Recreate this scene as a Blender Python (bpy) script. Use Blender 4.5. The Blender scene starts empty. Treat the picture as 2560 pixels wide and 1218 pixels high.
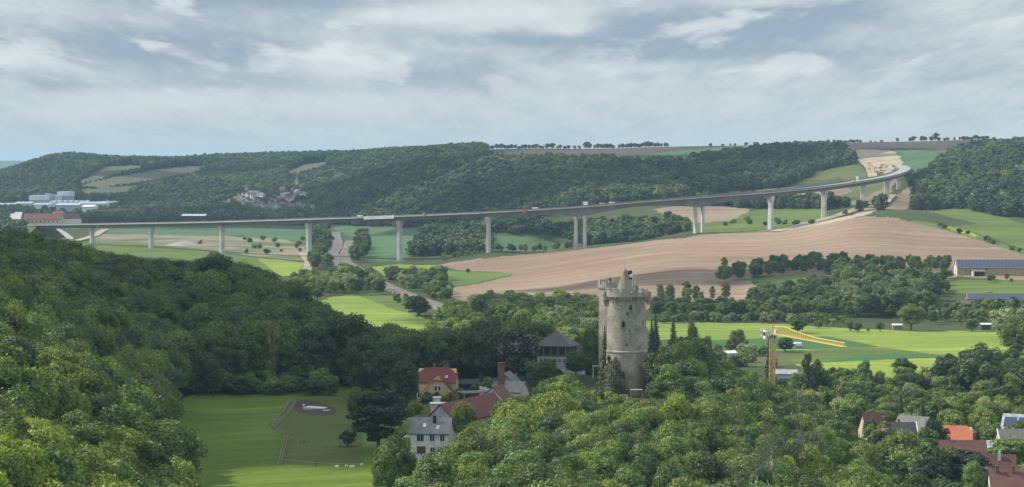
import bpy, bmesh, math, random
import numpy as np
from mathutils import Vector, Matrix
R = math.radians
random.seed(7); rng = np.random.default_rng(11)
sc = bpy.context.scene
COL = sc.collection

# ------------------------------------------------------------------ camera
FPX, U0, V0, VH, CAMZ = 6000.0, 1280.0, 609.0, 400.0, 85.0     # focal length and centre in photo pixels, true horizon row
PITCH = math.atan((V0 - VH) / FPX)
cam = bpy.data.objects.new('camera', bpy.data.cameras.new('camera'))
COL.objects.link(cam); sc.camera = cam
cam.location = (0, 0, CAMZ); cam.rotation_euler = (R(90) - PITCH, 0, 0)
cam.data.sensor_width = 36; cam.data.lens = FPX / 2560 * 36
cam.data.clip_start = 1; cam.data.clip_end = 60000

# ------------------------------------------------------------------ sun, sky, exposure
SUNV = Vector((-0.86, 0.22, 0.80)).normalized()                  # direction towards the sun
SUN_EL = math.asin(SUNV.z); SUN_AZ = math.atan2(SUNV.x, SUNV.y)
sl = bpy.data.lights.new('sun', 'SUN'); sl.energy = 5.4; sl.angle = R(0.5); sl.color = (1.0, 0.95, 0.86)
sun = bpy.data.objects.new('sun', sl); COL.objects.link(sun)
sun.rotation_euler = SUNV.to_track_quat('Z', 'Y').to_euler(); sun.location = (0, 0, 900)
sc.view_settings.view_transform = 'Standard'; sc.view_settings.look = 'None'
sc.view_settings.exposure = 0.0; sc.view_settings.gamma = 1
sc.cycles.use_denoising = True
try: sc.cycles.denoising_prefilter = 'NONE'; sc.cycles.denoising_input_passes = 'RGB_ALBEDO_NORMAL'
except Exception: pass
try: sc.cycles.denoiser = 'OPENIMAGEDENOISE'
except Exception: pass
sc.cycles.max_bounces = 5; sc.cycles.volume_bounces = 0; sc.cycles.diffuse_bounces = 2; sc.cycles.glossy_bounces = 2
sc.cycles.transparent_max_bounces = 6

class NT:                                                        # small helper to write node trees
    def __init__(s, tree): s.t = tree; s.L = tree.links
    def n(s, typ, **kw):
        nd = s.t.nodes.new(typ)
        for k, v in kw.items(): setattr(nd, k, v)
        return nd
    def put(s, sock, v):
        if isinstance(v, bpy.types.NodeSocket): s.L.new(v, sock)
        elif v is not None:
            if hasattr(sock.default_value, '__len__') and not hasattr(v, '__len__'): v = [v] * len(sock.default_value)
            if hasattr(v, '__len__') and len(sock.default_value) == 4 and len(v) == 3: v = list(v) + [1]
            sock.default_value = v
    def m(s, op, a, b=None, c=None, clamp=False):
        nd = s.n('ShaderNodeMath', operation=op, use_clamp=clamp)
        for i, v in enumerate((a, b, c)):
            if v is not None: s.put(nd.inputs[i], v)
        return nd.outputs[0]
    def vm(s, op, a, b=None):
        nd = s.n('ShaderNodeVectorMath', operation=op)
        s.put(nd.inputs[0], a)
        if b is not None: s.put(nd.inputs[1], b)
        return nd.outputs[0]
    def mix(s, f, a, b, mode='MIX'):
        nd = s.n('ShaderNodeMix', data_type='RGBA', blend_type=mode)
        s.put(nd.inputs[0], f); s.put(nd.inputs[6], a); s.put(nd.inputs[7], b)
        return nd.outputs[2]
    def noise(s, vec, scale, detail=3, rough=0.5, dist=0.0, lac=2.0):
        nd = s.n('ShaderNodeTexNoise')
        s.put(nd.inputs['Vector'], vec); nd.inputs['Scale'].default_value = scale; nd.inputs['Detail'].default_value = detail
        nd.inputs['Roughness'].default_value = rough; nd.inputs['Distortion'].default_value = dist; nd.inputs['Lacunarity'].default_value = lac
        return nd.outputs[0]
    def ss(s, v, a, b):                                          # smoothstep
        nd = s.n('ShaderNodeMapRange', interpolation_type='SMOOTHSTEP')
        s.put(nd.inputs[0], v); nd.inputs[1].default_value = a; nd.inputs[2].default_value = b
        return nd.outputs[0]
    def comb(s, x, y, z):
        nd = s.n('ShaderNodeCombineXYZ')
        for i, v in enumerate((x, y, z)): s.put(nd.inputs[i], v)
        return nd.outputs[0]
    def sep(s, v):
        nd = s.n('ShaderNodeSeparateXYZ'); s.put(nd.inputs[0], v); return nd.outputs

world = bpy.data.worlds.new('World'); sc.world = world; world.use_nodes = True
wt = world.node_tree; wt.nodes.clear(); w = NT(wt)
wo = w.n('ShaderNodeOutputWorld'); bg = w.n('ShaderNodeBackground'); bg.inputs[1].default_value = 0.1
w.L.new(bg.outputs[0], wo.inputs[0])
sky = w.n('ShaderNodeTexSky', sky_type='NISHITA'); sky.sun_disc = False
sky.sun_elevation = SUN_EL; sky.sun_rotation = SUN_AZ
g = w.n('ShaderNodeTexCoord').outputs['Generated']
gx, gy, gz = w.sep(g)
el = w.m('MAXIMUM', gz, 0.0)
V = w.m('MULTIPLY', w.m('LOGARITHM', w.m('ADD', el, 0.05), 2.718), 6.2)     # clouds get flatter and smaller towards the horizon
az = w.m('ARCTAN2', gx, gy)
U = w.m('MULTIPLY', az, w.m('DIVIDE', 3.4, w.m('ADD', el, 0.075)))
P = w.comb(U, V, 0.7)
def P2(du, dv, z): return w.vm('ADD', P, (du, dv, z))
big = w.noise(P2(3.1, 7.7, 0), 0.55, 3, 0.5, 0.2)
puffs = w.noise(P2(0, 1.5, 4), 1.15, 10, 0.56, 0.25)
puffs2 = w.noise(P2(-0.16, 0.34, 4), 1.15, 10, 0.56, 0.25)                   # the same clouds a little higher: where they thin out upwards the sun catches the edge
lump = w.noise(w.vm('MULTIPLY', P2(8, 3, 2), (1, .8, 1)), 3.6, 8, 0.62, 0.3)
wisp = w.noise(w.vm('MULTIPLY', P2(5, 2, 9), (.5, 1.6, 1)), 1.4, 6, 0.6, 0.6)
def blob(u, v, ru, rv):                                          # a cloud bank at a bearing and height
    a0 = math.atan((u - 1280) / 6000); e0 = (400 - v) / 6000
    dx = w.m('MULTIPLY', w.m('SUBTRACT', az, a0), 6000 / ru)
    dy = w.m('MULTIPLY', w.m('SUBTRACT', gz, e0), 6000 / rv)
    d = w.m('ADD', w.m('MULTIPLY', dx, dx), w.m('MULTIPLY', dy, dy))
    return w.m('EXPONENT', w.m('MULTIPLY', d, -1.0))
def total(lst):
    t = None
    for (u, v, ru, rv, k) in lst:
        q = w.m('MULTIPLY', blob(u, v, ru, rv), k); t = q if t is None else w.m('ADD', t, q)
    return t
dark = total([(300, 120, 330, 50, .34), (560, 140, 180, 34, .30), (640, 0, 360, 36, .34), (1760, 85, 330, 62, .46), (2060, 30, 240, 60, .26), (1330, 100, 260, 20, .30),
              (150, 215, 190, 22, .18), (690, 210, 300, 30, .22), (1090, 190, 230, 34, .26), (2200, 180, 500, 40, .14), (1500, 140, 400, 20, .14)])
lite = total([(850, 170, 130, 70, .26), (1240, 35, 200, 26, .30), (1420, 75, 80, 22, .30), (1000, 40, 140, 20, .28), (420, 250, 180, 34, .16), (60, 140, 70, 26, .18), (2120, 75, 80, 20, .18), (1900, 12, 150, 14, .24),
              (1980, 178, 110, 18, .18), (1560, 170, 150, 18, .18), (2480, 80, 120, 46, .12), (950, 270, 300, 36, .10), (150, 285, 200, 20, .12)])
dens = w.m('ADD', w.m('ADD', w.m('MULTIPLY', big, .35), w.m('ADD', w.m('MULTIPLY', puffs, .70), w.m('ADD', w.m('MULTIPLY', wisp, .18), w.m('MULTIPLY', w.m('SUBTRACT', lump, .5), .42)))), w.m('SUBTRACT', dark, lite))
shade = w.ss(dens, 0.40, 0.98)
edge = w.m('ADD', w.m('SUBTRACT', puffs, puffs2), w.m('MULTIPLY', w.m('SUBTRACT', lump, .5), .22))
near_ = w.ss(el, 0.010, 0.045)
edgel = w.m('MULTIPLY', w.ss(edge, 0.0, 0.22), w.m('MULTIPLY', w.m('ADD', .25, w.m('MULTIPLY', near_, .75)), w.ss(puffs, 0.32, 0.72)))
under = w.m('MULTIPLY', w.ss(edge, -0.01, -0.15), w.ss(puffs, 0.40, 0.6))
K = 10.0
ccol = w.mix(shade, (.65 * K, .72 * K, .735 * K), (.315 * K, .41 * K, .50 * K))
ccol = w.mix(w.m('MULTIPLY', under, .45), ccol, (.33 * K, .45 * K, .585 * K))
ccol = w.mix(w.m('MULTIPLY', edgel, .66), ccol, (.84 * K, .89 * K, .90 * K))
lite_m = w.ss(w.m('ADD', w.m('SUBTRACT', lite, .10), w.m('MULTIPLY', w.m('SUBTRACT', puffs, .5), .7)), -0.08, 0.42)
ccol = w.mix(w.m('MULTIPLY', lite_m, 0.52), ccol, (.84 * K, .88 * K, .86 * K))
hz = w.m('EXPONENT', w.m('MULTIPLY', el, -55.0))
ccol = w.mix(w.m('MULTIPLY', hz, 0.97), ccol, (.53 * K, .63 * K, .67 * K))
up_ = w.m('ADD', 1.0, w.m('MULTIPLY', w.ss(gz, 0.10, 0.45), 0.95))       # overhead the broken cloud is thinner and brighter than near the horizon
ccol = w.mix(1.0, ccol, w.comb(up_, up_, up_), 'MULTIPLY')
cover = w.m('SUBTRACT', 0.97, w.m('MULTIPLY', w.ss(w.m('MAXIMUM', gz, 0), 0.15, 0.9), 0.25))
w.put(bg.inputs[0], w.mix(cover, sky.outputs[0], ccol))

# ------------------------------------------------------------------ cumulus clouds high over the valley (unseen above the picture), placed so their shadows fall on wood, hills and fields
CLOUDS = [(-42, 735, 95, 150), (-135, 800, 60, 110), (-70, 585, 52, 78), (-330, 3250, 330, 300), (90, 1540, 130, 40), (60, 2750, 230, 210), (420, 3000, 170, 130), (-760, 3700, 200, 130), (-480, 4250, 240, 120), (-20, 1260, 60, 45), (300, 2350, 60, 60)]
def make_clouds():
    cm = bpy.data.materials.new('cloud_white'); cm.use_nodes = True; b = cm.node_tree.nodes['Principled BSDF']; b.inputs['Base Color'].default_value = (.85, .86, .88, 1); b.inputs['Roughness'].default_value = 1
    g = random.Random(4); H = 1150.0
    for (x, y, rx, ry) in CLOUDS:
        bm = bmesh.new(); n_ = 26
        for i in range(n_):
            a = g.uniform(0, 6.283); q = math.sqrt(g.random()) * .8; s = g.uniform(.22, .42)
            r = min(rx, ry) * s; mtx = Matrix.Translation((math.cos(a) * q * rx, math.sin(a) * q * ry, r * .35 * g.random())) @ Matrix.Diagonal((rx * s * g.uniform(.9, 1.3), ry * s * g.uniform(.9, 1.3), r * .8, 1))
            bmesh.ops.create_icosphere(bm, subdivisions=2, radius=1, matrix=mtx)
        for v in bm.verts: v.co.x += 4 * math.sin(v.co.y * .13) ; v.co.y += 4 * math.sin(v.co.x * .11); v.co.z = max(v.co.z, -8)
        me = bpy.data.meshes.new('cloud'); bm.to_mesh(me); bm.free(); me.materials.append(cm)
        o = bpy.data.objects.new('cloud', me); COL.objects.link(o); o.location = (x + SUNV.x / SUNV.z * H, y + SUNV.y / SUNV.z * H, H + 20)
        o['kind'] = 'structure'
make_clouds()

# ------------------------------------------------------------------ projection helpers
sp, cp = math.sin(PITCH), math.cos(PITCH)
def atp(u, v, Y):                                                # the point seen at photo pixel u, v that stands Y metres ahead
    a = (u - U0) / FPX; b = (V0 - v) / FPX
    dy = cp + b * sp; dz = -sp + b * cp
    return Vector((a * Y / dy, Y, CAMZ + dz * Y / dy))
def proj(x, y, z):
    zc = z - CAMZ
    d = y * cp - zc * sp; uu = y * sp + zc * cp
    return U0 + FPX * x / d, V0 - FPX * uu / d
def uof(x, y): return U0 + FPX * x / y
def xat(u, Y): return (u - U0) / FPX * Y
def zrow(v, Y): return atp(U0, v, Y).z

# ------------------------------------------------------------------ terrain heights
CT = []                                                          # (bearing u, distance Y, height z)
def zz(u, *pairs):
    for Y, z in pairs: CT.append((u, Y, z))
def vv(h, *tr):                                                  # h = height of the trees over the ground at that pixel
    for u, v, Y in tr: CT.append((u, Y, zrow(v, Y) - h))
zz(-700, (200, 44), (450, 48), (800, 56), (1150, 30), (1500, 5))
zz(-300, (200, 36), (300, 40), (450, 44), (600, 50), (800, 53), (950, 50), (1150, 24), (1400, 3))
zz(0, (200, 30), (300, 34), (450, 40), (600, 44), (800, 46), (900, 44), (1100, 22), (1350, 2))
zz(200, (200, 26), (300, 27), (450, 32), (600, 37), (800, 41), (900, 36), (1100, 14), (1350, 1))
zz(400, (200, 20), (300, 18), (400, 18), (500, 19), (600, 19.5), (680, 22), (800, 33), (900, 33), (1100, 12), (1350, 0))
zz(600, (300, 17), (500, 18), (600, 18), (690, 18.5), (780, 27), (850, 30), (950, 24), (1100, 8), (1350, 0))
zz(800, (300, 16), (500, 18), (600, 18), (690, 18), (780, 20), (850, 17), (1000, 6), (1200, 0))
zz(1000, (300, 13), (380, 16), (450, 17), (550, 19), (650, 19), (720, 16), (800, 12), (950, 3), (1150, 0))
zz(1200, (300, 12), (400, 15), (500, 19), (600, 20.5), (700, 19), (800, 10), (950, 2))
zz(1400, (300, 12), (400, 15), (500, 20), (600, 24), (680, 24.5), (720, 21), (800, 10), (950, 1))
zz(1560, (300, 11), (400, 15), (500, 21.5), (560, 25), (600, 26.5), (650, 26), (700, 18), (800, 6), (950, 0))
zz(1800, (300, 7), (400, 11), (500, 16), (600, 20), (660, 18), (720, 9), (850, 0))
zz(2000, (300, 3), (400, 6), (500, 9), (600, 12), (650, 9), (720, 3), (850, 0))
zz(2200, (300, 0), (400, 2), (500, 3), (600, 4), (700, 1.5), (850, 0))
zz(2500, (300, -2), (500, 1), (600, 2), (700, 1), (850, 0))
zz(2900, (300, -3), (500, 0), (700, 0), (850, 0))
zz(3300, (300, -3), (600, 0), (900, 0), (1250, 2), (1500, 12), (1900, 36), (2400, 80), (3000, 104))
for u in (900, 1300, 1700, 2100, 2500, 2900):
    for Y in (1020, 1150, 1270): CT.append((u, Y, 0))
for u in (-600, -200, 200, 600, 1000):
    for Y in (1600, 1850, 2000): CT.append((u, Y, 0))
zz(1300, (1400, 0.5)); zz(1000, (1400, 0)); zz(1600, (1360, 0.5)); zz(1900, (1360, 0.5)); zz(2250, (1350, 2)); zz(2600, (1350, 4)); zz(2900, (1350, 6))
vv(0, (772, 650, 2040), (555, 627, 2235), (378, 609, 2395), (230, 603, 2470), (100, 585, 2490), (-100, 590, 2550), (999, 656, 2000), (1221, 628, 1985))
vv(0, (1451, 622, 1940), (1600, 606, 1930), (1748, 584, 1930), (1927, 574, 1960), (2060, 548, 2040), (2157, 519, 2150), (2217, 487, 2320))
vv(0, (1100, 660, 1960), (1300, 638, 1940), (2160, 542, 1880), (2330, 562, 1850), (2560, 634, 1690), (2800, 690, 1560))
vv(0, (1300, 700, 1680), (1500, 740, 1450), (1700, 660, 1600), (1800, 622, 1750), (2000, 604, 1790), (2200, 655, 1600), (1850, 745, 1440), (2300, 610, 1740), (2400, 692, 1480), (2560, 692, 1480), (2800, 700, 1480), (2000, 700, 1480), (2050, 660, 1560))
vv(0, (2560, 570, 1880), (2420, 560, 1900), (2330, 530, 2000), (2560, 545, 1980), (2800, 560, 2000))
vv(0, (900, 620, 2330), (1000, 590, 2600), (1250, 592, 2450), (1380, 612, 2250), (850, 565, 2950))
vv(0, (400, 575, 2800), (700, 575, 2800), (100, 565, 3000), (-200, 565, 3000), (400, 556, 3200), (700, 555, 3200), (100, 545, 3400))
vv(10, (130, 515, 3700), (0, 500, 3800), (300, 510, 3650), (-300, 500, 3800), (500, 520, 3500), (850, 530, 3100), (1000, 535, 2900), (1150, 530, 2750))
vv(5, (700, 525, 3350), (700, 490, 3550))
vv(10, (700, 440, 4000), (560, 392, 4700), (470, 394, 4800), (400, 402, 4750), (800, 391, 4300), (1000, 440, 3150), (1000, 390, 3700), (1200, 440, 2950), (1200, 384, 3450), (850, 450, 3600), (850, 500, 3250))
vv(10, (0, 440, 4400), (0, 428, 4700), (60, 408, 4650), (110, 391, 4650), (165, 384, 4650), (-200, 446, 4700), (150, 430, 4300), (240, 389, 4650), (300, 397, 4700), (360, 401, 4700), (60, 460, 4150), (-400, 450, 4800))
vv(0, (250, 450, 4150), (400, 440, 4250), (300, 415, 4450), (450, 412, 4500), (250, 472, 3950), (370, 405, 4600), (500, 430, 4400), (780, 412, 4150), (560, 470, 3850))
vv(10, (1400, 470, 2600), (1300, 520, 2400), (1450, 420, 2850), (1600, 420, 2800), (1600, 480, 2480), (1750, 470, 2560), (1500, 580, 2080), (1600, 570, 2080), (1150, 590, 2150), (1100, 560, 2350), (1350, 545, 2280))
vv(0, (1250, 390, 3180), (1500, 383, 3230), (1250, 381, 3500), (1450, 376, 3600), (1650, 367, 3650), (1600, 397, 3000), (1800, 372, 3350), (1900, 364, 3500), (1950, 385, 3080))
vv(10, (2000, 380, 3050), (2050, 420, 2780), (1900, 440, 2680), (2090, 385, 2950))
vv(0, (1750, 545, 2180), (1650, 530, 2260), (1900, 545, 2180), (1830, 500, 2420), (2000, 480, 2520), (2100, 490, 2430), (1950, 460, 2620), (2100, 440, 2640))
vv(0, (2240, 455, 2480), (2270, 480, 2400), (2230, 520, 2230), (2290, 520, 2260), (2250, 425, 2620), (2180, 415, 2720), (2150, 400, 2830), (2200, 392, 2900), (2200, 376, 3020), (2270, 385, 2900), (2300, 440, 2500))
vv(0, (2150, 362, 3250), (2400, 360, 3150), (2600, 352, 3150), (2100, 358, 3500), (2500, 349, 3500), (2300, 354, 3500), (2800, 346, 3500), (2300, 374, 3000))
vv(10, (2400, 500, 2110), (2350, 440, 2400), (2450, 420, 2450), (2500, 370, 2750), (2560, 355, 2850), (2560, 440, 2330), (2500, 510, 2080), (2600, 520, 2070), (2700, 350, 2850), (2420, 372, 2800), (2800, 420, 2400))
for u in (-700, -200, 60): CT.append((u, 5300, 40)); CT.append((u, 6200, 36))
for u in (300, 800, 1300, 1800, 2300, 2800, 3300):   # behind the skyline the land drops away
    CT.append((u, 4300 if u > 1100 else 5300, 100 if u > 1100 else 88)); CT.append((u, 5200 if u > 1100 else 6200, 82 if u > 1100 else 70))
CT = np.array(CT, float)
def tdom(u, Y): return np.stack([(u - 1280) / 420.0, np.log(Y) * 5.2], -1)
_c = tdom(CT[:, 0], CT[:, 1]); _n = len(_c)
def _phi(r2): return 0.5 * r2 * np.log(r2 + 1e-12)
_d2 = ((_c[:, None] - _c[None]) ** 2).sum(-1)
_A = np.zeros((_n + 3, _n + 3)); _A[:_n, :_n] = _phi(_d2) + np.eye(_n) * 0.004
_A[:_n, _n] = 1; _A[:_n, _n + 1:] = _c; _A[_n, :_n] = 1; _A[_n + 1:, :_n] = _c.T
_w = np.linalg.solve(_A, np.concatenate([CT[:, 2], [0, 0, 0]]))
def _tps(u, Y):
    q = tdom(np.asarray(u, float).ravel(), np.asarray(Y, float).ravel()); out = np.empty(len(q))
    for i in range(0, len(q), 20000):
        s = q[i:i + 20000]; d2 = ((s[:, None] - _c[None]) ** 2).sum(-1)
        out[i:i + 20000] = _phi(d2) @ _w[:_n] + _w[_n] + s @ _w[_n + 1:]
    return out
# regular table over (u, ln Y), looked up bilinearly from then on
TU = np.linspace(-760, 3320, 409); TL = np.linspace(math.log(140), math.log(6600), 700)
_gu, _gl = np.meshgrid(TU, TL)
TZ = _tps(_gu, np.exp(_gl)).reshape(_gu.shape)
def hz_at(x, y):
    y = np.maximum(np.asarray(y, float), 141.0); u = U0 + FPX * np.asarray(x, float) / y
    fu = np.clip((u - TU[0]) / (TU[1] - TU[0]), 0, len(TU) - 1.001); fl = np.clip((np.log(y) - TL[0]) / (TL[1] - TL[0]), 0, len(TL) - 1.001)
    i = fu.astype(int); j = fl.astype(int); a = fu - i; b = fl - j
    z = TZ[j, i] * (1 - a) * (1 - b) + TZ[j, i + 1] * a * (1 - b) + TZ[j + 1, i] * (1 - a) * b + TZ[j + 1, i + 1] * a * b
    k = np.clip((y - 300) / 2500, 0.1, 1)
    z = z + k * (0.8 * np.sin(x / 61.0 + 0.7 * np.sin(y / 83.0)) * np.cos(y / 97.0) + 0.35 * np.sin(x / 23.0 + y / 37.0))
    return z
def zat(x, y): return float(hz_at(x, y))
def gp(u, Y, dz=0.0):                                            # a point on the ground at bearing u, Y metres ahead
    x = xat(u, Y); return Vector((x, Y, zat(x, Y) + dz))
def hit(u, v, y0=300, y1=5200):                                  # where the line of sight through a photo pixel meets the ground
    Ys = np.geomspace(y0, y1, 900); a = (u - U0) / FPX; b = (V0 - v) / FPX; dy = cp + b * sp; dz = -sp + b * cp
    zr = CAMZ + dz / dy * Ys; zt = hz_at(a / dy * Ys, Ys); k = np.nonzero(zt >= zr)[0]
    Y = Ys[k[0]] if len(k) else y1
    return Vector((a / dy * Y, Y, zat(a / dy * Y, Y)))

# ------------------------------------------------------------------ tagging
def tag(o, label=None, cat=None, group=None, kind=None):
    if label: o['label'] = label
    if cat: o['category'] = cat
    if group: o['group'] = group
    if kind: o['kind'] = kind
    return o
def empty(name, loc, rz=0.0, label=None, cat=None, group=None):
    o = bpy.data.objects.new(name, None); COL.objects.link(o); o.empty_display_size = 0.5
    o.location = loc; o.rotation_euler = (0, 0, rz)
    return tag(o, label, cat, group)

# ------------------------------------------------------------------ materials
MATS = {}
def mat(name, base=(.5, .5, .5), rough=.8, var=0.0, scale=1.0, col2=None, bump=0.0, metal=0.0, spec=0.3, stretch=(1, 1, 1), detail=4, obj=False, lo=.35, hi=.65):
    if name in MATS: return MATS[name]
    m = bpy.data.materials.new(name); m.use_nodes = True; n = NT(m.node_tree); m.node_tree.nodes.clear()
    out = n.n('ShaderNodeOutputMaterial'); b = n.n('ShaderNodeBsdfPrincipled'); n.L.new(b.outputs[0], out.inputs[0])
    b.inputs['Roughness'].default_value = rough; b.inputs['Metallic'].default_value = metal; b.inputs['Specular IOR Level'].default_value = spec
    if obj: vec = n.n('ShaderNodeTexCoord').outputs['Object']
    else: vec = n.n('ShaderNodeNewGeometry').outputs['Position']
    vec = n.vm('MULTIPLY', vec, stretch)
    c = None
    if col2 is not None:
        f = n.ss(n.noise(vec, scale, detail, .6), lo, hi); c = n.mix(f, base, col2)
    if var:
        f = n.noise(vec, scale * 2.7, detail, .65)
        k = n.m('ADD', 1 - var, n.m('MULTIPLY', f, 2 * var)); kk = n.comb(k, k, k)
        c = n.mix(1.0, c if c is not None else base, kk, 'MULTIPLY')
    n.put(b.inputs['Base Color'], c if c is not None else base)
    if bump:
        bn = n.n('ShaderNodeBump'); bn.inputs['Strength'].default_value = bump; bn.inputs['Distance'].default_value = .1
        n.put(bn.inputs['Height'], n.noise(vec, scale * 4, 4, .6)); n.put(b.inputs['Normal'], bn.outputs[0])
    m['n'] = 1; MATS[name] = m
    return m

def field_mat(name, a, b, c, big=.004, ang=0.0, stripe=0.05, amp=.25, tram=0.0, tuft=.0, patch=None, rough=.95):
    """farmed ground: two tones in large soft patches, lengthwise working marks, optional tram lines and tufts"""
    m = bpy.data.materials.new(name); m.use_nodes = True; n = NT(m.node_tree); m.node_tree.nodes.clear()
    out = n.n('ShaderNodeOutputMaterial'); bs = n.n('ShaderNodeBsdfPrincipled'); n.L.new(bs.outputs[0], out.inputs[0])
    bs.inputs['Roughness'].default_value = rough; bs.inputs['Specular IOR Level'].default_value = .08
    pos = n.n('ShaderNodeNewGeometry').outputs['Position']
    x, y, z = n.sep(pos)
    ca, sa = math.cos(R(ang)), math.sin(R(ang))
    al = n.m('ADD', n.m('MULTIPLY', x, ca), n.m('MULTIPLY', y, sa)); ac = n.m('SUBTRACT', n.m('MULTIPLY', y, ca), n.m('MULTIPLY', x, sa))
    warp = n.m('MULTIPLY', n.m('SUBTRACT', n.noise(n.comb(x, y, 0), .006, 2), .5), 26)
    ac = n.m('ADD', ac, warp)
    f1 = n.ss(n.noise(n.comb(x, n.m('MULTIPLY', y, .6), 0), big, 4, .55), .38, .62)
    st = n.noise(n.comb(n.m('MULTIPLY', al, .07), ac, 0), stripe, 6, .75)
    st2 = n.noise(n.comb(n.m('MULTIPLY', al, .04), ac, 5), stripe * 4, 2, .6)
    col = n.mix(f1, a, b)
    col = n.mix(n.m('MULTIPLY', n.ss(st, .45, .72), .8), col, c)
    k = n.m('ADD', 1 - amp, n.m('MULTIPLY', n.m('ADD', st2, n.m('MULTIPLY', st, .6)), amp * 1.25))
    if tuft:
        tf = n.noise(n.comb(x, y, 0), tuft, 4, .7); k = n.m('MULTIPLY', k, n.m('ADD', .70, n.m('MULTIPLY', tf, .62)))
    if tram:
        fr = n.m('ABSOLUTE', n.m('SUBTRACT', n.m('FRACT', n.m('MULTIPLY', ac, 1 / tram)), .5))
        k = n.m('MULTIPLY', k, n.m('SUBTRACT', 1.0, n.m('MULTIPLY', n.m('SUBTRACT', 1.0, n.ss(fr, .02, .08)), .22)))
    col = n.mix(1.0, col, n.comb(k, k, k), 'MULTIPLY')
    n.put(bs.inputs['Base Color'], col)
    bn = n.n('ShaderNodeBump'); bn.inputs['Strength'].default_value = .5; bn.inputs['Distance'].default_value = .25
    n.put(bn.inputs['Height'], n.noise(pos, .9, 4, .65)); n.put(bs.inputs['Normal'], bn.outputs[0])
    MATS[name] = m
    return m
field_mat('soil_pale', (.190, .132, .090), (.245, .172, .118), (.33, .245, .172), big=.005, ang=-4, stripe=.10, amp=.5, tuft=.14, tram=21)
field_mat('soil_tan', (.18, .135, .095), (.24, .18, .125), (.32, .25, .175), big=.01, ang=8, stripe=.05, amp=.3)
field_mat('soil_dark', (.060, .046, .040), (.085, .064, .052), (.105, .080, .062), big=.004, ang=0, stripe=.03, amp=.25)
field_mat('grass_bright', (.195, .250, .042), (.140, .200, .036), (.28, .31, .066), big=.008, ang=3, stripe=.09, amp=.5, tuft=.22, tram=16)
field_mat('grass_mid', (.100, .140, .032), (.074, .112, .028), (.15, .175, .050), big=.016, ang=2, stripe=.08, amp=.4, tuft=.25)
field_mat('grass_dull', (.075, .092, .030), (.095, .105, .036), (.12, .12, .045), big=.02, ang=30, stripe=.04, amp=.2, tuft=.15)
field_mat('grass_clearing', (.096, .138, .018), (.070, .112, .015), (.148, .172, .028), big=.03, ang=20, stripe=.12, amp=.35, tuft=.5)
field_mat('grass_paddock', (.080, .095, .024), (.070, .094, .021), (.115, .115, .032), big=.05, ang=10, stripe=.12, amp=.35, tuft=.6)
field_mat('crop_green', (.050, .115, .036), (.045, .100, .034), (.065, .135, .042), big=.006, ang=12, stripe=.03, amp=.2, tram=24)
field_mat('crop_far', (.075, .135, .058), (.065, .115, .052), (.10, .15, .065), big=.006, ang=60, stripe=.02, amp=.22, tram=36)
field_mat('vine_rows', (.080, .092, .050), (.098, .100, .058), (.062, .07, .04), big=.012, ang=70, stripe=.05, amp=.3, tuft=.05)
field_mat('scrub_ground', (.045, .062, .022), (.060, .072, .028), (.085, .085, .035), big=.02, ang=0, stripe=.06, amp=.3, tuft=.2)
field_mat('wood_floor', (.020, .026, .010), (.028, .034, .012), (.035, .034, .015), big=.03, ang=0, stripe=.1, amp=.3, tuft=.3)
field_mat('site_earth', (.20, .165, .11), (.085, .105, .042), (.34, .29, .21), big=.014, ang=-3, stripe=.06, amp=.35, tuft=.1)
field_mat('gravel_cut', (.34, .27, .19), (.26, .215, .15), (.44, .37, .27), big=.03, ang=35, stripe=.08, amp=.3, tuft=.15)
field_mat('mud', (.070, .052, .048), (.055, .042, .036), (.09, .07, .06), big=.1, ang=5, stripe=.2, amp=.3, tuft=.5)
field_mat('rape_yellow', (.26, .26, .04), (.17, .20, .03), (.36, .33, .05), big=.03, ang=-10, stripe=.08, amp=.3, tuft=.2)
field_mat('asphalt_pale', (.26, .255, .24), (.30, .29, .27), (.36, .35, .33), big=.02, ang=0, stripe=.3, amp=.12)

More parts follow.
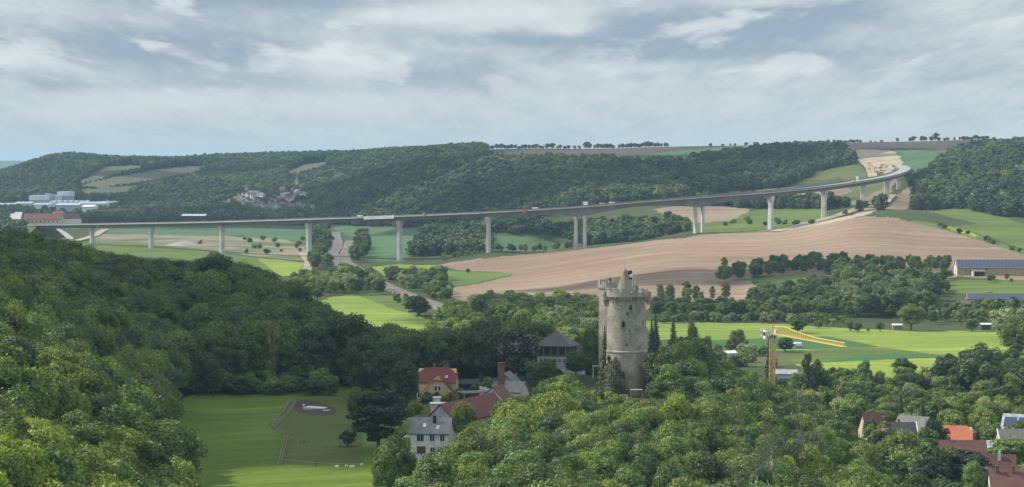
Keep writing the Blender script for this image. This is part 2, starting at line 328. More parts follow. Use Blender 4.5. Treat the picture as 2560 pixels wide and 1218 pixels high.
# ------------------------------------------------------------------ land cover: outlines as (u, v) on the ground, limited to a range of distances
REG = [
 ('ground', 'wood_floor', [(-3000, -500), (5000, -500), (5000, 4000), (-3000, 4000)], 0, 99999),
 ('valley_grass', 'scrub_ground', [(-3000, -500), (5000, -500), (5000, 4000), (-3000, 4000)], 950, 3500),
 ('clearing', 'grass_clearing', [(380, 1060), (430, 1010), (480, 985), (560, 965), (760, 955), (900, 960), (1040, 1000), (1080, 1240), (1100, 1500), (300, 1500), (330, 1240)], 400, 740),
 ('paddock', 'grass_paddock', [(725, 1008), (742, 1000), (850, 985), (905, 1010), (905, 1168), (702, 1160), (716, 1095), (678, 1070)], 450, 720),
 ('mud_patch', 'mud', [(728, 1010), (760, 1000), (800, 1005), (845, 1022), (840, 1038), (790, 1040), (745, 1032)], 500, 720),
 ('yard', 'asphalt_pale', [(1025, 1120), (1075, 1125), (1070, 1150), (1040, 1150)], 480, 560),
 ('yard', 'grass_dull', [(960, 1010), (1095, 1010), (1090, 1040), (960, 1045)], 560, 740),
 ('hilltop_grass', 'grass_dull', [(1440, 975), (1640, 975), (1610, 1040), (1540, 1050), (1450, 1010)], 550, 640),
 ('crop_field', 'crop_far', [(815, 562), (1060, 572), (1060, 600), (1010, 655), (930, 655), (912, 650), (925, 615)], 1900, 3200),
 ('crop_field', 'crop_far', [(1225, 588), (1330, 592), (1410, 615), (1395, 628), (1235, 628), (1215, 610)], 2000, 2600),
 ('meadow', 'crop_far', [(240, 572), (420, 574), (620, 568), (790, 576), (800, 598), (770, 606), (600, 590), (350, 588), (240, 582)], 2300, 3400),
 ('building_site', 'site_earth', [(235, 584), (420, 588), (560, 590), (700, 598), (768, 612), (770, 652), (700, 648), (600, 636), (440, 616), (330, 608), (240, 604)], 1900, 2700),
 ('meadow', 'grass_mid', [(150, 596), (240, 604), (350, 610), (460, 618), (600, 640), (760, 656), (770, 690), (700, 690), (600, 660), (350, 640), (150, 640)], 1600, 2500),
 ('meadow', 'grass_bright', [(640, 645), (760, 658), (752, 690), (700, 690)], 1600, 2300),
 ('meadow', 'grass_bright', [(930, 668), (990, 660), (1100, 664), (1105, 690), (1040, 700), (960, 690)], 1500, 2000),
 ('meadow', 'grass_mid', [(1090, 676), (1290, 684), (1210, 704), (1150, 716), (1080, 712)], 1400, 2000),
 ('meadow', 'grass_mid', [(890, 738), (960, 732), (1020, 742), (1060, 765), (1060, 800), (1000, 785)], 1100, 1600),
 ('meadow', 'grass_bright', [(800, 752), (830, 742), (893, 738), (980, 772), (1060, 795), (1110, 808), (1100, 835), (970, 860), (900, 860), (800, 800)], 1000, 1600),
 ('ploughed_field', 'soil_pale', [(1095, 662), (1180, 649), (1300, 637), (1440, 624), (1600, 606), (1720, 594), (1745, 587), (1930, 575), (2050, 556), (2160, 541), (2240, 545), (2330, 562), (2440, 594), (2560, 634), (3300, 800), (3300, 830), (2600, 705), (2400, 692), (2300, 700),
    (2100, 690), (1880, 690), (1870, 700), (1900, 722), (2000, 738), (2110, 740), (2110, 760), (1900, 768), (1650, 774), (1450, 770), (1300, 762), (1150, 752), (1112, 730), (1120, 722), (1180, 712), (1240, 700), (1292, 684), (1150, 676)], 1330, 2100),
 ('field_track', 'grass_mid', [(2240, 548), (2330, 556), (2440, 588), (2560, 626), (2750, 690), (2750, 702), (2560, 638), (2440, 598), (2330, 566)], 1500, 2100),
 ('meadow', 'grass_mid', [(1850, 698), (2000, 685), (2050, 694), (2040, 706), (1900, 706)], 1350, 1700),
 ('meadow', 'grass_mid', [(2310, 524), (2420, 522), (2560, 560), (2760, 600), (2760, 680), (2560, 622), (2440, 584), (2380, 566), (2440, 560), (2380, 545)], 1600, 2200),
 ('flower_strip', 'rape_yellow', [(2355, 560), (2400, 572), (2445, 588), (2440, 594), (2390, 578), (2350, 564)], 1500, 2200),
 ('meadow', 'grass_mid', [(2200, 700), (2400, 700), (2700, 700), (2700, 745), (2500, 738), (2300, 728), (2200, 720)], 1250, 1700),
 ('meadow', 'grass_bright', [(1600, 800), (1700, 806), (1960, 810), (2130, 822), (2280, 828), (2450, 826), (2620, 850), (3400, 870), (3400, 960), (2560, 925), (2520, 920), (2440, 945), (2060, 945), (1960, 900), (1900, 872), (1800, 850), (1640, 850)], 930, 1290),
 ('crop_field', 'crop_green', [(1770, 850), (1990, 842), (2062, 841), (2200, 868), (1990, 874), (1900, 872), (1780, 872)], 950, 1290),
 ('meadow', 'grass_dull', [(1740, 872), (2000, 876), (2110, 880), (2060, 905), (1960, 915), (1740, 920)], 930, 1290),
 ('meadow', 'grass_mid', [(2010, 872), (2205, 869), (2340, 886), (2390, 886), (2360, 892), (2200, 896), (2060, 908), (1960, 902), (2090, 884)], 930, 1290),
 ('crop_field', 'crop_green', [(2140, 890), (2240, 884), (2330, 886), (2390, 892), (2200, 900), (2050, 908)], 930, 1290),
 ('meadow', 'grass_mid', [(2350, 895), (2620, 890), (2620, 935), (2440, 950), (2380, 920)], 900, 1290),
 ('road', 'asphalt_pale', [(2060, 943), (2160, 945), (2290, 949), (2450, 958), (2560, 962), (3300, 990), (3300, 1000), (2560, 970), (2450, 966), (2290, 957), (2160, 953), (2060, 951)], 850, 1000),
 ('garden_grass', 'grass_mid', [(1960, 955), (2700, 980), (3500, 990), (3500, 1500), (2200, 1300), (2150, 1050)], 560, 930),
 ('field', 'soil_tan', [(1630, 524), (1700, 516), (1800, 514), (1875, 524), (1860, 540), (1830, 552), (1750, 560), (1690, 548)], 2050, 2500),
 ('meadow', 'grass_mid', [(1700, 560), (1830, 553), (1870, 530), (1920, 522), (2060, 524), (2070, 538), (2050, 550), (1940, 572), (1760, 584)], 1900, 2400),
 ('field', 'soil_tan', [(1780, 500), (1830, 480), (1990, 468), (2150, 455), (2240, 448), (2220, 495), (2170, 512), (2040, 512), (1900, 508)], 2150, 2700),
 ('embankment', 'grass_dull', [(2100, 440), (2150, 420), (2190, 440), (2240, 445), (2200, 475), (2150, 500), (2080, 515), (2060, 505), (2130, 480)], 2150, 2750),
 ('field', 'soil_tan', [(2190, 522), (2235, 490), (2280, 462), (2290, 478), (2280, 525)], 2100, 2600),
 ('site_track', 'gravel_cut', [(1930, 578), (1990, 566), (2060, 552), (2130, 538), (2165, 520), (2200, 505), (2230, 485), (2236, 492), (2200, 516), (2175, 536), (2100, 552), (2060, 560), (1980, 574)], 1850, 2500),
 ('meadow', 'grass_dull', [(2030, 432), (2140, 412), (2160, 420), (2100, 442), (2060, 452), (2030, 450)], 2400, 3000),
 ('ploughed_field', 'soil_dark', [(1170, 396), (1240, 384), (1330, 378), (1500, 372), (1700, 362), (1705, 374), (1620, 383), (1580, 396), (1450, 400), (1250, 402)], 2900, 3900),
 ('crop_field', 'crop_far', [(1560, 400), (1600, 388), (1700, 377), (1790, 370), (1860, 363), (2040, 359), (2060, 366), (1930, 374), (1840, 388), (1740, 400), (1680, 405)], 2850, 3900),
 ('ploughed_field', 'soil_dark', [(2030, 366), (2060, 357), (2200, 356), (2500, 350), (2900, 345), (2900, 352), (2560, 356), (2420, 364), (2330, 378), (2240, 374), (2100, 372)], 2850, 3700),
 ('slope_grass', 'crop_far', [(2230, 374), (2340, 378), (2400, 372), (2380, 395), (2310, 440), (2265, 460), (2262, 420)], 2350, 3100),
 ('gravel_slope', 'gravel_cut', [(2100, 380), (2140, 374), (2230, 376), (2250, 392), (2262, 424), (2230, 440), (2180, 430), (2150, 405), (2105, 392)], 2500, 3100),
 ('vineyard', 'vine_rows', [(185, 462), (215, 446), (258, 417), (320, 412), (372, 416), (300, 432), (235, 454)], 3700, 5000),
 ('vineyard', 'vine_rows', [(190, 466), (280, 444), (400, 422), (470, 414), (515, 415), (480, 433), (345, 458), (260, 470)], 3700, 5000),
 ('vineyard', 'vine_rows', [(190, 474), (340, 464), (320, 482), (210, 486)], 3600, 5000),
 ('vineyard', 'vine_rows', [(710, 430), (760, 410), (840, 401), (800, 418), (745, 434)], 3700, 5000),
 ('field', 'crop_far', [(1660, 460), (1700, 456), (1740, 466), (1690, 472)], 2300, 2900),
]
def inpoly(U_, V_, poly):
    r = np.zeros(U_.shape, bool); n = len(poly)
    for i in range(n):
        x1, y1 = poly[i]; x2, y2 = poly[(i + 1) % n]
        c = ((y1 > V_) != (y2 > V_)) & (U_ < (x2 - x1) * (V_ - y1) / ((y2 - y1) or 1e-9) + x1)
        r ^= c
    return r
def cover(x, y):                                                 # index of the land cover at a place
    x = np.asarray(x, float); y = np.asarray(y, float); z = hz_at(x, y); u, v = proj(x, y, z)
    r = np.zeros(x.shape, int)
    # rough outlines: edges wander a little on the ground
    du = 2.5 * np.sin(x * .11 + y * .05) + 1.5 * np.sin(x * .53 + y * .31); dv = .7 * np.sin(x * .07 - y * .02) + .5 * np.sin(x * .37 + y * .11)
    for i, (nm, mt, poly, a, b) in enumerate(REG):
        ok = (y >= a) & (y <= b)
        r[ok & inpoly(u + du, v + dv, poly)] = i
    return r
ys = [170.0]
while ys[-1] < 6550:
    Y = ys[-1]; st = min(max(Y * Y / 480000, 1.2), 8.5 if Y < 3800 else 26)
    if 760 < Y < 900: st = max(st, 2)
    ys.append(Y + st)
ys = np.array(ys); us = np.concatenate([np.arange(-700, -40, 9), np.arange(-40, 2600, 3.2), np.arange(2600, 3264, 9)])
gu, gy_ = np.meshgrid(us, ys); gxx = (gu - U0) / FPX * gy_; gz_ = hz_at(gxx, gy_)
NR, NC = gu.shape
cx = (gxx[:-1, :-1] + gxx[1:, 1:]) / 2; cy = (gy_[:-1, :-1] + gy_[1:, 1:]) / 2
cls = cover(cx, cy).ravel()
allv = np.stack([gxx, gy_, gz_], -1).reshape(-1, 3)
idx = np.arange(NR * NC).reshape(NR, NC)
quads = np.stack([idx[:-1, :-1], idx[:-1, 1:], idx[1:, 1:], idx[1:, :-1]], -1).reshape(-1, 4)
def mesh_np(name, verts, faces, smooth=False):
    """fast mesh from numpy arrays; faces = (n, 3 or 4)"""
    me = bpy.data.meshes.new(name); k = faces.shape[1]
    me.vertices.add(len(verts)); me.vertices.foreach_set('co', np.ascontiguousarray(verts, np.float32).ravel())
    me.loops.add(len(faces) * k); me.loops.foreach_set('vertex_index', np.ascontiguousarray(faces, np.int32).ravel())
    me.polygons.add(len(faces)); me.polygons.foreach_set('loop_start', np.arange(0, len(faces) * k, k, dtype=np.int32))
    try: me.polygons.foreach_set('loop_total', np.full(len(faces), k, np.int32))
    except Exception: pass
    if smooth: me.polygons.foreach_set('use_smooth', np.ones(len(faces), bool))
    me.update(calc_edges=True); return me
for i, (nm, mt, poly, a, b) in enumerate(REG):
    f = quads[cls == i]
    if not len(f): print('EMPTY REGION', i, nm); continue
    used, inv = np.unique(f, return_inverse=True)
    me = mesh_np(nm, allv[used], inv.reshape(f.shape), True); me.materials.append(MATS[mt])
    o = bpy.data.objects.new(nm, me); COL.objects.link(o); o['kind'] = 'structure'
# the land beyond and around the modelled valley, out to the horizon, with the far blue ridges
def ring():
    A = np.radians(np.linspace(-60, 60, 121)); Rr = np.array([6500, 7500, 9000, 11000, 12500, 13500, 14500, 16000, 20000, 26000, 34000])
    aa, rr = np.meshgrid(A, Rr); x = rr * np.tan(aa) * .999; y = rr
    z = 40 + 0 * aa
    z = z + np.where((rr > 12000) & (rr < 15500), 45 + 14 * np.sin(aa * 21 + 1.9) + 6 * np.sin(aa * 57), 0)
    z = np.where(rr > 25000, 60, z)
    v = np.stack([x, y, z], -1).reshape(-1, 3); n1, n2 = aa.shape; ix = np.arange(n1 * n2).reshape(n1, n2)
    q = np.stack([ix[:-1, :-1], ix[:-1, 1:], ix[1:, 1:], ix[1:, :-1]], -1).reshape(-1, 4)
    return v, q
v_, q_ = ring()
o = bpy.data.objects.new('distant_hills', mesh_np('distant_hills', v_, q_, True)); o.data.materials.append(mat('far_land', (.05, .075, .035), var=.3, scale=.002)); COL.objects.link(o); o['kind'] = 'structure'

# ------------------------------------------------------------------ foliage materials
def leaf_mat(name, a, b, c=None, cfrac=0.0, trans=.25, var=.3, scale=.35, stand=.012):
    """leaf clumps: tone a..b per clump and per plant, optional blossom tone c on a fraction of the clumps"""
    m = bpy.data.materials.new(name); m.use_nodes = True; n = NT(m.node_tree); m.node_tree.nodes.clear()
    out = n.n('ShaderNodeOutputMaterial')
    geo = n.n('ShaderNodeNewGeometry').outputs; oi = n.n('ShaderNodeObjectInfo').outputs['Random']
    obp = n.n('ShaderNodeTexCoord').outputs['Object']
    f = n.noise(obp, scale, 3, .65); rnd = geo['Random Per Island']
    st = n.noise(geo['Position'], stand, 2, .6)
    t = n.m('ADD', n.m('ADD', n.m('MULTIPLY', f, .8), n.m('MULTIPLY', oi, .55)), n.m('ADD', n.m('MULTIPLY', rnd, .55), n.m('MULTIPLY', st, .5)))
    col = n.mix(n.ss(t, .80, 1.65), a, b)
    k = n.m('ADD', 1 - var, n.m('MULTIPLY', n.m('FRACT', n.m('MULTIPLY', oi, 7.31)), 2 * var))
    col = n.mix(1.0, col, n.comb(k, k, n.m('MULTIPLY', k, n.m('ADD', .75, n.m('MULTIPLY', n.m('FRACT', n.m('MULTIPLY', oi, 3.7)), .5)))), 'MULTIPLY')
    if c is not None:
        col = n.mix(n.ss(n.m('SUBTRACT', rnd, 1 - cfrac), 0, .02), col, c)
    d = n.n('ShaderNodeBsdfDiffuse'); n.put(d.inputs[0], col)
    tr = n.n('ShaderNodeBsdfTranslucent'); n.put(tr.inputs[0], n.mix(1.0, col, (1.25, 1.2, .55), 'MULTIPLY'))
    gl = n.n('ShaderNodeBsdfGlossy'); gl.inputs['Roughness'].default_value = .55; gl.inputs[0].default_value = (.8, .85, .9, 1)
    m1 = n.n('ShaderNodeMixShader'); m1.inputs[0].default_value = trans; n.L.new(d.outputs[0], m1.inputs[1]); n.L.new(tr.outputs[0], m1.inputs[2])
    m2 = n.n('ShaderNodeMixShader'); m2.inputs[0].default_value = .035; n.L.new(m1.outputs[0], m2.inputs[1]); n.L.new(gl.outputs[0], m2.inputs[2])
    n.L.new(m2.outputs[0], out.inputs[0]); MATS[name] = m; return m
leaf_mat('leaf_deep', (0.041, 0.071, 0.018), (0.104, 0.150, 0.032))
leaf_mat('leaf_mid', (0.061, 0.111, 0.019), (0.154, 0.228, 0.037))
leaf_mat('leaf_fresh', (0.104, 0.154, 0.021), (0.253, 0.303, 0.038))
leaf_mat('leaf_olive', (0.076, 0.106, 0.024), (0.161, 0.191, 0.042))
leaf_mat('leaf_silver', (0.134, 0.177, 0.056), (0.293, 0.326, 0.112))
leaf_mat('leaf_chestnut', (.036, .052, .022), (.060, .075, .028), (.30, .25, .20), .20)
leaf_mat('leaf_needle', (0.024, 0.039, 0.016), (0.055, 0.071, 0.022), trans=.05)
leaf_mat('leaf_purple', (.030, .018, .020), (.050, .026, .026))
leaf_mat('leaf_far', (0.031, 0.062, 0.024), (0.114, 0.161, 0.053), stand=.006, scale=.2, var=.35)
leaf_mat('leaf_far_fresh', (0.072, 0.109, 0.027), (0.176, 0.218, 0.060), stand=.005, scale=.2, var=.3)
leaf_mat('leaf_far_dark', (0.020, 0.046, 0.020), (0.062, 0.099, 0.036), stand=.005, scale=.2, var=.3)
leaf_mat('leaf_blossom', (.060, .085, .025), (.10, .12, .035), (.42, .43, .36), .12)
mat('bark', (.085, .065, .048), .95, .35, 1.2, (.14, .12, .10), bump=.3, obj=True)
mat('bark_grey', (.12, .105, .09), .95, .3, 1.2, (.17, .155, .135), obj=True)

# ------------------------------------------------------------------ tree shapes (meshes shared by many trees)
def ico(sub):
    bm = bmesh.new(); bmesh.ops.create_icosphere(bm, subdivisions=sub, radius=1)
    v = np.array([q.co[:] for q in bm.verts]); f = np.array([[q.index for q in p.verts] for p in bm.faces]); bm.free(); return v, f
ICO1 = ico(1); ICO2 = ico(2)
def rquads(pos, nrm, size, g):
    """one leaf clump quad per row, roughly facing nrm, plus its fold"""
    n = len(pos); a = g.normal(size=(n, 3)); t = np.cross(nrm, a); t /= np.linalg.norm(t, axis=1)[:, None] + 1e-9
    b = np.cross(nrm, t); s = (size * g.uniform(.6, 1.35, n))[:, None]; e = g.uniform(.55, 1.0, n)[:, None]
    c1 = pos - t * s - b * s * e; c2 = pos + t * s * .8 - b * s * e * .7; c3 = pos + t * s + b * s * e; c4 = pos - t * s * .7 + b * s * e * .9
    v = np.stack([c1, c2, c3, c4], 1).reshape(-1, 3); f = np.arange(n * 4).reshape(n, 4); return v, f
def crown_mesh(name, seed, H, Rd, base, mt, nl=26, per=230, leaf=.40, shape='round', core=True, top_flat=0.0, squash=.8):
    g = np.random.default_rng(seed); ctr = []; rad = []
    hc = (H + base) / 2; hh = (H - base) / 2
    for i in range(nl):
        th = i * 2.399963 + g.uniform(-.4, .4); zf = 1 - 2 * (i + .5) / nl
        zf = np.clip(zf + g.uniform(-.12, .12), -1, 1)
        if shape == 'round': pr = math.sqrt(max(0, 1 - zf * zf)) ** .7
        elif shape == 'tall': pr = .75 * math.sqrt(max(0, 1 - zf * zf)) ** .6
        elif shape == 'vase': pr = math.sqrt(max(0, 1 - zf * zf)) ** .6 * (.72 + .28 * zf)
        else: pr = math.sqrt(max(0, 1 - zf * zf))
        k = g.uniform(.50, .78) if g.random() < .72 else g.uniform(.78, .98)
        ctr.append((math.cos(th) * pr * Rd * k, math.sin(th) * pr * Rd * k, hc + zf * hh * g.uniform(.60, .90)))
        rad.append(Rd * g.choice([g.uniform(.16, .26), g.uniform(.26, .42)]) * (1.05 if zf > 0 else .9))
    for i in range(4): ctr.append((g.uniform(-.2, .2) * Rd, g.uniform(-.2, .2) * Rd, hc + (i - 1.5) * hh * .38)); rad.append(Rd * .45)
    ctr = np.array(ctr); rad = np.array(rad); P_ = []; N_ = []
    for i in range(len(ctr)):
        m_ = int(per * (rad[i] / (Rd * .32)) ** 2); d = g.normal(size=(m_, 3)); d /= np.linalg.norm(d, axis=1)[:, None]
        d[:, 2] = np.where(d[:, 2] < -.5, -d[:, 2], d[:, 2])
        r = rad[i] * (1 + .16 * np.sin(d[:, 0] * 5 + i) * np.cos(d[:, 1] * 4 + i * 2) + g.normal(size=m_) * .13 + .22 * (g.random(m_) < .12))
        p = ctr[i] + d * r[:, None] * np.array([1, 1, squash])
        dist = np.linalg.norm((p[:, None] - ctr[None]) / np.array([1, 1, squash]), axis=2) / rad[None]; dist[:, i] = 9
        keep = dist.min(1) > .74
        P_.append(p[keep]); nn = d[keep] + g.normal(size=(keep.sum(), 3)) * .45; N_.append(nn / np.linalg.norm(nn, axis=1)[:, None])
    P_ = np.concatenate(P_); N_ = np.concatenate(N_); v, f = rquads(P_, N_, leaf * .5, g)
    V_ = [v]; F3 = []
    if core:
        cv, cf = ICO1; off = len(v)
        for i in range(len(ctr)):
            q = cv * rad[i] * .70 * (1 + g.uniform(-.12, .12, (len(cv), 1))) * np.array([1, 1, squash]) + ctr[i]
            V_.append(q); F3.append(cf + off); off += len(cv)
    V_ = np.concatenate(V_); me = bpy.data.meshes.new(name)
    tri = np.concatenate(F3) if F3 else np.zeros((0, 3), int)
    nl_ = len(f) * 4 + len(tri) * 3
    me.vertices.add(len(V_)); me.vertices.foreach_set('co', V_.astype(np.float32).ravel())
    me.loops.add(nl_); me.loops.foreach_set('vertex_index', np.concatenate([f.ravel(), tri.ravel()]).astype(np.int32))
    me.polygons.add(len(f) + len(tri))
    me.polygons.foreach_set('loop_start', np.concatenate([np.arange(len(f)) * 4, len(f) * 4 + np.arange(len(tri)) * 3]).astype(np.int32))
    me.update(calc_edges=True); me.materials.append(MATS[mt]); return me
def tube_np(pts, rads, seg=6):
    pts = np.array(pts, float); V_ = []; F_ = []
    for i, (p, r) in enumerate(zip(pts, rads)):
        d = pts[min(i + 1, len(pts) - 1)] - pts[max(i - 1, 0)]; d /= np.linalg.norm(d) + 1e-9
        a = np.cross(d, [0.31, .95, .1]); a /= np.linalg.norm(a); b = np.cross(d, a)
        for k in range(seg):
            t = 2 * math.pi * k / seg; V_.append(p + a * math.cos(t) * r + b * math.sin(t) * r)
    for i in range(len(pts) - 1):
        for k in range(seg): F_.append((i * seg + k, i * seg + (k + 1) % seg, (i + 1) * seg + (k + 1) % seg, (i + 1) * seg + k))
    return np.array(V_), np.array(F_)
def join_np(lst):
    V_ = []; F_ = []; o_ = 0
    for v, f in lst: V_.append(v); F_.append(f + o_); o_ += len(v)
    return np.concatenate(V_), np.concatenate(F_)
def trunk_mesh(name, seed, H, Rd, base, mt='bark', r0=.32, limbs=6):
    g = np.random.default_rng(seed + 500); L_ = []
    lean = g.uniform(-.5, .5, 2); top = H * .72
    P_ = [(lean[0] * t * t, lean[1] * t * t, -0.6 + (top + .6) * t) for t in np.linspace(0, 1, 6)]
    L_.append(tube_np(P_, [r0 * (1.25 - t) for t in np.linspace(0, 1.0, 6)], 7))
    for i in range(limbs):
        th = i * 2.4 + g.uniform(-.3, .3); z0 = base * g.uniform(.75, 1.1) + (top - base) * i / limbs * .7; le = Rd * g.uniform(.5, .8)
        P_ = [(math.cos(th) * le * t, math.sin(th) * le * t, z0 + le * (.9 * t - .15 * t * t)) for t in np.linspace(0, 1, 4)]
        L_.append(tube_np(P_, [r0 * .42 * (1.15 - t) for t in np.linspace(0, 1, 4)], 5))
    v, f = join_np(L_); me = mesh_np(name, v, f, True); me.materials.append(MATS[mt]); return me
def conifer_mesh(name, seed, H, Rd, mt='leaf_needle', tiers=15, per=150, leaf=.5):
    g = np.random.default_rng(seed); P_ = []; N_ = []
    for i in range(tiers):
        t = i / (tiers - 1); z = H * (.10 + .88 * t); r = Rd * (1 - t) ** .85 + .12
        nb = max(5, int(11 * (1 - t) + 5)); ph = g.uniform(0, 6.28)
        for k in range(nb):
            th = ph + k * 6.283 / nb + g.uniform(-.15, .15); m_ = int(per / 11 * (.4 + r / Rd)); s = g.uniform(.05, 1, m_) ** .7; rr = r * g.uniform(.75, 1.12)
            x = np.cos(th) * rr * s + g.normal(size=m_) * .10 * rr * (1.1 - s); y = np.sin(th) * rr * s + g.normal(size=m_) * .10 * rr * (1.1 - s)
            zz_ = z - rr * .34 * s ** 1.5 + g.normal(size=m_) * .10 + .12 * rr * (s > .85)
            P_.append(np.stack([x, y, zz_], 1)); q = np.stack([np.cos(th) * .4 + g.normal(size=m_) * .3, np.sin(th) * .4 + g.normal(size=m_) * .3, np.ones(m_)], 1); N_.append(q / np.linalg.norm(q, axis=1)[:, None])
    v, f = rquads(np.concatenate(P_), np.concatenate(N_), leaf * .5, g)
    cv, cf = tube_np([(0, 0, H * .10), (0, 0, H * .5), (0, 0, H * .97)], [Rd * .45, Rd * .28, .03], 8)
    v, f = join_np([(v, f), (cv, cf)]); me = mesh_np(name, v, f); me.materials.append(MATS[mt]); return me
def bare_mesh(name, seed, H, Rd, mt='bark_grey', n0=9, depth=3):
    g = np.random.default_rng(seed); L_ = []
    def br(p, d, le, r, k):
        P_ = [p]; q = np.array(p, float); dd = np.array(d, float)
        for i in range(4):
            dd = dd + g.normal(size=3) * .12; dd[2] += .04; dd /= np.linalg.norm(dd); q = q + dd * le / 4; P_.append(q.copy())
        L_.append(tube_np(P_, [r * (1 - .7 * t / 4) for t in range(5)], 5 if k > 1 else 3))
        if k:
            for i in range(4 if k > 1 else 6):
                t = g.uniform(.35, 1); b = P_[0] + (P_[-1] - P_[0]) * t; e = dd + g.normal(size=3) * .55; e[2] += .15; e /= np.linalg.norm(e)
                br(b, e, le * g.uniform(.45, .7), r * .5, k - 1)
    br(np.array([0, 0, -.5]), (0, 0, 1), H * .4, .24, 1)
    for i in range(n0):
        th = i * 2.4; e = np.array([math.cos(th) * .6, math.sin(th) * .6, .9]); br(np.array([0, 0, H * .25]), e / np.linalg.norm(e), H * g.uniform(.5, .75), .15, depth - 1)
    v, f = join_np(L_); me = mesh_np(name, v, f); me.materials.append(MATS[mt]); return me
KIND = {}                                                        # name -> list of (crown mesh, trunk mesh, nominal height, nominal radius)
def kind_(key, n, H, Rd, base, mt, seed, **k):
    mats_ = mt if isinstance(mt, (list, tuple)) else [mt]
    KIND[key] = []
    for i in range(n):
        kk = dict(k)
        KIND[key].append((crown_mesh('crown', seed + i, H, Rd, base, mats_[i % len(mats_)], **kk), trunk_mesh('trunk', seed + i, H, Rd, base), H, Rd))
kind_('wood_deep', 5, 15, 5.4, 1.4, 'leaf_deep', 10, nl=46, per=290, leaf=.40)
kind_('wood_mid', 5, 14, 5.0, 1.4, 'leaf_mid', 30, nl=50, per=270, leaf=.36, shape='tall', squash=.95)
kind_('wood_fresh', 5, 13, 4.8, 2.4, 'leaf_fresh', 50, nl=52, per=290, leaf=.33, squash=.95)
kind_('wood_olive', 3, 14, 4.8, 2.8, 'leaf_olive', 70, nl=44, per=240, leaf=.34, shape='tall', squash=1.0)
kind_('river_tree', 4, 13, 4.6, 1.6, 'leaf_mid', 90, nl=22, per=160, leaf=.55)
kind_('willow', 4, 12, 5.0, 1.2, 'leaf_silver', 110, nl=24, per=170, leaf=.5, shape='vase')
kind_('river_dark', 3, 13, 5.0, 1.4, 'leaf_deep', 130, nl=22, per=160, leaf=.55)
kind_('river_fresh', 3, 12, 4.6, 1.4, 'leaf_fresh', 140, nl=22, per=160, leaf=.52)
kind_('poplar', 3, 17, 3.4, 4.0, 'leaf_olive', 150, nl=22, per=120, leaf=.5, shape='tall', core=False)
kind_('bush', 4, 3.6, 2.5, .1, 'leaf_mid', 170, nl=12, per=130, leaf=.34)
kind_('bush_pale', 3, 3.4, 2.4, .1, 'leaf_silver', 180, nl=12, per=130, leaf=.34)
kind_('bush_fresh', 3, 3.4, 2.4, .1, 'leaf_fresh', 190, nl=12, per=130, leaf=.32)
kind_('chestnut', 1, 17, 6.3, 1.2, 'leaf_chestnut', 200, nl=34, per=420, leaf=.5)
kind_('purple', 1, 7, 3.6, .8, 'leaf_purple', 210, nl=16, per=160, leaf=.45)
kind_('blossom', 1, 9, 3.0, 2, 'leaf_blossom', 215, nl=18, per=180, leaf=.4)
KIND['spruce'] = [(conifer_mesh('crown', 220 + i, 15, 3.2, tiers=22, per=150, leaf=.55), trunk_mesh('trunk', 220 + i, 13, 1, 3, r0=.22, limbs=0), 15, 3.2) for i in range(3)]
KIND['cedar'] = [(crown_mesh('crown', 226 + i, 16, 4.6, .8, 'leaf_needle', nl=44, per=260, leaf=.42, squash=.6), trunk_mesh('trunk', 226, 13, 1, 3, r0=.35, limbs=0), 16, 4.6) for i in range(2)]
KIND['bare'] = [(bare_mesh('crown', 230 + i, 12, 5), trunk_mesh('trunk', 230 + i, 8, 1, 3, 'bark_grey', r0=.25, limbs=0), 12, 5) for i in range(2)]
# distant woodland: coarse clumps
FAR = [crown_mesh('far_crown', 300 + i, 11, 4.6 + .5 * (i % 2), 0.5, ['leaf_far', 'leaf_far', 'leaf_far', 'leaf_far_fresh', 'leaf_far_fresh', 'leaf_far_dark', 'leaf_far_dark'][i], nl=13, per=38, leaf=1.0, squash=[.85, 1.1, .7][i % 3], shape=['round', 'tall', 'round'][i % 3]) for i in range(7)]
FARN = [crown_mesh('far_crown', 320 + i, 14, 5.2, 1.5, ['leaf_deep', 'leaf_mid', 'leaf_fresh', 'leaf_olive'][i % 4], nl=20, per=110, leaf=.7) for i in range(4)]

def plant(key, x, y, h=None, rad=None, name='broadleaf_tree', label=None, cat='tree', group=None, var=None, dz=0.0, rz=None, trunk=True):
    lst = KIND[key]; cm, tm, H, Rd = lst[(var if var is not None else random.randrange(len(lst))) % len(lst)]
    sz = (h or H) / H; sx = (rad or Rd * sz) / Rd
    e = empty(name, (x, y, zat(x, y) + dz), rz if rz is not None else random.uniform(0, 6.28), label, cat, group)
    e.scale = (sx, sx, sz)
    c = bpy.data.objects.new('crown', cm); COL.objects.link(c); c.parent = e
    if trunk: t = bpy.data.objects.new('trunk', tm); COL.objects.link(t); t.parent = e
    return e
def tree_px(key, u, vb, vt, wpx, **k):
    """a tree whose foot is at pixel row vb, whose top is at row vt, wpx wide: its distance follows from the ground it stands on"""
    Y = k.pop('Y', None)
    if Y is None: p = hit(u, vb, k.pop('y0', 300)); Y = p.y
    x = xat(u, Y); h = zrow(vt, Y) - zat(x, Y)
    return plant(key, x, Y, h=max(h, 1.5), rad=max(wpx / 2 * Y / FPX, .6), **k)

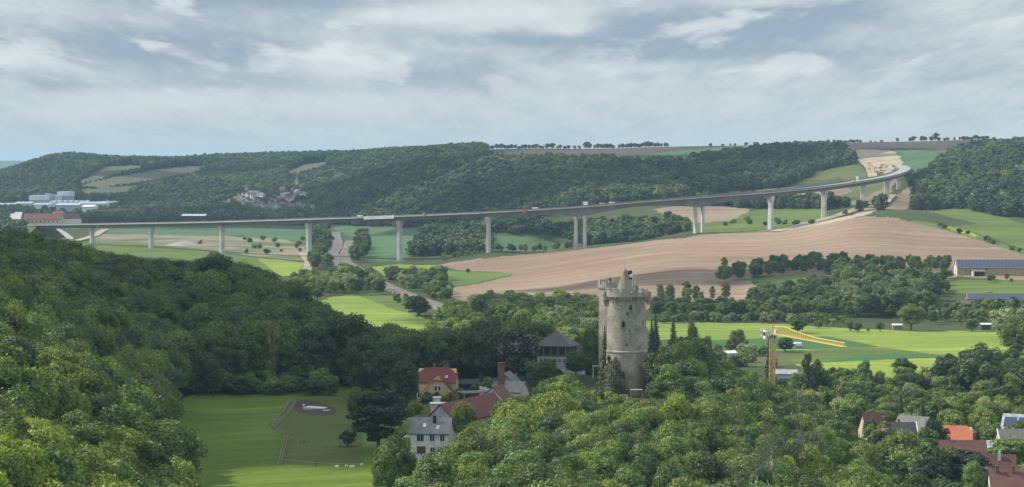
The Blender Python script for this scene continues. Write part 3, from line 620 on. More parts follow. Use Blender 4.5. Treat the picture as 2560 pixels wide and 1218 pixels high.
# ------------------------------------------------------------------ instanced stuff (woods nobody could count)
def scatter(name, meshes, pts, scl, label, cat):
    """one object: crowns standing on the given points"""
    pts = np.asarray(pts, float); n = len(pts)
    me = bpy.data.meshes.new(name); me.vertices.add(n); me.vertices.foreach_set('co', pts.astype(np.float32).ravel())
    g = np.random.default_rng(n)
    a = me.attributes.new('scl', 'FLOAT_VECTOR', 'POINT'); a.data.foreach_set('vector', np.asarray(scl, np.float32).ravel())
    a = me.attributes.new('rotz', 'FLOAT', 'POINT'); a.data.foreach_set('value', g.uniform(0, 6.28, n).astype(np.float32))
    a = me.attributes.new('pick', 'INT', 'POINT'); a.data.foreach_set('value', g.integers(0, len(meshes), n).astype(np.int32))
    o = bpy.data.objects.new(name, me); COL.objects.link(o); tag(o, label, cat, kind='stuff')
    nt = bpy.data.node_groups.new(name, 'GeometryNodeTree')
    nt.interface.new_socket('Geometry', in_out='INPUT', socket_type='NodeSocketGeometry'); nt.interface.new_socket('Geometry', in_out='OUTPUT', socket_type='NodeSocketGeometry')
    gi = nt.nodes.new('NodeGroupInput'); go = nt.nodes.new('NodeGroupOutput'); jn = nt.nodes.new('GeometryNodeGeometryToInstance')
    for ms in reversed(meshes):
        po = bpy.data.objects.new('far_crown', ms)
        oi = nt.nodes.new('GeometryNodeObjectInfo'); oi.inputs['Object'].default_value = po; oi.inputs['As Instance'].default_value = True
        nt.links.new(oi.outputs['Geometry'], jn.inputs[0])
    ip = nt.nodes.new('GeometryNodeInstanceOnPoints'); ip.inputs['Pick Instance'].default_value = True
    def attr(nm, ty):
        q = nt.nodes.new('GeometryNodeInputNamedAttribute'); q.data_type = ty; q.inputs['Name'].default_value = nm; return q.outputs[0]
    cx_ = nt.nodes.new('ShaderNodeCombineXYZ'); nt.links.new(attr('rotz', 'FLOAT'), cx_.inputs[2])
    nt.links.new(gi.outputs[0], ip.inputs['Points']); nt.links.new(jn.outputs[0], ip.inputs['Instance']); nt.links.new(attr('pick', 'INT'), ip.inputs['Instance Index'])
    nt.links.new(cx_.outputs[0], ip.inputs['Rotation']); nt.links.new(attr('scl', 'FLOAT_VECTOR'), ip.inputs['Scale']); nt.links.new(ip.outputs[0], go.inputs[0])
    md = o.modifiers.new('grow', 'NODES'); md.node_group = nt
    return o
# rows of the nearest ground ahead of each place: is it in sight?
def sight(x, y, h):
    """pixel row of the top of something h tall, minus the highest row reached by the nearer ground"""
    x = np.asarray(x, float); y = np.asarray(y, float); z = hz_at(x, y); top = proj(x, y, z + h)[1]; best = np.full(len(x), 1e9)
    for t in np.linspace(.12, .985, 46):
        yy = y * t; ok = yy > 180; zz_ = hz_at(x * t, yy); r = proj(x * t, yy, zz_)[1]; best = np.where(ok, np.minimum(best, r), best)
    return top - best
def jitter(u0, u1, Y0, Y1, s):
    """points on a jittered grid over the sector between two bearings"""
    P_ = []; Y = Y0
    while Y < Y1:
        x0, x1 = xat(u0, Y), xat(u1, Y); n = max(1, int((x1 - x0) / s)); xs = x0 + (np.arange(n) + .5 + rng.uniform(-.42, .42, n)) * (x1 - x0) / n
        P_.append(np.stack([xs, Y + rng.uniform(-.42, .42, n) * s], 1)); Y += s * .95
    return np.concatenate(P_)

KEEP = []                                                        # places to keep free of trees: (x, y, radius)
def free(P_):
    ok = np.ones(len(P_), bool)
    for x, y, r in KEEP: ok &= (P_[:, 0] - x) ** 2 + (P_[:, 1] - y) ** 2 > r * r
    return ok
def keep_px(u, Y, r): KEEP.append((xat(u, Y), Y, r))

# ------------------------------------------------------------------ places kept clear for buildings
TW1 = (xat(1567, 600), 600.0); TW2 = (xat(1556, 628), 634.0)
keep_px(1567, 600, 8); keep_px(1540, 630, 10); keep_px(1540, 590, 8)
keep_px(1095, 655, 12); keep_px(1085, 540, 9); keep_px(1150, 570, 9); keep_px(1200, 605, 9); keep_px(1250, 640, 10); keep_px(1390, 680, 9)
keep_px(1210, 660, 8); keep_px(1040, 640, 8)
for u, Y, r in ((2195, 700, 9), (2270, 690, 11), (2400, 660, 10), (2410, 630, 12), (2500, 600, 12), (2540, 570, 10), (2545, 720, 12), (2545, 660, 12), (2330, 655, 8), (2470, 640, 9), (2450, 600, 9), (2530, 590, 10), (1932, 800, 9), (2050, 800, 7)): keep_px(u, Y, r)

REGN = [r[0] for r in REG]
def wooded(P_):
    c = cover(P_[:, 0], P_[:, 1]); ok = np.isin(c, [i for i, r in enumerate(REG) if r[0] in ('ground', 'valley_grass')]); return ok

# ------------------------------------------------------------------ near woods: candidates
def left_edge(Y):                                                # right-hand limit of the left wood
    return np.interp(Y, [180, 400, 440, 500, 560, 610, 640, 672, 700, 720, 800, 860, 950, 1100], [400, 430, 440, 428, 400, 400, 425, 490, 700, 1010, 960, 930, 830, 700])
def hill_edge(Y):                                                # left-hand limit of the castle hill wood
    return np.interp(Y, [300, 400, 430, 460, 500, 540, 580, 600, 640, 700], [900, 965, 1010, 1075, 1180, 1300, 1400, 1430, 1440, 1480])
def hill_right(Y): return np.interp(Y, [300, 450, 520, 600, 640, 700, 740], [2420, 2330, 2200, 2150, 2080, 1980, 1800])
near = []                                                        # x, y, h, r, kind key, where
A_ = jitter(-260, 1020, 215, 1080, 7.6); uu = uof(A_[:, 0], A_[:, 1]); Yy = A_[:, 1]
A_ = A_[(uu < left_edge(Yy)) & free(A_)]
for x, y in A_:
    u = uof(x, y); h = random.uniform(11.5, 15.5); k = random.random()
    if y < 430 and u < 480: key = 'wood_fresh' if k < .55 else ('wood_olive' if k < .75 else 'wood_mid')
    elif y < 600: key = 'wood_mid' if k < .5 else ('wood_fresh' if k < .72 else ('wood_deep' if k < .9 else 'wood_olive'))
    else: key = 'wood_deep' if k < .55 else ('wood_mid' if k < .93 else 'wood_olive')
    if y > 680 and u > 500: h *= 1.25
    near.append((x, y, h, h * random.uniform(.33, .42), key, 'left'))
B_ = jitter(880, 2440, 300, 742, 6.0); uu = uof(B_[:, 0], B_[:, 1]); Yy = B_[:, 1]
B_ = B_[(uu > hill_edge(Yy)) & (uu < hill_right(Yy)) & free(B_)]
for x, y in B_:
    u = uof(x, y); h = random.uniform(8.5, 14); k = random.random()
    if 555 < y < 612 and 1440 < u < 1650:
        if y > 575 and u < 1600: continue
        h = random.uniform(3, 5)
    if y > 605 and u < 1650:
        if u > 1480: continue
        h = random.uniform(5, 8)
    if u > 1640 and y > 600: h = random.uniform(11, 15.5)
    if u > 1740 and y > 600: h = random.uniform(9, 12)
    if y < 560 and 1400 < u < 1660: h = min(h, 10)
    key = 'wood_fresh' if k < .30 else ('wood_mid' if k < .70 else ('wood_deep' if k < .82 else 'wood_olive'))
    if u > 1640 and y > 560: key = 'wood_deep' if k < .5 else ('wood_mid' if k < .9 else 'wood_olive')
    near.append((x, y, h, max(h * random.uniform(.29, .42), 2.0), key, 'hill'))
# dark trees in the park behind the houses
C_ = jitter(940, 1480, 700, 800, 8.5); C_ = C_[free(C_)]
for x, y in C_:
    u = uof(x, y); h = random.uniform(14, 18) if u < 1330 else random.uniform(8, 12); k = random.random()
    near.append((x, y, h, h * .36, 'wood_deep' if k < .6 else ('wood_mid' if k < .85 else 'wood_olive'), 'park'))
# which of them show largest: paint front to back into a coarse picture
# no crown of the castle hill or left wood may rise above the outlines seen in the photograph
def capline(u, wh):
    if wh == 'left': return np.interp(u, [-300, 0, 130, 300, 400, 480, 600, 700, 760, 830, 960, 1020], [552, 562, 575, 600, 612, 622, 642, 690, 730, 782, 826, 836])
    return np.interp(u, [880, 960, 1050, 1160, 1230, 1270, 1340, 1430, 1455, 1480, 1560, 1648, 1655, 1740, 1800, 1950, 2100, 2180, 2230, 2300, 2360, 2450, 2560],
                        [1215, 1185, 1135, 1072, 1010, 988, 950, 928, 955, 985, 1005, 990, 862, 842, 885, 916, 962, 1022, 1088, 1122, 1158, 1170, 1205])
nn = []
for (x, y, h, r, key, wh) in near:
    if wh == 'park': nn.append((x, y, h, r, key, wh)); continue
    u = uof(x, y); m_ = zrow(float(capline(u, wh)) + random.uniform(0, 14), y) - zat(x, y)
    if wh == 'left': m_ = max(m_, 6)
    if h > m_: r *= max(.7, m_ / h); h = m_ * random.uniform(.86, 1)
    if h < 2.0: continue
    nn.append((x, y, h, r, key, wh))
near = nn
near.sort(key=lambda t: t[1])
BUF = np.zeros((152, 320), bool); vis = []
for (x, y, h, r, key, wh) in near:
    z = zat(x, y); u, v0 = proj(x, y, z + h); v1 = proj(x, y, z + h * .2)[1]; ru = r * FPX / y
    a0, a1, b0, b1 = int(max(0, (u - ru) / 8)), int(min(320, (u + ru) / 8 + 1)), int(max(0, v0 / 8)), int(min(152, v1 / 8 + 1))
    if a0 >= a1 or b0 >= b1: vis.append(0); continue
    s = BUF[b0:b1, a0:a1]; vis.append(int((~s).sum()))
    yy, xx = np.mgrid[b0:b1, a0:a1]; e = ((xx * 8 - u) / ru) ** 2 + ((yy * 8 - (v0 + v1) / 2) / ((v1 - v0) / 2)) ** 2 < .9; s |= e
order = sorted(range(len(near)), key=lambda i: -vis[i]); chosen = set(order[:300])
TONE = {'wood_deep': 'dark green', 'wood_mid': 'mid green', 'wood_fresh': 'fresh yellow-green', 'wood_olive': 'dull olive'}
def place_words(x, y, h, wh):
    u, v = proj(x, y, zat(x, y) + h * .7)
    if wh == 'park': return 'in the park behind the yellow house'
    if wh == 'left':
        if y > 640 and u > 420: return 'in the shaded wood edge beyond the clearing' if y < 760 else 'along the crest of the wood beyond the clearing'
        if y > 760: return 'on the skyline of the wooded hill at left'
        if v > 1000: return 'in the bottom left corner of the near wood'
        if u > 300: return 'on the left wood edge beside the clearing'
        return 'midway up the near left wood' if v > 820 else 'high on the left wooded slope below its skyline'
    if u < 1350: return 'on the castle hill facing the houses' if v < 1100 else 'low on the castle hill at bottom centre'
    if u < 1660: return 'below the grassy spot at the tower foot' if v < 1110 else 'at the bottom edge under the castle tower'
    if u < 1850: return 'right beside the castle tower on the hill crest' if v < 1000 else 'on the slope right below the castle tower'
    return 'on the ridge left of the village roofs' if v < 1080 else 'at the castle hill foot near the village'
stuff = []
for i, (x, y, h, r, key, wh) in enumerate(near):
    if i in chosen:
        pw = place_words(x, y, h, wh)
        plant(key, x, y, h, r, label=f'{TONE[key]} broadleaf tree {pw}', group=f'{TONE[key]} trees {pw}')
    else: stuff.append((x, y, h, r, key))
ki = ['wood_deep', 'wood_mid', 'wood_fresh', 'wood_olive']
for q, key in enumerate(ki):
    s = [t for t in stuff if t[4] == key]
    if q == 0: allp = []; alls = []
for t in stuff:
    m_ = KIND[t[4]][0]; allp.append((t[0], t[1], zat(t[0], t[1]))); alls.append((t[3] / m_[3], t[3] / m_[3], t[2] / m_[2]))
# one object for every remaining tree of the near woods; the tone picks follow where they stand
o = scatter('woodland', [KIND[k][j][0] for k in ki for j in range(3)], allp, alls, 'remaining crowns closing the near woods on both slopes', 'woodland')
pk = np.array([ki.index(t[4]) * 3 + random.randrange(3) for t in stuff], np.int32); o.data.attributes['pick'].data.foreach_set('value', pk)

# ------------------------------------------------------------------ far woods on the hillsides
VP = [(590, 499), (597, 492), (604, 496), (611, 489), (618, 479), (620, 490), (628, 487), (634, 493), (640, 485), (648, 488), (655, 491), (575, 506), (583, 503), (568, 512), (590, 511), (600, 505), (610, 503), (622, 506), (632, 503), (641, 508), (596, 514), (613, 513), (626, 517), (640, 518), (652, 514), (660, 521), (634, 526), (622, 524), (668, 526), (672, 519), (677, 508), (684, 506), (705, 476), (700, 498), (708, 492), (716, 489), (722, 494), (716, 500), (727, 503), (731, 497), (738, 490), (744, 482), (749, 488), (735, 478), (757, 488), (765, 489), (704, 515), (712, 519), (719, 514), (727, 520), (735, 516), (743, 522), (751, 518), (758, 524), (765, 520), (748, 512), (771, 528), (780, 520), (786, 525), (695, 524), (688, 530), (702, 532), (716, 533), (724, 531), (781, 538), (788, 536), (741, 531), (672, 534), (504, 503), (866, 530), (872, 526), (910, 519), (912, 537), (924, 538), (965, 516), (1202, 497), (1040, 504), (700, 505), (690, 517)]

F_ = jitter(-420, 2980, 2050, 5000, 8.6)
P = F_; ok = wooded(P); ye = P[:, 1]; ue = uof(P[:, 0], P[:, 1]); zf = hz_at(P[:, 0], P[:, 1]); ur, vr = proj(P[:, 0], P[:, 1], zf)
mask = np.zeros(len(P), bool)
def area(poly, a, b): return inpoly(ur, vr, poly) & (ye > a) & (ye < b)
mask |= area([(-500, 380), (1200, 370), (1240, 400), (1700, 410), (1960, 372), (2110, 372), (2160, 430), (2030, 440), (1960, 470), (1780, 482), (1640, 505), (1200, 560), (1000, 570), (560, 560), (-500, 560)], 2150, 5000)
mask |= area([(1000, 560), (1230, 560), (1420, 570), (1700, 560), (1745, 592), (1600, 608), (1480, 620), (1440, 612), (1400, 590), (1215, 585), (1230, 640), (1000, 648)], 1900, 2600)
mask |= area([(1700, 508), (2040, 512), (2120, 518), (2060, 528), (1900, 524), (1780, 516)], 2150, 2500)
mask |= area([(2110, 552), (2160, 520), (2280, 530), (2330, 540), (2460, 575), (2440, 588), (2320, 566), (2240, 548)], 1800, 2300)
mask |= area([(2290, 530), (2275, 470), (2310, 420), (2400, 380), (2520, 356), (3000, 345), (3000, 600), (2560, 560), (2420, 530)], 1950, 3000)
mask |= area([(-500, 560), (60, 560), (60, 600), (-500, 640)], 2400, 3600)
mask &= ok
# openings for the village, the works and single clearings
for (u, v, ru, rv) in ((690, 502, 88, 14), (620, 498, 62, 12), (740, 528, 70, 12), (130, 512, 120, 14), (0, 520, 60, 10), (240, 512, 60, 8), (100, 552, 130, 12), (490, 548, 42, 10), (1015, 535, 30, 6), (860, 535, 30, 8)):
    inn = ((ur - u) / ru) ** 2 + ((vr - v) / rv) ** 2 < 1
    mask &= ~(inn & (rng.random(len(P)) < (.93 if u in (130, 0, 240, 100, 490) else .35)))
# a clear yard and view in front of every village house
for (u, v) in VP:
    p = hit(u, v + 2, 2500); mask &= ~((np.abs(P[:, 0] - p.x) < 11) & (P[:, 1] > p.y - 30) & (P[:, 1] < p.y + 4) & ((P[:, 1] > p.y - 9) | (rng.random(len(P)) < .7)) & (np.abs(P[:, 0] - p.x) < 5.5))
P = P[mask]; h = 6.5 + 7.5 * rng.random(len(P)) ** 1.3 + 2 * np.sin(P[:, 0] / 90) * np.cos(P[:, 1] / 130)
vin = [r[2] for r in REG if r[0] == 'vineyard']; ur, vr = proj(P[:, 0], P[:, 1], hz_at(P[:, 0], P[:, 1]))
for pl in vin:
    for dv in (6, 12, 18): h = np.where(inpoly(ur, vr - dv, pl) & (P[:, 1] > 3500), np.minimum(h, 3.5), h)
inv = (((ur - 690) / 105) ** 2 + ((vr - 510) / 30) ** 2 < 1); h = np.where(inv, h * .55, h)
keepf = sight(P[:, 0], P[:, 1], h) < 14; P = P[keepf]; h = h[keepf]
pz = hz_at(P[:, 0], P[:, 1]) - .4
# river-flat and footslope trees stand low; hills behind get full height
o = scatter('hillside_wood', FAR, np.stack([P[:, 0], P[:, 1], pz], 1), np.stack([(h / 11) ** .6 * rng.uniform(.85, 1.5, len(h)), (h / 11) ** .6 * rng.uniform(.85, 1.5, len(h)), h / 11], 1), 'hazy unbroken woodland covering the far hillsides', 'woodland')
sn = np.sin(P[:, 0] / 47 + 1.7 * np.sin(P[:, 1] / 71)) * np.cos(P[:, 1] / 58 + np.sin(P[:, 0] / 83)) + rng.normal(size=len(P)) * .55
o.data.attributes['pick'].data.foreach_set('value', np.where(sn > .72, rng.integers(3, 5, len(P)), np.where(sn < -.72, rng.integers(5, 7, len(P)), rng.integers(0, 3, len(P)))).astype(np.int32))
print('far trees', len(P), 'near', len(near))

# ------------------------------------------------------------------ valley trees: clusters (u0, u1, Y0, Y1, spacing, h0, h1, kinds, words)
CL = [
 (1060, 1500, 960, 1130, 9.5, 9, 13, ('willow', 'river_fresh', 'river_tree'), 'in the light green belt behind the park'),
 (1110, 1500, 1130, 1330, 10.5, 9, 14, ('willow', 'river_tree', 'river_fresh'), 'in the belt between railway and castle'),
 (1010, 1075, 1275, 1330, 8, 8, 10, ('river_dark',), 'in the dark round clump beside the railway'),
 (1100, 1240, 1040, 1200, 9, 9, 13, ('river_tree', 'river_fresh'), 'beside the railway near the lower bend'),
 (985, 1110, 1410, 1480, 7, 3, 5, ('river_tree', 'river_fresh'), 'along the near side of the railway'),
 (960, 1115, 1540, 1760, 9, 6, 11, ('river_tree', 'willow', 'river_dark'), 'in the copse right of the railway'),
 (1060, 1130, 1440, 1540, 8, 5, 9, ('river_tree', 'willow'), 'at the tip of the tan field'),
 (725, 860, 1500, 1660, 10, 6, 10, ('willow', 'river_tree', 'river_fresh'), 'left of the railway junction'),
 (850, 960, 1500, 1720, 10.5, 8, 13, ('willow', 'river_tree', 'river_dark'), 'in the grove below the railway fork'),
 (780, 835, 1850, 2750, 14, 9, 15, ('river_dark', 'river_tree'), 'in the strip left of the railway under the viaduct'),
 (872, 925, 1950, 2500, 13, 10, 16, ('river_dark',), 'between the two railway lines'),
 (1620, 2140, 1290, 1350, 8.5, 6, 9.5, ('river_dark', 'river_tree'), 'in the dark belt behind the bright meadow'),
 (1620, 1760, 1350, 1400, 13, 11, 14, ('poplar',), 'in the loose thin row at the field foot'),
 (2100, 2330, 1290, 1420, 10.5, 12, 17, ('river_tree', 'river_dark', 'willow'), 'in the tall grove right of the meadow'),
 (2330, 2760, 1250, 1320, 9, 5.5, 8, ('willow', 'river_tree'), 'in front of the low solar barn'),
 (1870, 2130, 1370, 1440, 8.5, 6, 10, ('river_dark', 'river_tree'), 'in the lower hedge inside the tan field'),
 (1800, 1850, 1500, 1530, 9, 9, 13, ('poplar', 'river_tree'), 'at the left end of the upper field hedge'),
 (1835, 2380, 1515, 1560, 9, 6, 9, ('river_dark', 'river_tree'), 'in the upper hedge of the tan field'),
 (2060, 2160, 1380, 1500, 10, 8, 12, ('river_tree', 'willow', 'river_dark'), 'where the two field hedges meet'),
 (2210, 2380, 1400, 1480, 9, 4, 8, ('river_dark', 'river_tree'), 'in the scrub below the big barn'),
 (2470, 2700, 1440, 1465, 9, 2.5, 5, ('river_tree',), 'in front of the big solar barn'),
 (2450, 2900, 1330, 1370, 8, 3, 4.5, ('river_dark',), 'in the low hedge between the barns'),
 (1095, 1430, 1975, 2010, 9, 4, 7, ('willow', 'river_tree'), 'in the hedge on the tan field rim'),
 (2170, 2560, 760, 905, 9, 5, 9.5, ('river_tree', 'river_fresh', 'river_dark', 'willow'), 'in the gardens between road and village'),
 (1990, 2180, 740, 880, 8.5, 7, 10.5, ('river_tree', 'river_dark', 'willow'), 'in the trees at the bend of the road'),
 (2350, 3000, 860, 925, 9, 9, 13, ('river_tree', 'river_dark'), 'in the tall trees at the right beside the road'),
 (1700, 1960, 760, 880, 8.5, 6, 9, ('willow', 'river_tree'), 'in the silvery scrub beyond the hill crest'),
 (2170, 2340, 640, 760, 9, 6, 9, ('river_tree', 'river_fresh', 'river_dark'), 'among the left village houses'),
 (2340, 2900, 690, 760, 9, 6, 9, ('river_tree', 'river_fresh'), 'in the gardens behind the village roofs'),
 (2180, 2400, 480, 600, 8.5, 9, 12, ('river_dark', 'river_tree'), 'in the dark trees at the lower right edge'),
]
ROADX = lambda P_: np.isin(cover(P_[:, 0], P_[:, 1]), [i for i, r in enumerate(REG) if r[0] in ('road', 'ploughed_field', 'crop_field', 'hilltop_grass') or (r[0] == 'meadow' and r[1] == 'grass_bright')])
ROADX2 = lambda P_: np.isin(cover(P_[:, 0], P_[:, 1]), [i for i, r in enumerate(REG) if r[0] in ('road',)])
TONE2 = {'willow': 'silvery green', 'river_tree': 'mid green', 'river_dark': 'dark green', 'river_fresh': 'fresh green', 'poplar': 'thin olive'}
nv = 0
from collections import Counter
cnt = Counter()
rails_u = lambda Y: np.interp(Y, [1050, 1200, 1300, 1380, 1500, 1600, 1700, 1850, 2000, 2200, 2500], [1290, 1210, 1145, 1110, 1010, 962, 930, 895, 858, 866, 876])
rail2_u = lambda Y: np.interp(Y, [1900, 2000, 2200, 2400, 2800], [838, 836, 832, 846, 838])
def cluster_pts():
    out_ = []
    for (u0, u1, Y0, Y1, s, h0, h1, keys, words) in CL:
        Q = jitter(u0, u1, Y0, Y1, s); Q = Q[free(Q) & ~(ROADX2(Q) if ('hedge' in words or 'field' in words) else ROADX(Q))]
        uq = uof(Q[:, 0], Q[:, 1]); dr = np.abs(uq - rails_u(Q[:, 1])) * Q[:, 1] / FPX
        Q = Q[(dr > 9) | (Q[:, 1] < 1040) | (Q[:, 1] > 2500)]
        uq = uof(Q[:, 0], Q[:, 1]); dr = np.abs(uq - rail2_u(Q[:, 1])) * Q[:, 1] / FPX; Q = Q[(dr > 8) | (Q[:, 1] < 1880)]
        for x, y in Q: out_.append((x, y, random.uniform(h0, h1), random.choice(keys), words))
    return out_
VT = cluster_pts(); print('valley trees', len(VT))
VT.sort(key=lambda t: -(t[2] / t[1]) * (1.0 if 0 < uof(t[0], t[1]) < 2600 else .1))
sg = sight([t[0] for t in VT], [t[1] for t in VT], np.array([t[2] for t in VT]))
rest = []
for i, (x, y, h, key, words) in enumerate(VT):
    r = h * random.uniform(.34, .46) * (1 if key != 'poplar' else .6)
    if nv < 300 and sg[i] < 0 and -40 < uof(x, y) < 2600:
        nv += 1; plant(key, x, y, h, r, name='valley_tree', label=f'{TONE2[key]} tree {words}', group=f'{TONE2[key]} trees {words}')
    else: rest.append((x, y, h, r, key))
vk = ['willow', 'river_tree', 'river_dark', 'river_fresh', 'poplar']
o = scatter('valley_wood', [KIND[k][j][0] for k in vk for j in range(3)], [(t[0], t[1], zat(t[0], t[1])) for t in rest],
            [(t[3] / KIND[t[4]][0][3],) * 2 + (t[2] / KIND[t[4]][0][2],) for t in rest], 'remaining smaller crowns of the valley belts and hedges', 'woodland')
o.data.attributes['pick'].data.foreach_set('value', np.array([vk.index(t[4]) * 3 + random.randrange(3) for t in rest], np.int32))

# ------------------------------------------------------------------ building helpers
class MB:
    def __init__(s): s.v = []; s.f = []
    def add(s, vs, fs):
        o_ = len(s.v); s.v += [tuple(v) for v in vs]; s.f += [tuple(i + o_ for i in f) for f in fs]; return s
    def box(s, x0, x1, y0, y1, z0, z1, rz=0, c=(0, 0)):
        P_ = [(x0, y0), (x1, y0), (x1, y1), (x0, y1)]; ca, sa = math.cos(rz), math.sin(rz)
        P_ = [(c[0] + (x - c[0]) * ca - (y - c[1]) * sa, c[1] + (x - c[0]) * sa + (y - c[1]) * ca) for x, y in P_]
        return s.add([(x, y, z0) for x, y in P_] + [(x, y, z1) for x, y in P_], [(3, 2, 1, 0), (4, 5, 6, 7), (0, 1, 5, 4), (1, 2, 6, 5), (2, 3, 7, 6), (3, 0, 4, 7)])
    def slab(s, pts, t):                                         # polygon pts thickened downwards by t
        n_ = len(pts); top = [Vector(p) for p in pts]; bot = [p - Vector((0, 0, t)) for p in top]
        return s.add(top + bot, [tuple(range(n_)), tuple(range(2 * n_ - 1, n_ - 1, -1))] + [(i, i + n_, (i + 1) % n_ + n_, (i + 1) % n_) for i in range(n_)])
    def prism(s, pts, y0, y1):                                   # outline in x, z pushed from y0 to y1
        n_ = len(pts)
        return s.add([(x, y0, z) for x, z in pts] + [(x, y1, z) for x, z in pts], [tuple(range(n_)), tuple(range(2 * n_ - 1, n_ - 1, -1))] + [(i, (i + 1) % n_, (i + 1) % n_ + n_, i + n_) for i in range(n_)][::1])
    def prismx(s, pts, x0, x1):                                  # outline in y, z pushed from x0 to x1
        n_ = len(pts)
        return s.add([(x0, y, z) for y, z in pts] + [(x1, y, z) for y, z in pts], [tuple(range(n_)), tuple(range(2 * n_ - 1, n_ - 1, -1))] + [(i, (i + 1) % n_, (i + 1) % n_ + n_, i + n_) for i in range(n_)])
    def lathe(s, prof, seg=24, c=(0, 0), a0=0, a1=2 * math.pi):
        n_ = len(prof); full = abs(a1 - a0 - 2 * math.pi) < 1e-6; m_ = seg if full else seg + 1; vs = []; fs = []
        for k in range(m_):
            t = a0 + (a1 - a0) * k / seg
            for r, z in prof: vs.append((c[0] + r * math.cos(t), c[1] + r * math.sin(t), z))
        for k in range(seg):
            for i in range(n_ - 1):
                a = k * n_ + i; b = ((k + 1) % m_) * n_ + i; fs.append((a, b, b + 1, a + 1))
        return s.add(vs, fs)
    def bar(s, a, b, w_, h_=None):                               # square bar between two points
        a = Vector(a); b = Vector(b); d = (b - a).normalized(); up = Vector((0, 0, 1)) if abs(d.z) < .95 else Vector((0, 1, 0))
        x = d.cross(up).normalized() * w_ / 2; y = d.cross(x).normalized() * (h_ or w_) / 2
        return s.add([a - x - y, a + x - y, a + x + y, a - x + y, b - x - y, b + x - y, b + x + y, b - x + y], [(3, 2, 1, 0), (4, 5, 6, 7), (0, 1, 5, 4), (1, 2, 6, 5), (2, 3, 7, 6), (3, 0, 4, 7)])
    def tube(s, pts, rads, seg=8):
        v, f = tube_np(pts, rads if hasattr(rads, '__len__') else [rads] * len(pts), seg); return s.add([tuple(q) for q in v], [tuple(int(i) for i in q) for q in f])
    def build(s, name, m_, parent=None, smooth=False, bevel=0, fix=True):
        me = bpy.data.meshes.new(name); me.from_pydata([tuple(map(float, v)) for v in s.v], [], s.f); me.update()
        if fix:
            bm = bmesh.new(); bm.from_mesh(me); bmesh.ops.recalc_face_normals(bm, faces=bm.faces)
            if bevel: bmesh.ops.bevel(bm, geom=[e for e in bm.edges], offset=bevel, segments=1, affect='EDGES')
            bm.to_mesh(me); bm.free()
        if smooth: me.polygons.foreach_set('use_smooth', [True] * len(me.polygons))
        me.materials.append(m_ if not isinstance(m_, str) else MATS[m_]); o = bpy.data.objects.new(name, me); COL.objects.link(o)
        if parent is not None: o.parent = parent
        return o
def copy_tree(o, parent=None):
    c = o.copy(); COL.objects.link(c); c.parent = parent
    for ch in list(o.children): copy_tree(ch, c)
    return c
for a in [('plaster_yellow', (.52, .41, .22)), ('plaster_white', (.66, .64, .60)), ('plaster_grey', (.42, .42, .42)), ('plaster_cream', (.55, .47, .34)), ('plaster_ochre', (.46, .32, .10))]:
    mat(a[0], a[1], .9, .14, .6, tuple(q * .78 for q in a[1]), spec=.2, obj=True)
def tile_mat(name, a, b, rows=3.2):
    m = bpy.data.materials.new(name); m.use_nodes = True; n = NT(m.node_tree); m.node_tree.nodes.clear()
    out = n.n('ShaderNodeOutputMaterial'); bs = n.n('ShaderNodeBsdfPrincipled'); n.L.new(bs.outputs[0], out.inputs[0]); bs.inputs['Roughness'].default_value = .75; bs.inputs['Specular IOR Level'].default_value = .35
    P_ = n.n('ShaderNodeTexCoord').outputs['Object']; x, y, z = n.sep(P_)
    fr = n.m('FRACT', n.m('MULTIPLY', z, rows)); ln = n.ss(fr, 0, .25)
    f = n.ss(n.noise(P_, .7, 5, .65), .35, .68); c = n.mix(f, a, b)
    k = n.m('MULTIPLY', n.m('ADD', .72, n.m('MULTIPLY', ln, .28)), n.m('ADD', .75, n.m('MULTIPLY', n.noise(P_, 4.5, 3, .7), .5)))
    n.put(bs.inputs['Base Color'], n.mix(1.0, c, n.comb(k, k, k), 'MULTIPLY'))
    bn = n.n('ShaderNodeBump'); bn.inputs['Strength'].default_value = .4; bn.inputs['Distance'].default_value = .05; n.put(bn.inputs['Height'], fr); n.put(bs.inputs['Normal'], bn.outputs[0])
    MATS[name] = m
tile_mat('tile_red', (.17, .045, .040), (.12, .035, .034)); tile_mat('tile_darkred', (.13, .045, .035), (.085, .034, .03)); tile_mat('tile_orange', (.52, .16, .08), (.42, .12, .06))
tile_mat('tile_brown', (.16, .070, .052), (.11, .05, .042)); tile_mat('slate', (.17, .17, .18), (.12, .12, .13)); tile_mat('slate_dark', (.045, .047, .055), (.065, .066, .07)); tile_mat('roof_grey', (.19, .17, .16), (.13, .12, .11))
tile_mat('tile_pink', (.42, .13, .12), (.34, .10, .09)); tile_mat('shingle', (.115, .10, .095), (.075, .068, .066))
mat('glass', (.02, .025, .03), .12, spec=.6); mat('white_paint', (.72, .72, .70), .6, .08, 2, obj=True); mat('dark_wood', (.045, .035, .030), .85, .3, 2, (.07, .055, .045), obj=True)
mat('zinc', (.62, .60, .60), .28, .2, .8, (.40, .38, .38), metal=.75, obj=True); mat('zinc_glare', (.62, .57, .58), .4, .25, 1.4, (.42, .36, .37), obj=True); mat('door_brown', (.10, .05, .035), .7, .2, 3, obj=True)
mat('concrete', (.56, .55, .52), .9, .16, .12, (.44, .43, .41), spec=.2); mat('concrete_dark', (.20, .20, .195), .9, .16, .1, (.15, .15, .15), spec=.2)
mat('brick_red', (.13, .07, .05), .9, .35, 1.5, (.19, .11, .075), obj=True); mat('steel_yellow', (.66, .50, .13), .5, .12, 1, obj=True); mat('steel_rust', (.52, .24, .10), .7, .3, .9, (.66, .46, .22), obj=True)
mat('steel_grey', (.20, .20, .20), .5, .15, 1, obj=True); mat('solar', (.035, .045, .085), .22, .15, .6, spec=.7, obj=True)
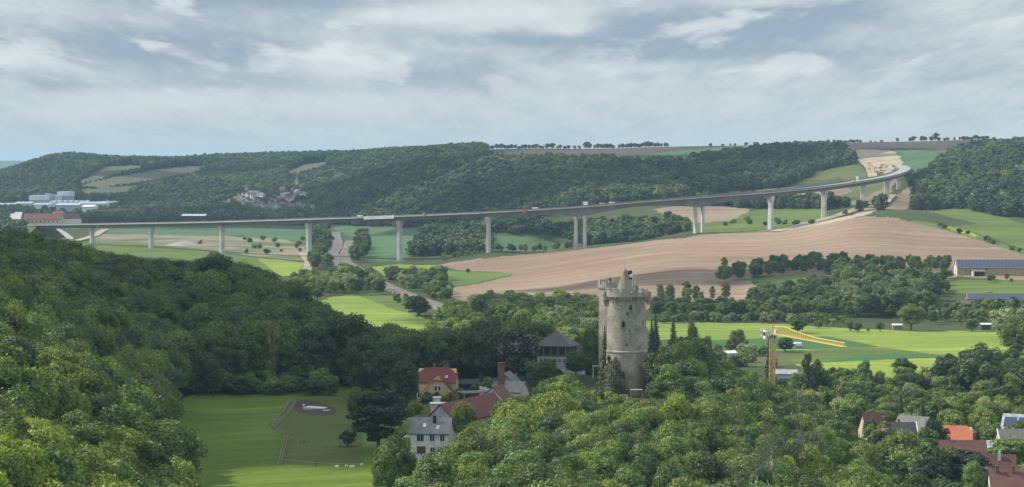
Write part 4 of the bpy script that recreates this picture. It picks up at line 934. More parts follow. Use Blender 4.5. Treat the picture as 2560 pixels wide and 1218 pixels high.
mat('metal_white', (.68, .70, .72), .45, .08, .05, obj=False); mat('metal_blue', (.36, .42, .50), .5, .12, .05); mat('black', (.012, .012, .014), .6)
mat('timber_pale', (.30, .25, .18), .9, .25, 2, obj=True); mat('rail_steel', (.14, .11, .10), .5, .2, .5); mat('ballast', (.20, .175, .155), .95, .3, .15, (.14, .12, .105))
def stone_mat():
    m = bpy.data.materials.new('castle_stone'); m.use_nodes = True; n = NT(m.node_tree); m.node_tree.nodes.clear()
    out = n.n('ShaderNodeOutputMaterial'); bs = n.n('ShaderNodeBsdfPrincipled'); n.L.new(bs.outputs[0], out.inputs[0]); bs.inputs['Roughness'].default_value = .92; bs.inputs['Specular IOR Level'].default_value = .15
    P_ = n.n('ShaderNodeTexCoord').outputs['Object']; x, y, z = n.sep(P_); ang = n.m('MULTIPLY', n.m('ARCTAN2', y, x), 5.0)
    br = n.n('ShaderNodeTexBrick'); n.put(br.inputs['Vector'], n.comb(ang, z, 0)); br.inputs['Scale'].default_value = 1; br.inputs['Brick Width'].default_value = .85; br.inputs['Row Height'].default_value = .36
    br.inputs['Mortar Size'].default_value = .02; br.inputs['Color1'].default_value = (.40, .355, .285, 1); br.inputs['Color2'].default_value = (.31, .28, .23, 1); br.inputs['Mortar'].default_value = (.22, .20, .17, 1)
    s1 = n.ss(n.noise(P_, .33, 6, .65), .42, .64); c = n.mix(n.m('MULTIPLY', s1, .75), br.outputs[0], (.15, .14, .12))
    s2 = n.ss(n.noise(n.vm('MULTIPLY', P_, (1, 1, .22)), 1.1, 4, .65), .52, .75); c = n.mix(n.m('MULTIPLY', s2, .5), c, (.52, .46, .37))
    k = n.m('ADD', .7, n.m('MULTIPLY', n.noise(P_, 3.2, 4, .7), .6)); c = n.mix(1.0, c, n.comb(k, k, k), 'MULTIPLY'); n.put(bs.inputs['Base Color'], c)
    bn = n.n('ShaderNodeBump'); bn.inputs['Strength'].default_value = .7; bn.inputs['Distance'].default_value = .12; n.put(bn.inputs['Height'], n.m('ADD', n.m('MULTIPLY', br.outputs['Fac'], -.6), n.noise(P_, 2.4, 4, .7))); n.put(bs.inputs['Normal'], bn.outputs[0])
    MATS['castle_stone'] = m
stone_mat()

def window(parent, x, z, w_, h_, y, face='y', frame='white_paint', lit=None):
    """a framed window set on a wall; face y = wall facing -y at that y, face x = wall facing -x at that x"""
    f = MB(); p = MB(); t = .08; d = .07
    def put(m_, a0, a1, b0, b1, d0, d1):
        if face == 'y': m_.box(a0, a1, y - d1, y - d0, b0, b1)
        elif face == '+x': m_.box(y + d0, y + d1, a0, a1, b0, b1)
        else: m_.box(y - d1, y - d0, a0, a1, b0, b1)
    x0, x1, z0, z1 = x - w_ / 2, x + w_ / 2, z, z + h_
    put(f, x0 - t, x1 + t, z1, z1 + t, .003, d); put(f, x0 - t, x1 + t, z0 - t, z0, .003, d + .05); put(f, x0 - t, x0, z0, z1, .003, d); put(f, x1, x1 + t, z0, z1, .003, d)
    if w_ > .7: put(f, x - .03, x + .03, z0, z1, .003, d - .01)
    put(p, x0, x1, z0, z1, .001, .03)
    fo = f.build('window', frame, parent); p.build('pane', 'glass', fo); return fo
def gable_roof(L, W, e, r, ov=.4, t=.22, hip0=0, hip1=0, shed=0):
    """ridge along x; hip0 / hip1: how far the half hips come down along the ridge"""
    m_ = MB(); sl_ = (r - e) / (W / 2); ze = e - ov * sl_; x0, x1 = -L / 2 - ov, L / 2 + ov; yo = W / 2 + ov
    if hip0 or hip1:
        k0, k1 = hip0, hip1; y0h, y1h = k0 * .9, k1 * .9
        for s in (-1, 1):
            P_ = [(x0, s * yo, ze), (x1, s * yo, ze)]
            if k1: P_ += [(x1, s * y1h, r - y1h * sl_), (x1 - k1, 0, r)]
            else: P_ += [(x1, 0, r)]
            if k0: P_ += [(x0 + k0, 0, r), (x0, s * y0h, r - y0h * sl_)]
            else: P_ += [(x0, 0, r)]
            m_.slab(P_ if s < 0 else P_[::-1], t)
        if k0: m_.slab([(x0, -y0h, r - y0h * sl_), (x0 + k0, 0, r), (x0, y0h, r - y0h * sl_)], t)
        if k1: m_.slab([(x1, y1h, r - y1h * sl_), (x1 - k1, 0, r), (x1, -y1h, r - y1h * sl_)], t)
    else:
        for s in (-1, 1):
            P_ = [(x0, s * yo, ze), (x1, s * yo, ze), (x1, 0, r), (x0, 0, r)]; m_.slab(P_ if s < 0 else P_[::-1], t)
    return m_
def walls(L, W, e, r, t=.25):
    m_ = MB(); m_.prismx([(-W / 2, -1.5), (W / 2, -1.5), (W / 2, e - t), (0, r - t - .05), (-W / 2, e - t)], -L / 2, L / 2); return m_
def house(name, u, Y, rot, L, W, e, r, wall, roof, label, cat='house', group=None, wins=(), chim=(), hip=(0, 0), ov=.35, extra=None, dz=0, doors=()):
    p = gp(u, Y, dz); t = empty(name, p, R(rot), label, cat, group)
    walls(L, W, e, r).build('wall', wall, t)
    ro = gable_roof(L, W, e, r, ov, hip0=hip[0], hip1=hip[1]).build('roof', roof, t)
    for (x, y, h, w_) in chim:
        c = MB().box(x - w_ / 2, x + w_ / 2, y - w_ / 2, y + w_ / 2, e, r + h); c.box(x - w_ / 2 - .08, x + w_ / 2 + .08, y - w_ / 2 - .08, y + w_ / 2 + .08, r + h, r + h + .15); c.build('chimney', 'brick_red', ro)
    for (face, x, z, w_, h_) in wins:
        window(t, x, z, w_, h_, {'y': -W / 2, 'x': -L / 2, '+x': L / 2}[face], face)
    for (face, x, z, w_, h_) in doors:
        m_ = MB(); yy = -W / 2
        if face == 'y': m_.box(x - w_ / 2, x + w_ / 2, yy - .06, yy - .003, z, z + h_)
        elif face == '+x': m_.box(L / 2 + .003, L / 2 + .06, x - w_ / 2, x + w_ / 2, z, z + h_)
        else: m_.box(-L / 2 - .06, -L / 2 - .003, x - w_ / 2, x + w_ / 2, z, z + h_)
        m_.build('door', 'door_brown', t)
    return t, ro

# ------------------------------------------------------------------ the castle: two round keeps
def battlement(z0, rin, rout, n_, seed, gap=.42, h=1.25, base=.9):
    m_ = MB(); g = random.Random(seed); m_.lathe([(rin, z0), (rout, z0), (rout, z0 + base), (rin, z0 + base), (rin, z0)], 40)
    for k in range(n_):
        a = 2 * math.pi * (k + .5) / n_; wa = math.pi / n_ * (1 - gap) * g.uniform(.85, 1.25); hh = h * g.uniform(.55, 1.15)
        m_.lathe([(rin, z0 + base), (rout, z0 + base), (rout - .04, z0 + base + hh), (rin + .04, z0 + base + hh * .94), (rin, z0 + base)], 4, a0=a - wa, a1=a + wa)
        for s in (-1, 1):                                        # close the ends
            t = a + s * wa; c, d = math.cos(t), math.sin(t)
            m_.add([(rin * c, rin * d, z0 + base), (rout * c, rout * d, z0 + base), ((rout - .04) * c, (rout - .04) * d, z0 + base + hh), ((rin + .04) * c, (rin + .04) * d, z0 + base + hh * .94)], [(0, 1, 2, 3)])
    return m_
def lancet(parent, a, z, w_, h_, rad, name='window', rim='castle_stone'):
    """pointed window opening at angle a (0 = towards the camera), with stone surround"""
    o = empty(name, (0, 0, 0)); o.parent = parent; o.rotation_euler = (0, 0, a)
    pts = [(-w_ / 2, z), (w_ / 2, z), (w_ / 2, z + h_ * .6), (w_ * .28, z + h_ * .85), (0, z + h_), (-w_ * .28, z + h_ * .85), (-w_ / 2, z + h_ * .6)]
    q = MB().prism(pts, -rad - .06, -rad + .5); q.build('pane', 'black', o)
    s = 1.45; cz = z + h_ * .45; out = [(x * s, cz + (zz_ - cz) * 1.25) for x, zz_ in pts]; n_ = len(pts); m_ = MB()
    for yy in (-rad - .12,): m_.add([(x, yy, zz_) for x, zz_ in pts] + [(x, yy, zz_) for x, zz_ in out] + [(x, yy + .6, zz_) for x, zz_ in out], [(i, (i + 1) % n_, (i + 1) % n_ + n_, i + n_) for i in range(n_)] + [(i + n_, (i + 1) % n_ + n_, (i + 1) % n_ + 2 * n_, i + 2 * n_) for i in range(n_)])
    m_.add([(x, -rad - .12, zz_) for x, zz_ in pts] + [(x, -rad - .02, zz_) for x, zz_ in pts], [(i, i + n_, (i + 1) % n_ + n_, (i + 1) % n_) for i in range(n_)])
    m_.build('frame', rim, o, fix=False); return o
def slit(parent, a, z, w_, h_, rad):
    o = MB().box(-w_ / 2, w_ / 2, -rad - .05, -rad + .4, z, z + h_).build('slit', 'black', parent); o.rotation_euler = (0, 0, a); return o
x1, y1 = TW1; g1 = 26.2; t1 = empty('castle_tower', (x1, y1, g1), 0, 'large round stone castle tower in front, with cone roof, battlements and ivy at its foot', 'tower', 'twin castle towers')
ZT = 25.0                                                        # wall walk above the foot
def wob(prof): return prof
shaft = MB().lathe([(5.15, -6), (5.12, 2), (5.08, 10.8)], 48); shaft.build('lower_wall', 'castle_stone', t1, True, fix=False)
MB().lathe([(4.9, 10.75), (5.22, 10.8), (5.22, 11.1), (4.9, 11.35)], 48).build('string_course', 'castle_stone', t1, False)
MB().lathe([(4.93, 11.2), (4.86, 18), (4.82, ZT)], 48).build('upper_wall', 'castle_stone', t1, True, fix=False)
MB().lathe([(4.80, ZT - 1.0), (5.25, ZT - .35), (5.38, ZT - .30), (5.38, ZT), (0.2, ZT + .02)], 48).build('corbel_ring', 'castle_stone', t1)
battlement(ZT + .01, 4.75, 5.38, 13, 3, h=1.0, base=.75).build('battlement', 'castle_stone', t1)
mb = MB()
for k in range(40):
    a = 2 * math.pi * k / 40; mb.box(5.3 * math.cos(a) - .14, 5.3 * math.cos(a) + .14, 5.3 * math.sin(a) - .14, 5.3 * math.sin(a) + .14, ZT - 1.1, ZT - .45)
mb.build('corbel', 'castle_stone', t1)
# corner turret stubs on left and right of the parapet
for a in (math.radians(182), math.radians(4)):
    c, d = 5.35 * math.cos(a), 5.35 * math.sin(a) - .6
    MB().lathe([(.05, ZT - 2.6), (.75, ZT - 1.2), (.85, ZT + .9), (.6, ZT + .9), (.6, ZT + .2)], 12, (c, d)).build('bartizan', 'castle_stone', t1)
mat('roof_cement', (.235, .215, .165), .9, .16, .5, (.17, .16, .125), obj=True)
MB().lathe([(2.45, ZT), (2.42, ZT + .5), (2.05, ZT + 1.6), (.85, ZT + 4.9), (.55, ZT + 5.6), (.62, ZT + 5.75), (.50, ZT + 6.15), (.02, ZT + 6.7)], 28, (-.35, .6)).build('cone_roof', 'roof_cement', t1, True)
MB().tube([(-.55, .6, ZT + 6.5), (-.55, .6, ZT + 8.6)], [.035, .02], 6).build('lightning_rod', 'steel_grey', t1)
mb = MB().box(2.2, 3.0, 1.4, 2.6, ZT + .1, ZT + 2.2); mb.box(2.15, 3.05, 1.35, 2.65, ZT + 2.2, ZT + 2.35); mb.build('stair_head', 'castle_stone', t1)
lancet(t1, R(9), 21.6, .72, 1.25, 4.84); lancet(t1, R(-12), 17.3, .82, 1.5, 4.88)
for a, z in ((0, 20.2), (6, 16.0), (-1, 12.5)): slit(t1, R(a), z, .24, .8, 4.90)
# flag
fp = empty('flag', (x1 + 1.45, y1 + .2, g1 + ZT), 0, 'black and white flag on a white pole beside the cone roof', 'flag')
MB().tube([(0, 0, 0), (0, 0, 6.4)], [.06, .04], 8).build('pole', 'white_paint', fp)
mb = MB(); N_ = 7
for part, z0_, z1_, mt_ in (('flag_cloth', 6.2, 5.35, 'black'), ('white_cloth', 5.33, 4.6, 'white_paint'), ('flag_cloth', 4.58, 3.9, 'black')):
    mb = MB(); vs = []
    for i in range(N_):
        t = i / (N_ - 1); x = -1.15 * t if part == 'flag_cloth' else -.8 * t; yw = .16 * math.sin(t * 7)
        vs += [(x, yw, z0_ - .25 * t * t - (.1 * math.sin(t * 5))), (x, yw, z1_ - .5 * t * t)]
    vs2 = [(a, b + .02, c) for a, b, c in vs]; n2 = len(vs)
    mb.add(vs + vs2, [(2 * i, 2 * i + 1, 2 * i + 3, 2 * i + 2) for i in range(N_ - 1)] + [(n2 + 2 * i, n2 + 2 * i + 2, n2 + 2 * i + 3, n2 + 2 * i + 1) for i in range(N_ - 1)]); mb.build(part, mt_, fp, fix=False)
x2, y2 = TW2; g2 = 25.5; t2 = empty('castle_tower', (x2 - 1.0, y2, g2), 0, 'rear round stone castle tower half hidden behind the front one, open battlements without a roof', 'tower', 'twin castle towers')
Z2 = 26.0
MB().lathe([(4.95, -5), (4.9, 11), (4.85, Z2)], 48).build('wall', 'castle_stone', t2, True, fix=False)
MB().lathe([(4.8, Z2 - .9), (5.2, Z2 - .3), (5.25, Z2), (.2, Z2 + .02)], 48).build('corbel_ring', 'castle_stone', t2)
battlement(Z2 + .01, 4.65, 5.2, 12, 8, h=1.2, base=.7).build('battlement', 'castle_stone', t2)
MB().box(3.4, 4.8, -1.6, .2, Z2 + .02, Z2 + 2.6).build('stair_head', 'castle_stone', t2)
for a, z in ((-40, 21), (-46, 15), (-42, 9)): slit(t2, R(a), z, .25, .9, 4.88)
ln = empty('parapet_lamp', (x2 - 3.1, y2 - 3.6, g2 + Z2 + 1.6), 0, 'small dark pointed lantern on the rear tower parapet', 'lantern')
MB().lathe([(.05, -.9), (.05, 0)], 8).build('post', 'black', ln); MB().lathe([(.22, 0), (.3, .5), (.22, .5)], 8).build('lamp_body', 'black', ln); MB().lathe([(.42, .5), (.05, 1.05), (.02, 1.4)], 8).build('cap', 'black', ln)
# ruined curtain wall right of the keep, with its footings
mb = MB(); g = random.Random(5)
for k in range(9):
    a = k / 9; xx = x1 + 5.2 + a * 9; yy = y1 + 1.5 - a * 3; h = 26 + 6.5 * (1 - a) + g.uniform(-.8, .8); mb.box(xx, xx + 1.08, yy, yy + 1.1, 18, h - (0 if k else 0))
mb.build('x', 'castle_stone').name = 'ruined_wall'; tag(bpy.data.objects['ruined_wall'], 'broken stone curtain wall stepping down right of the front castle tower', 'wall')
# ivy on the keep's left foot
g = np.random.default_rng(77); P_ = []; N_ = []
for i in range(19000):
    a = g.uniform(-1.9, .3); z = g.random() * 12.5
    lim = 12.5 * math.exp(-((a + .78) / .74) ** 4) * (.80 + .20 * math.sin(a * 9 + 1) * math.cos(a * 21)) + 1.2
    if z > lim: continue
    bul = 5.1 + (1 - z / 12) ** 1.3 * 3.4 * (.75 + .25 * math.sin(a * 7)) + g.uniform(-.25, .35) + .35 * math.sin(z * 1.7 + a * 6)
    th = a - math.pi / 2; P_.append((math.cos(th) * bul, math.sin(th) * bul, z - 3.4)); N_.append((math.cos(th) + g.normal() * .4, math.sin(th) + g.normal() * .4, .35 + g.normal() * .4))
N_ = np.array(N_); N_ /= np.linalg.norm(N_, axis=1)[:, None]; v, f = rquads(np.array(P_), N_, .2, g)
leaf_mat('leaf_ivy', (.062, .072, .026), (.155, .140, .058), scale=.5)
o = bpy.data.objects.new('ivy', mesh_np('ivy', v, f)); o.data.materials.append(MATS['leaf_ivy']); COL.objects.link(o); o.location = (x1, y1, g1 + 1); tag(o, 'dark brownish ivy hanging over the foot of the front castle tower', 'ivy')
plant('spruce', xat(1512, 617), 617, h=15, rad=2.0, name='conifer', label='narrow dark conifer squeezed between the two castle towers', var=0)
# small terrace table below the tower
p = gp(1560, 589); tb = empty('garden_table', p, .2, 'small pale garden table on the grass at the castle tower foot', 'table')
MB().box(-1.0, 1.0, -.5, .5, .95, 1.03).build('tabletop', 'timber_pale', tb)
for sx in (-1, 1):
    for sy in (-1, 1): MB().box(sx * .88 - .06, sx * .88 + .06, sy * .4 - .06, sy * .4 + .06, 0, .945).build('leg', 'white_paint', tb)
p = gp(1592, 590); st = empty('shelter', p, 0, 'open timber shelter with flat roof below the right side of the castle tower', 'shelter')
MB().box(-1.5, 1.5, -1.1, 1.1, 2.3, 2.42).build('roof', 'timber_pale', st)
for sx in (-1, 1):
    for sy in (-1, 1): MB().box(sx * 1.35 - .08, sx * 1.35 + .08, sy * .95 - .08, sy * .95 + .08, -.3, 2.295).build('post', 'timber_pale', st)

# ------------------------------------------------------------------ houses below the castle
# yellow villa: main body with half hips and a broad front wing
t, ro = house('villa', 1094, 658, -6, 10.4, 8.6, 5.4, 8.9, 'plaster_yellow', 'tile_red', 'yellow villa with half hipped red roof and a broad front gable wing', wins=(('x', -2.0, 1.0, 1.2, 1.6), ('x', 1.6, 1.0, 1.2, 1.6), ('x', 0, 5.0, 1.1, 1.4)), chim=((-1.0, .4, .9, .7), (2.6, .3, .8, .6)), hip=(2.3, 2.3), dz=-.3)
m_ = MB(); m_.prism([(-3.6, -1), (5.1, -1), (5.1, 2.9), (2.0, 6.0), (-.1, 6.0), (-3.6, 2.7)], -6.6, -4.25); m_.build('wing_wall', 'plaster_yellow', t)
m_ = MB(); m_.slab([(-4.2, -7.0, 2.35), (-.1, -7.0, 6.3), (.85, -6.0, 7.1), (.85, -2.2, 7.1), (-4.2, -2.2, 2.35)][::-1], .2); m_.build('wing_roof', 'zinc_glare', t)  # sun glare on this zinc slope is put into its whitish colour
m_ = MB(); m_.slab([(5.6, -7.0, 2.5), (2.0, -7.0, 6.3), (.88, -6.0, 7.1), (.88, -2.2, 7.1), (5.6, -2.2, 2.5)], .2); m_.build('wing_roof', 'tile_red', t)
m_ = MB(); m_.slab([(-.35, -7.05, 6.05), (2.25, -7.05, 6.05), (.9, -5.95, 7.25)], .15); m_.build('gable_hip', 'tile_orange', t)
for x in (.35, 1.35): window(t, x, 3.1, .7, 1.2, -6.6)
m_ = MB(); m_.prism([(-.7, -1), (2.1, -1), (2.1, 1.7), (-.7, 1.7)], -8.0, -6.65); m_.build('porch_wall', 'plaster_yellow', t)
m_ = MB(); m_.slab([(-1.2, -8.4, 1.5), (.7, -8.4, 2.9), (.7, -6.62, 2.9), (-1.2, -6.62, 1.5)][::-1], .15); m_.slab([(2.6, -8.4, 1.5), (.72, -8.4, 2.9), (.72, -6.62, 2.9), (2.6, -6.62, 1.5)], .15); m_.build('porch_roof', 'tile_red', t)
window(t, .8, .1, .9, 1.1, -8.0); window(t, -4.5, .9, .8, 1.4, -4.3)
MB().box(2.6, 3.2, -3.9, -3.1, 6.3, 6.95).build('skylight', 'white_paint', t)
# grey house with slate roof
t, ro = house('house', 1080, 540, -8, 8.6, 7.2, 4.4, 7.4, 'plaster_white', 'slate', 'pale grey house with slate roof and dark chimney, nearest to the pasture', wins=(('y', -2.1, 2.3, 1.6, 1.5), ('y', .6, 2.4, 1.1, 1.4), ('y', 2.9, 2.4, 1.0, 1.4), ('x', 0, 2.3, 1.2, 1.4), ('y', .7, -.1, 1.0, 1.1)), doors=(('y', -1.9, -1.0, 2.0, 2.2),), dz=.3)
for x, z in ((-1.4, 5.7), (1.7, 5.3)):
    yy = -(7.4 - z) / 3.0 * 3.6; m_ = MB(); m_.slab([(x - .35, yy - .45, z - .36 + .12), (x + .35, yy - .45, z - .36 + .12), (x + .35, yy + .45, z + .38 + .12), (x - .35, yy + .45, z + .38 + .12)], .3); m_.build('skylight', 'zinc', ro)
MB().box(.4, 1.1, -1.5, -.8, 5.2, 7.9).build('chimney', 'black', ro)
# balcony with pergola at its left
pg = empty('pergola', gp(1030, 540, 1.2), R(-8), 'white pergola terrace attached left of the pale grey house', 'pergola')
for x in (-1.4, 1.4):
    for y in (-1.2, 1.2): MB().box(x - .07, x + .07, y - .07, y + .07, -2.5, 2.3).build('post', 'white_paint', pg)
for k in range(5): MB().box(-1.8, 1.8, -1.4 + k * .65, -1.28 + k * .65, 2.31, 2.46).build('rafter', 'white_paint', pg)
MB().box(-1.7, 1.7, -1.5, 1.5, -.2, 0).build('deck', 'timber_pale', pg)
# long barn with red roof running away to the right, grey gable towards us
pa, pb = gp(1100, 556), gp(1233, 583); ctr_ = (pa + pb) / 2; dd = pb - pa; LB = math.hypot(dd.x, dd.y); rb = math.degrees(math.atan2(dd.y, dd.x))
t, ro = house('barn', uof(ctr_.x, ctr_.y), ctr_.y, rb, LB, 8.0, 4.2, 8.2, 'plaster_grey', 'tile_red', 'long barn with dark red tiled roof and grey gable behind the pale grey house', 'barn', wins=(('x', 0, 4.4, .5, .9),), ov=.3, dz=.2)
MB().slab([(-4.5, -1.7, 6.75), (-3.9, -1.7, 6.75), (-3.9, -1.1, 7.35), (-4.5, -1.1, 7.35)], .2).build('skylight', 'zinc', ro)
t, ro = house('barn', 1243, 596, rb, 6.0, 7.6, 4.0, 7.8, 'plaster_grey', 'tile_brown', 'short paler red roofed extension at the right end of the long barn', 'barn', ov=.2)
# white lean-to behind the barn
sh = empty('shed', gp(1108, 618, .2), R(-4), 'small white flat roofed shed in front of the yellow villa', 'shed'); MB().box(-3.2, 3.2, -1.3, 1.3, -.5, 2.0).build('wall', 'plaster_cream', sh); MB().box(-3.5, 3.5, -1.6, 1.6, 2.003, 2.2).build('roof', 'white_paint', sh)
wc = empty('shed', gp(1092, 632, .2), 0, 'tiny upright white hut just below the yellow villa corner', 'shed'); MB().box(-.9, .9, -.9, .9, -.4, 2.2).build('wall', 'plaster_white', wc); MB().box(-1.1, 1.1, -1.1, 1.1, 2.203, 2.4).build('roof', 'white_paint', wc)
# chimney house with its walled yard
t, ro = house('cottage', 1266, 646, 78, 7.0, 6.8, 2.4, 5.2, 'plaster_grey', 'roof_grey', 'low grey cottage with a tall brick chimney stack under the dark chestnut', wins=(('x', 1.9, .8, .9, 1.1), ('x', -2.0, .8, .9, 1.1)), ov=.5)
m_ = MB().box(-4.4, -3.2, -.2, 1.4, -.5, 7.8); m_.box(-4.5, -3.1, -.3, 1.5, 7.8, 8.05); m_.build('chimney', 'brick_red', ro)
t, ro = house('cottage', 1290, 626, -30, 5.2, 4.4, 2.0, 4.4, 'plaster_white', 'roof_grey', 'small grey roofed annexe right of the brick chimney cottage', ov=.3)
gw = empty('garden_wall', gp(1222, 640), 0, 'long white capped garden wall left of the brick chimney cottage', 'wall')
for k in range(9):
    a = k / 9; MB().box(-2.6 + a * 6, -2.6 + a * 6 + .62, 6 - a * 14 - .8, 6 - a * 14 + .8, -1.5, 2.2 - (k % 2) * .25).build('wall_panel', 'plaster_white', gw)
cp_ = empty('carport', gp(1185, 636), R(20), 'flat grey roofed carport right of the yellow villa', 'carport'); MB().box(-4, 4, -3, 3, 2.3, 2.5).build('roof', 'roof_grey', cp_)
for x in (-3.7, 3.7):
    for y in (-2.7, 2.7): MB().box(x - .1, x + .1, y - .1, y + .1, -1, 2.297).build('post', 'timber_pale', cp_)
# castle lodge: white arched base coloured grey for its shade, dark timber storey, pyramid roof
t = empty('lodge', gp(1392, 682, .2), R(-18), 'castle lodge with dark pyramid roof, timber upper floor and white arched base', 'lodge')
MB().box(-4.6, 4.6, -3.8, 3.8, -3, 5.0).build('base_wall', 'plaster_grey', t); MB().box(-4.75, 4.75, -3.95, 3.95, 2.2, 2.45).build('sill_band', 'plaster_grey', t)
MB().box(-4.9, 4.9, -4.1, 4.1, 5.003, 7.9).build('timber_floor', 'dark_wood', t)
for x in (-3.5, -2.3, .8, 2.0, 3.4): window(t, x, 3.1, .75, 1.1, -3.8)
for x in (-3.6, -1.6, .6, 2.8):  MB().box(x - .75, x + .75, -4.16, -4.103, 5.7, 7.1).build('window', 'glass', t)
for x in (-4.6, -2.6, -.5, 1.7, 3.9): MB().box(x - .09, x + .09, -4.2, -4.105, 5.01, 7.88).build('timber_post', 'timber_pale', t)
m_ = MB(); A4 = [(-5.6, -4.8, 7.7), (5.6, -4.8, 7.7), (5.6, 4.8, 7.7), (-5.6, 4.8, 7.7)]; m_.add(A4 + [(-.5, 0, 11.6), (.5, 0, 11.6)], [(0, 1, 5, 4), (1, 2, 5), (2, 3, 4, 5), (3, 0, 4), (3, 2, 1, 0)]); m_.build('roof', 'shingle', t)
m_ = MB().prism([(-2.4, -2.9), (-2.4, .3), (-1.2, 1.2), (.4, 1.5), (2.0, 1.2), (3.0, .3), (3.0, -2.9)], -3.86, -3.803); m_.build('arch', 'black', t)
t, ro = house('lodge_annexe', 1428, 694, -18, 7, 5, 5.4, 8.2, 'plaster_white', 'shingle', 'lower annexe behind the pyramid roofed castle lodge', 'annexe', ov=.4)
po = empty('porch_frame', gp(1492, 640), 0, 'white timber post frame left of the rear castle tower', 'frame')
for x in (-.9, .9): MB().box(x - .09, x + .09, -.09, .09, -.5, 3.2).build('post', 'white_paint', po)
MB().box(-1.1, 1.1, -.12, .12, 3.203, 3.4).build('beam', 'white_paint', po)

# ------------------------------------------------------------------ village at lower right
house('house', 2193, 722, 12, 8.5, 8, 3.2, 8.2, 'plaster_cream', 'tile_darkred', 'house with steep dark red roof, leftmost in the village', wins=(('y', 1, 1, .9, 1.1),), dz=-.2)
house('shed', 2207, 706, -14, 5.0, 4.0, 2.6, 4.6, 'plaster_white', 'tile_pink', 'small shed with bright pinkish red roof beside the slate house', 'shed')
t, ro = house('house', 2262, 698, 2, 6.6, 7.5, 3.4, 7.4, 'plaster_grey', 'slate_dark', 'house with nearly black slate roof and white verge board', wins=(('x', -1.2, 1, .9, 1.2), ('x', 1.4, 4.2, .8, 1.0)), chim=((-1.2, 1.2, .6, .6),))
MB().slab([(3.55, -4.12, 3.15), (3.85, -4.12, 3.15), (3.85, 0, 7.5), (3.55, 0, 7.5)], .3).build('verge_board', 'white_paint', ro)
house('house', 2288, 706, -38, 9.5, 7.5, 4.6, 8.6, 'brick_red', 'roof_grey', 'tall house with light grey roof and brown brick gable behind the black slate roof', chim=((2, .5, .5, .6),))
t, ro = house('house', 2400, 674, -16, 7.6, 8.4, 4.0, 8.9, 'plaster_cream', 'tile_orange', 'house with bright orange tiled half hipped roof', hip=(0, 1.6), wins=(('+x', 0, 1.2, .9, 1.2), ('+x', 0, 4.6, .8, 1)), chim=((-2.2, 1, .4, .6),))
t, ro = house('house', 2410, 640, -1, 12.0, 8.6, 3.4, 8.4, 'plaster_white', 'tile_brown', 'wide house with big brown red roof in front of the orange one', chim=((-3.6, .3, .7, .8),), wins=(('y', -3, .8, 1.1, 1.3), ('y', 2, .8, 1.1, 1.3)))
m_ = MB(); m_.slab([(-2.6, -2.6, 6.2), (-.6, -2.6, 6.2), (-.6, -.2, 7.1), (-2.6, -.2, 7.1)], .15); m_.box(-2.4, -.8, -2.5, -.6, 4.8, 6.1); m_.build('dormer', 'tile_darkred', ro)
w_ = empty('garage', gp(2333, 652), R(-2), 'low white flat garage left of the wide brown red roof', 'garage'); MB().box(-2.6, 2.6, -2.4, 2.4, -1, 3.8).build('wall', 'plaster_white', w_); MB().box(-2.8, 2.8, -2.6, 2.6, 3.803, 3.95).build('roof', 'zinc', w_)
w_ = empty('conservatory', gp(2478, 652), R(-3), 'pale glass and metal conservatory right of the wide brown red roof', 'conservatory'); MB().box(-1.8, 1.8, -2.6, 2.6, -1, 4.6).build('wall', 'plaster_white', w_); MB().slab([(-2, -2.9, 4.9), (2, -2.9, 4.9), (2, 2.9, 6.8), (-2, 2.9, 6.8)], .15).build('roof', 'zinc', w_)
t, ro = house('house', 2500, 602, -8, 8.2, 8, 4.4, 8.9, 'plaster_cream', 'tile_darkred', 'house with dark red roof, grey side gable and white chimney near bottom right', wins=(('y', -2, 1.3, 1, 1.3), ('y', 2, 1.3, 1, 1.3)))
m_ = MB().prism([(-4.0, 3.8), (-.4, 3.8), (-2.2, 6.9)], -4.8, -1.4); m_.build('gable_wall', 'plaster_grey', t)
m_ = MB(); m_.slab([(-4.5, -5.1, 3.5), (-2.2, -5.1, 7.2), (-2.2, -.9, 7.2), (-4.5, -.9, 3.5)][::-1], .15); m_.slab([(.1, -5.1, 3.5), (-2.18, -5.1, 7.2), (-2.18, -.9, 7.2), (.1, -.9, 3.5)], .15); m_.build('cross_roof', 'slate', ro)
window(t, -2.2, 4.4, .7, 1.1, -4.8); MB().box(-.1, .6, -1.3, -.6, 6.5, 9.8).build('chimney', 'plaster_white', ro)
t, ro = house('house', 2545, 570, -3, 12.5, 8.4, 5.4, 9.6, 'plaster_white', 'tile_brown', 'brown tiled roof with two chimneys in the bottom right corner', chim=((-4.6, -.8, .7, .65), (-.8, -.8, .6, .6), (3, .6, .6, .6)))
t, ro = house('house', 2552, 716, -24, 9, 7.6, 4.2, 8.2, 'plaster_ochre', 'zinc', 'ochre house whose roof is covered with solar panels at the right edge', wins=(('+x', -1, 1.5, .9, 1.2),), chim=((1.2, .2, .5, .5),))
for k, (xa, xb) in enumerate(((-4.1, -.3), (.1, 3.9))):
    f_ = lambda y: 8.2 + .06 + y * (4.0 / 3.8); m_ = MB(); m_.slab([(xa, -3.5, f_(-3.5)), (xb, -3.5, f_(-3.5)), (xb, -.9, f_(-.9)), (xa, -.9, f_(-.9))], .05); m_.build('solar_panel', 'solar', ro)
t, ro = house('house', 2545, 682, 4, 10.5, 7.6, 3.4, 7.3, 'plaster_cream', 'roof_grey', 'house with weathered grey brown roof and white verge at the right edge')
MB().slab([(-5.75, -4.15, 3.1), (-5.45, -4.15, 3.1), (-5.45, 0, 7.42), (-5.75, 0, 7.42)], .3).build('verge_board', 'white_paint', ro)
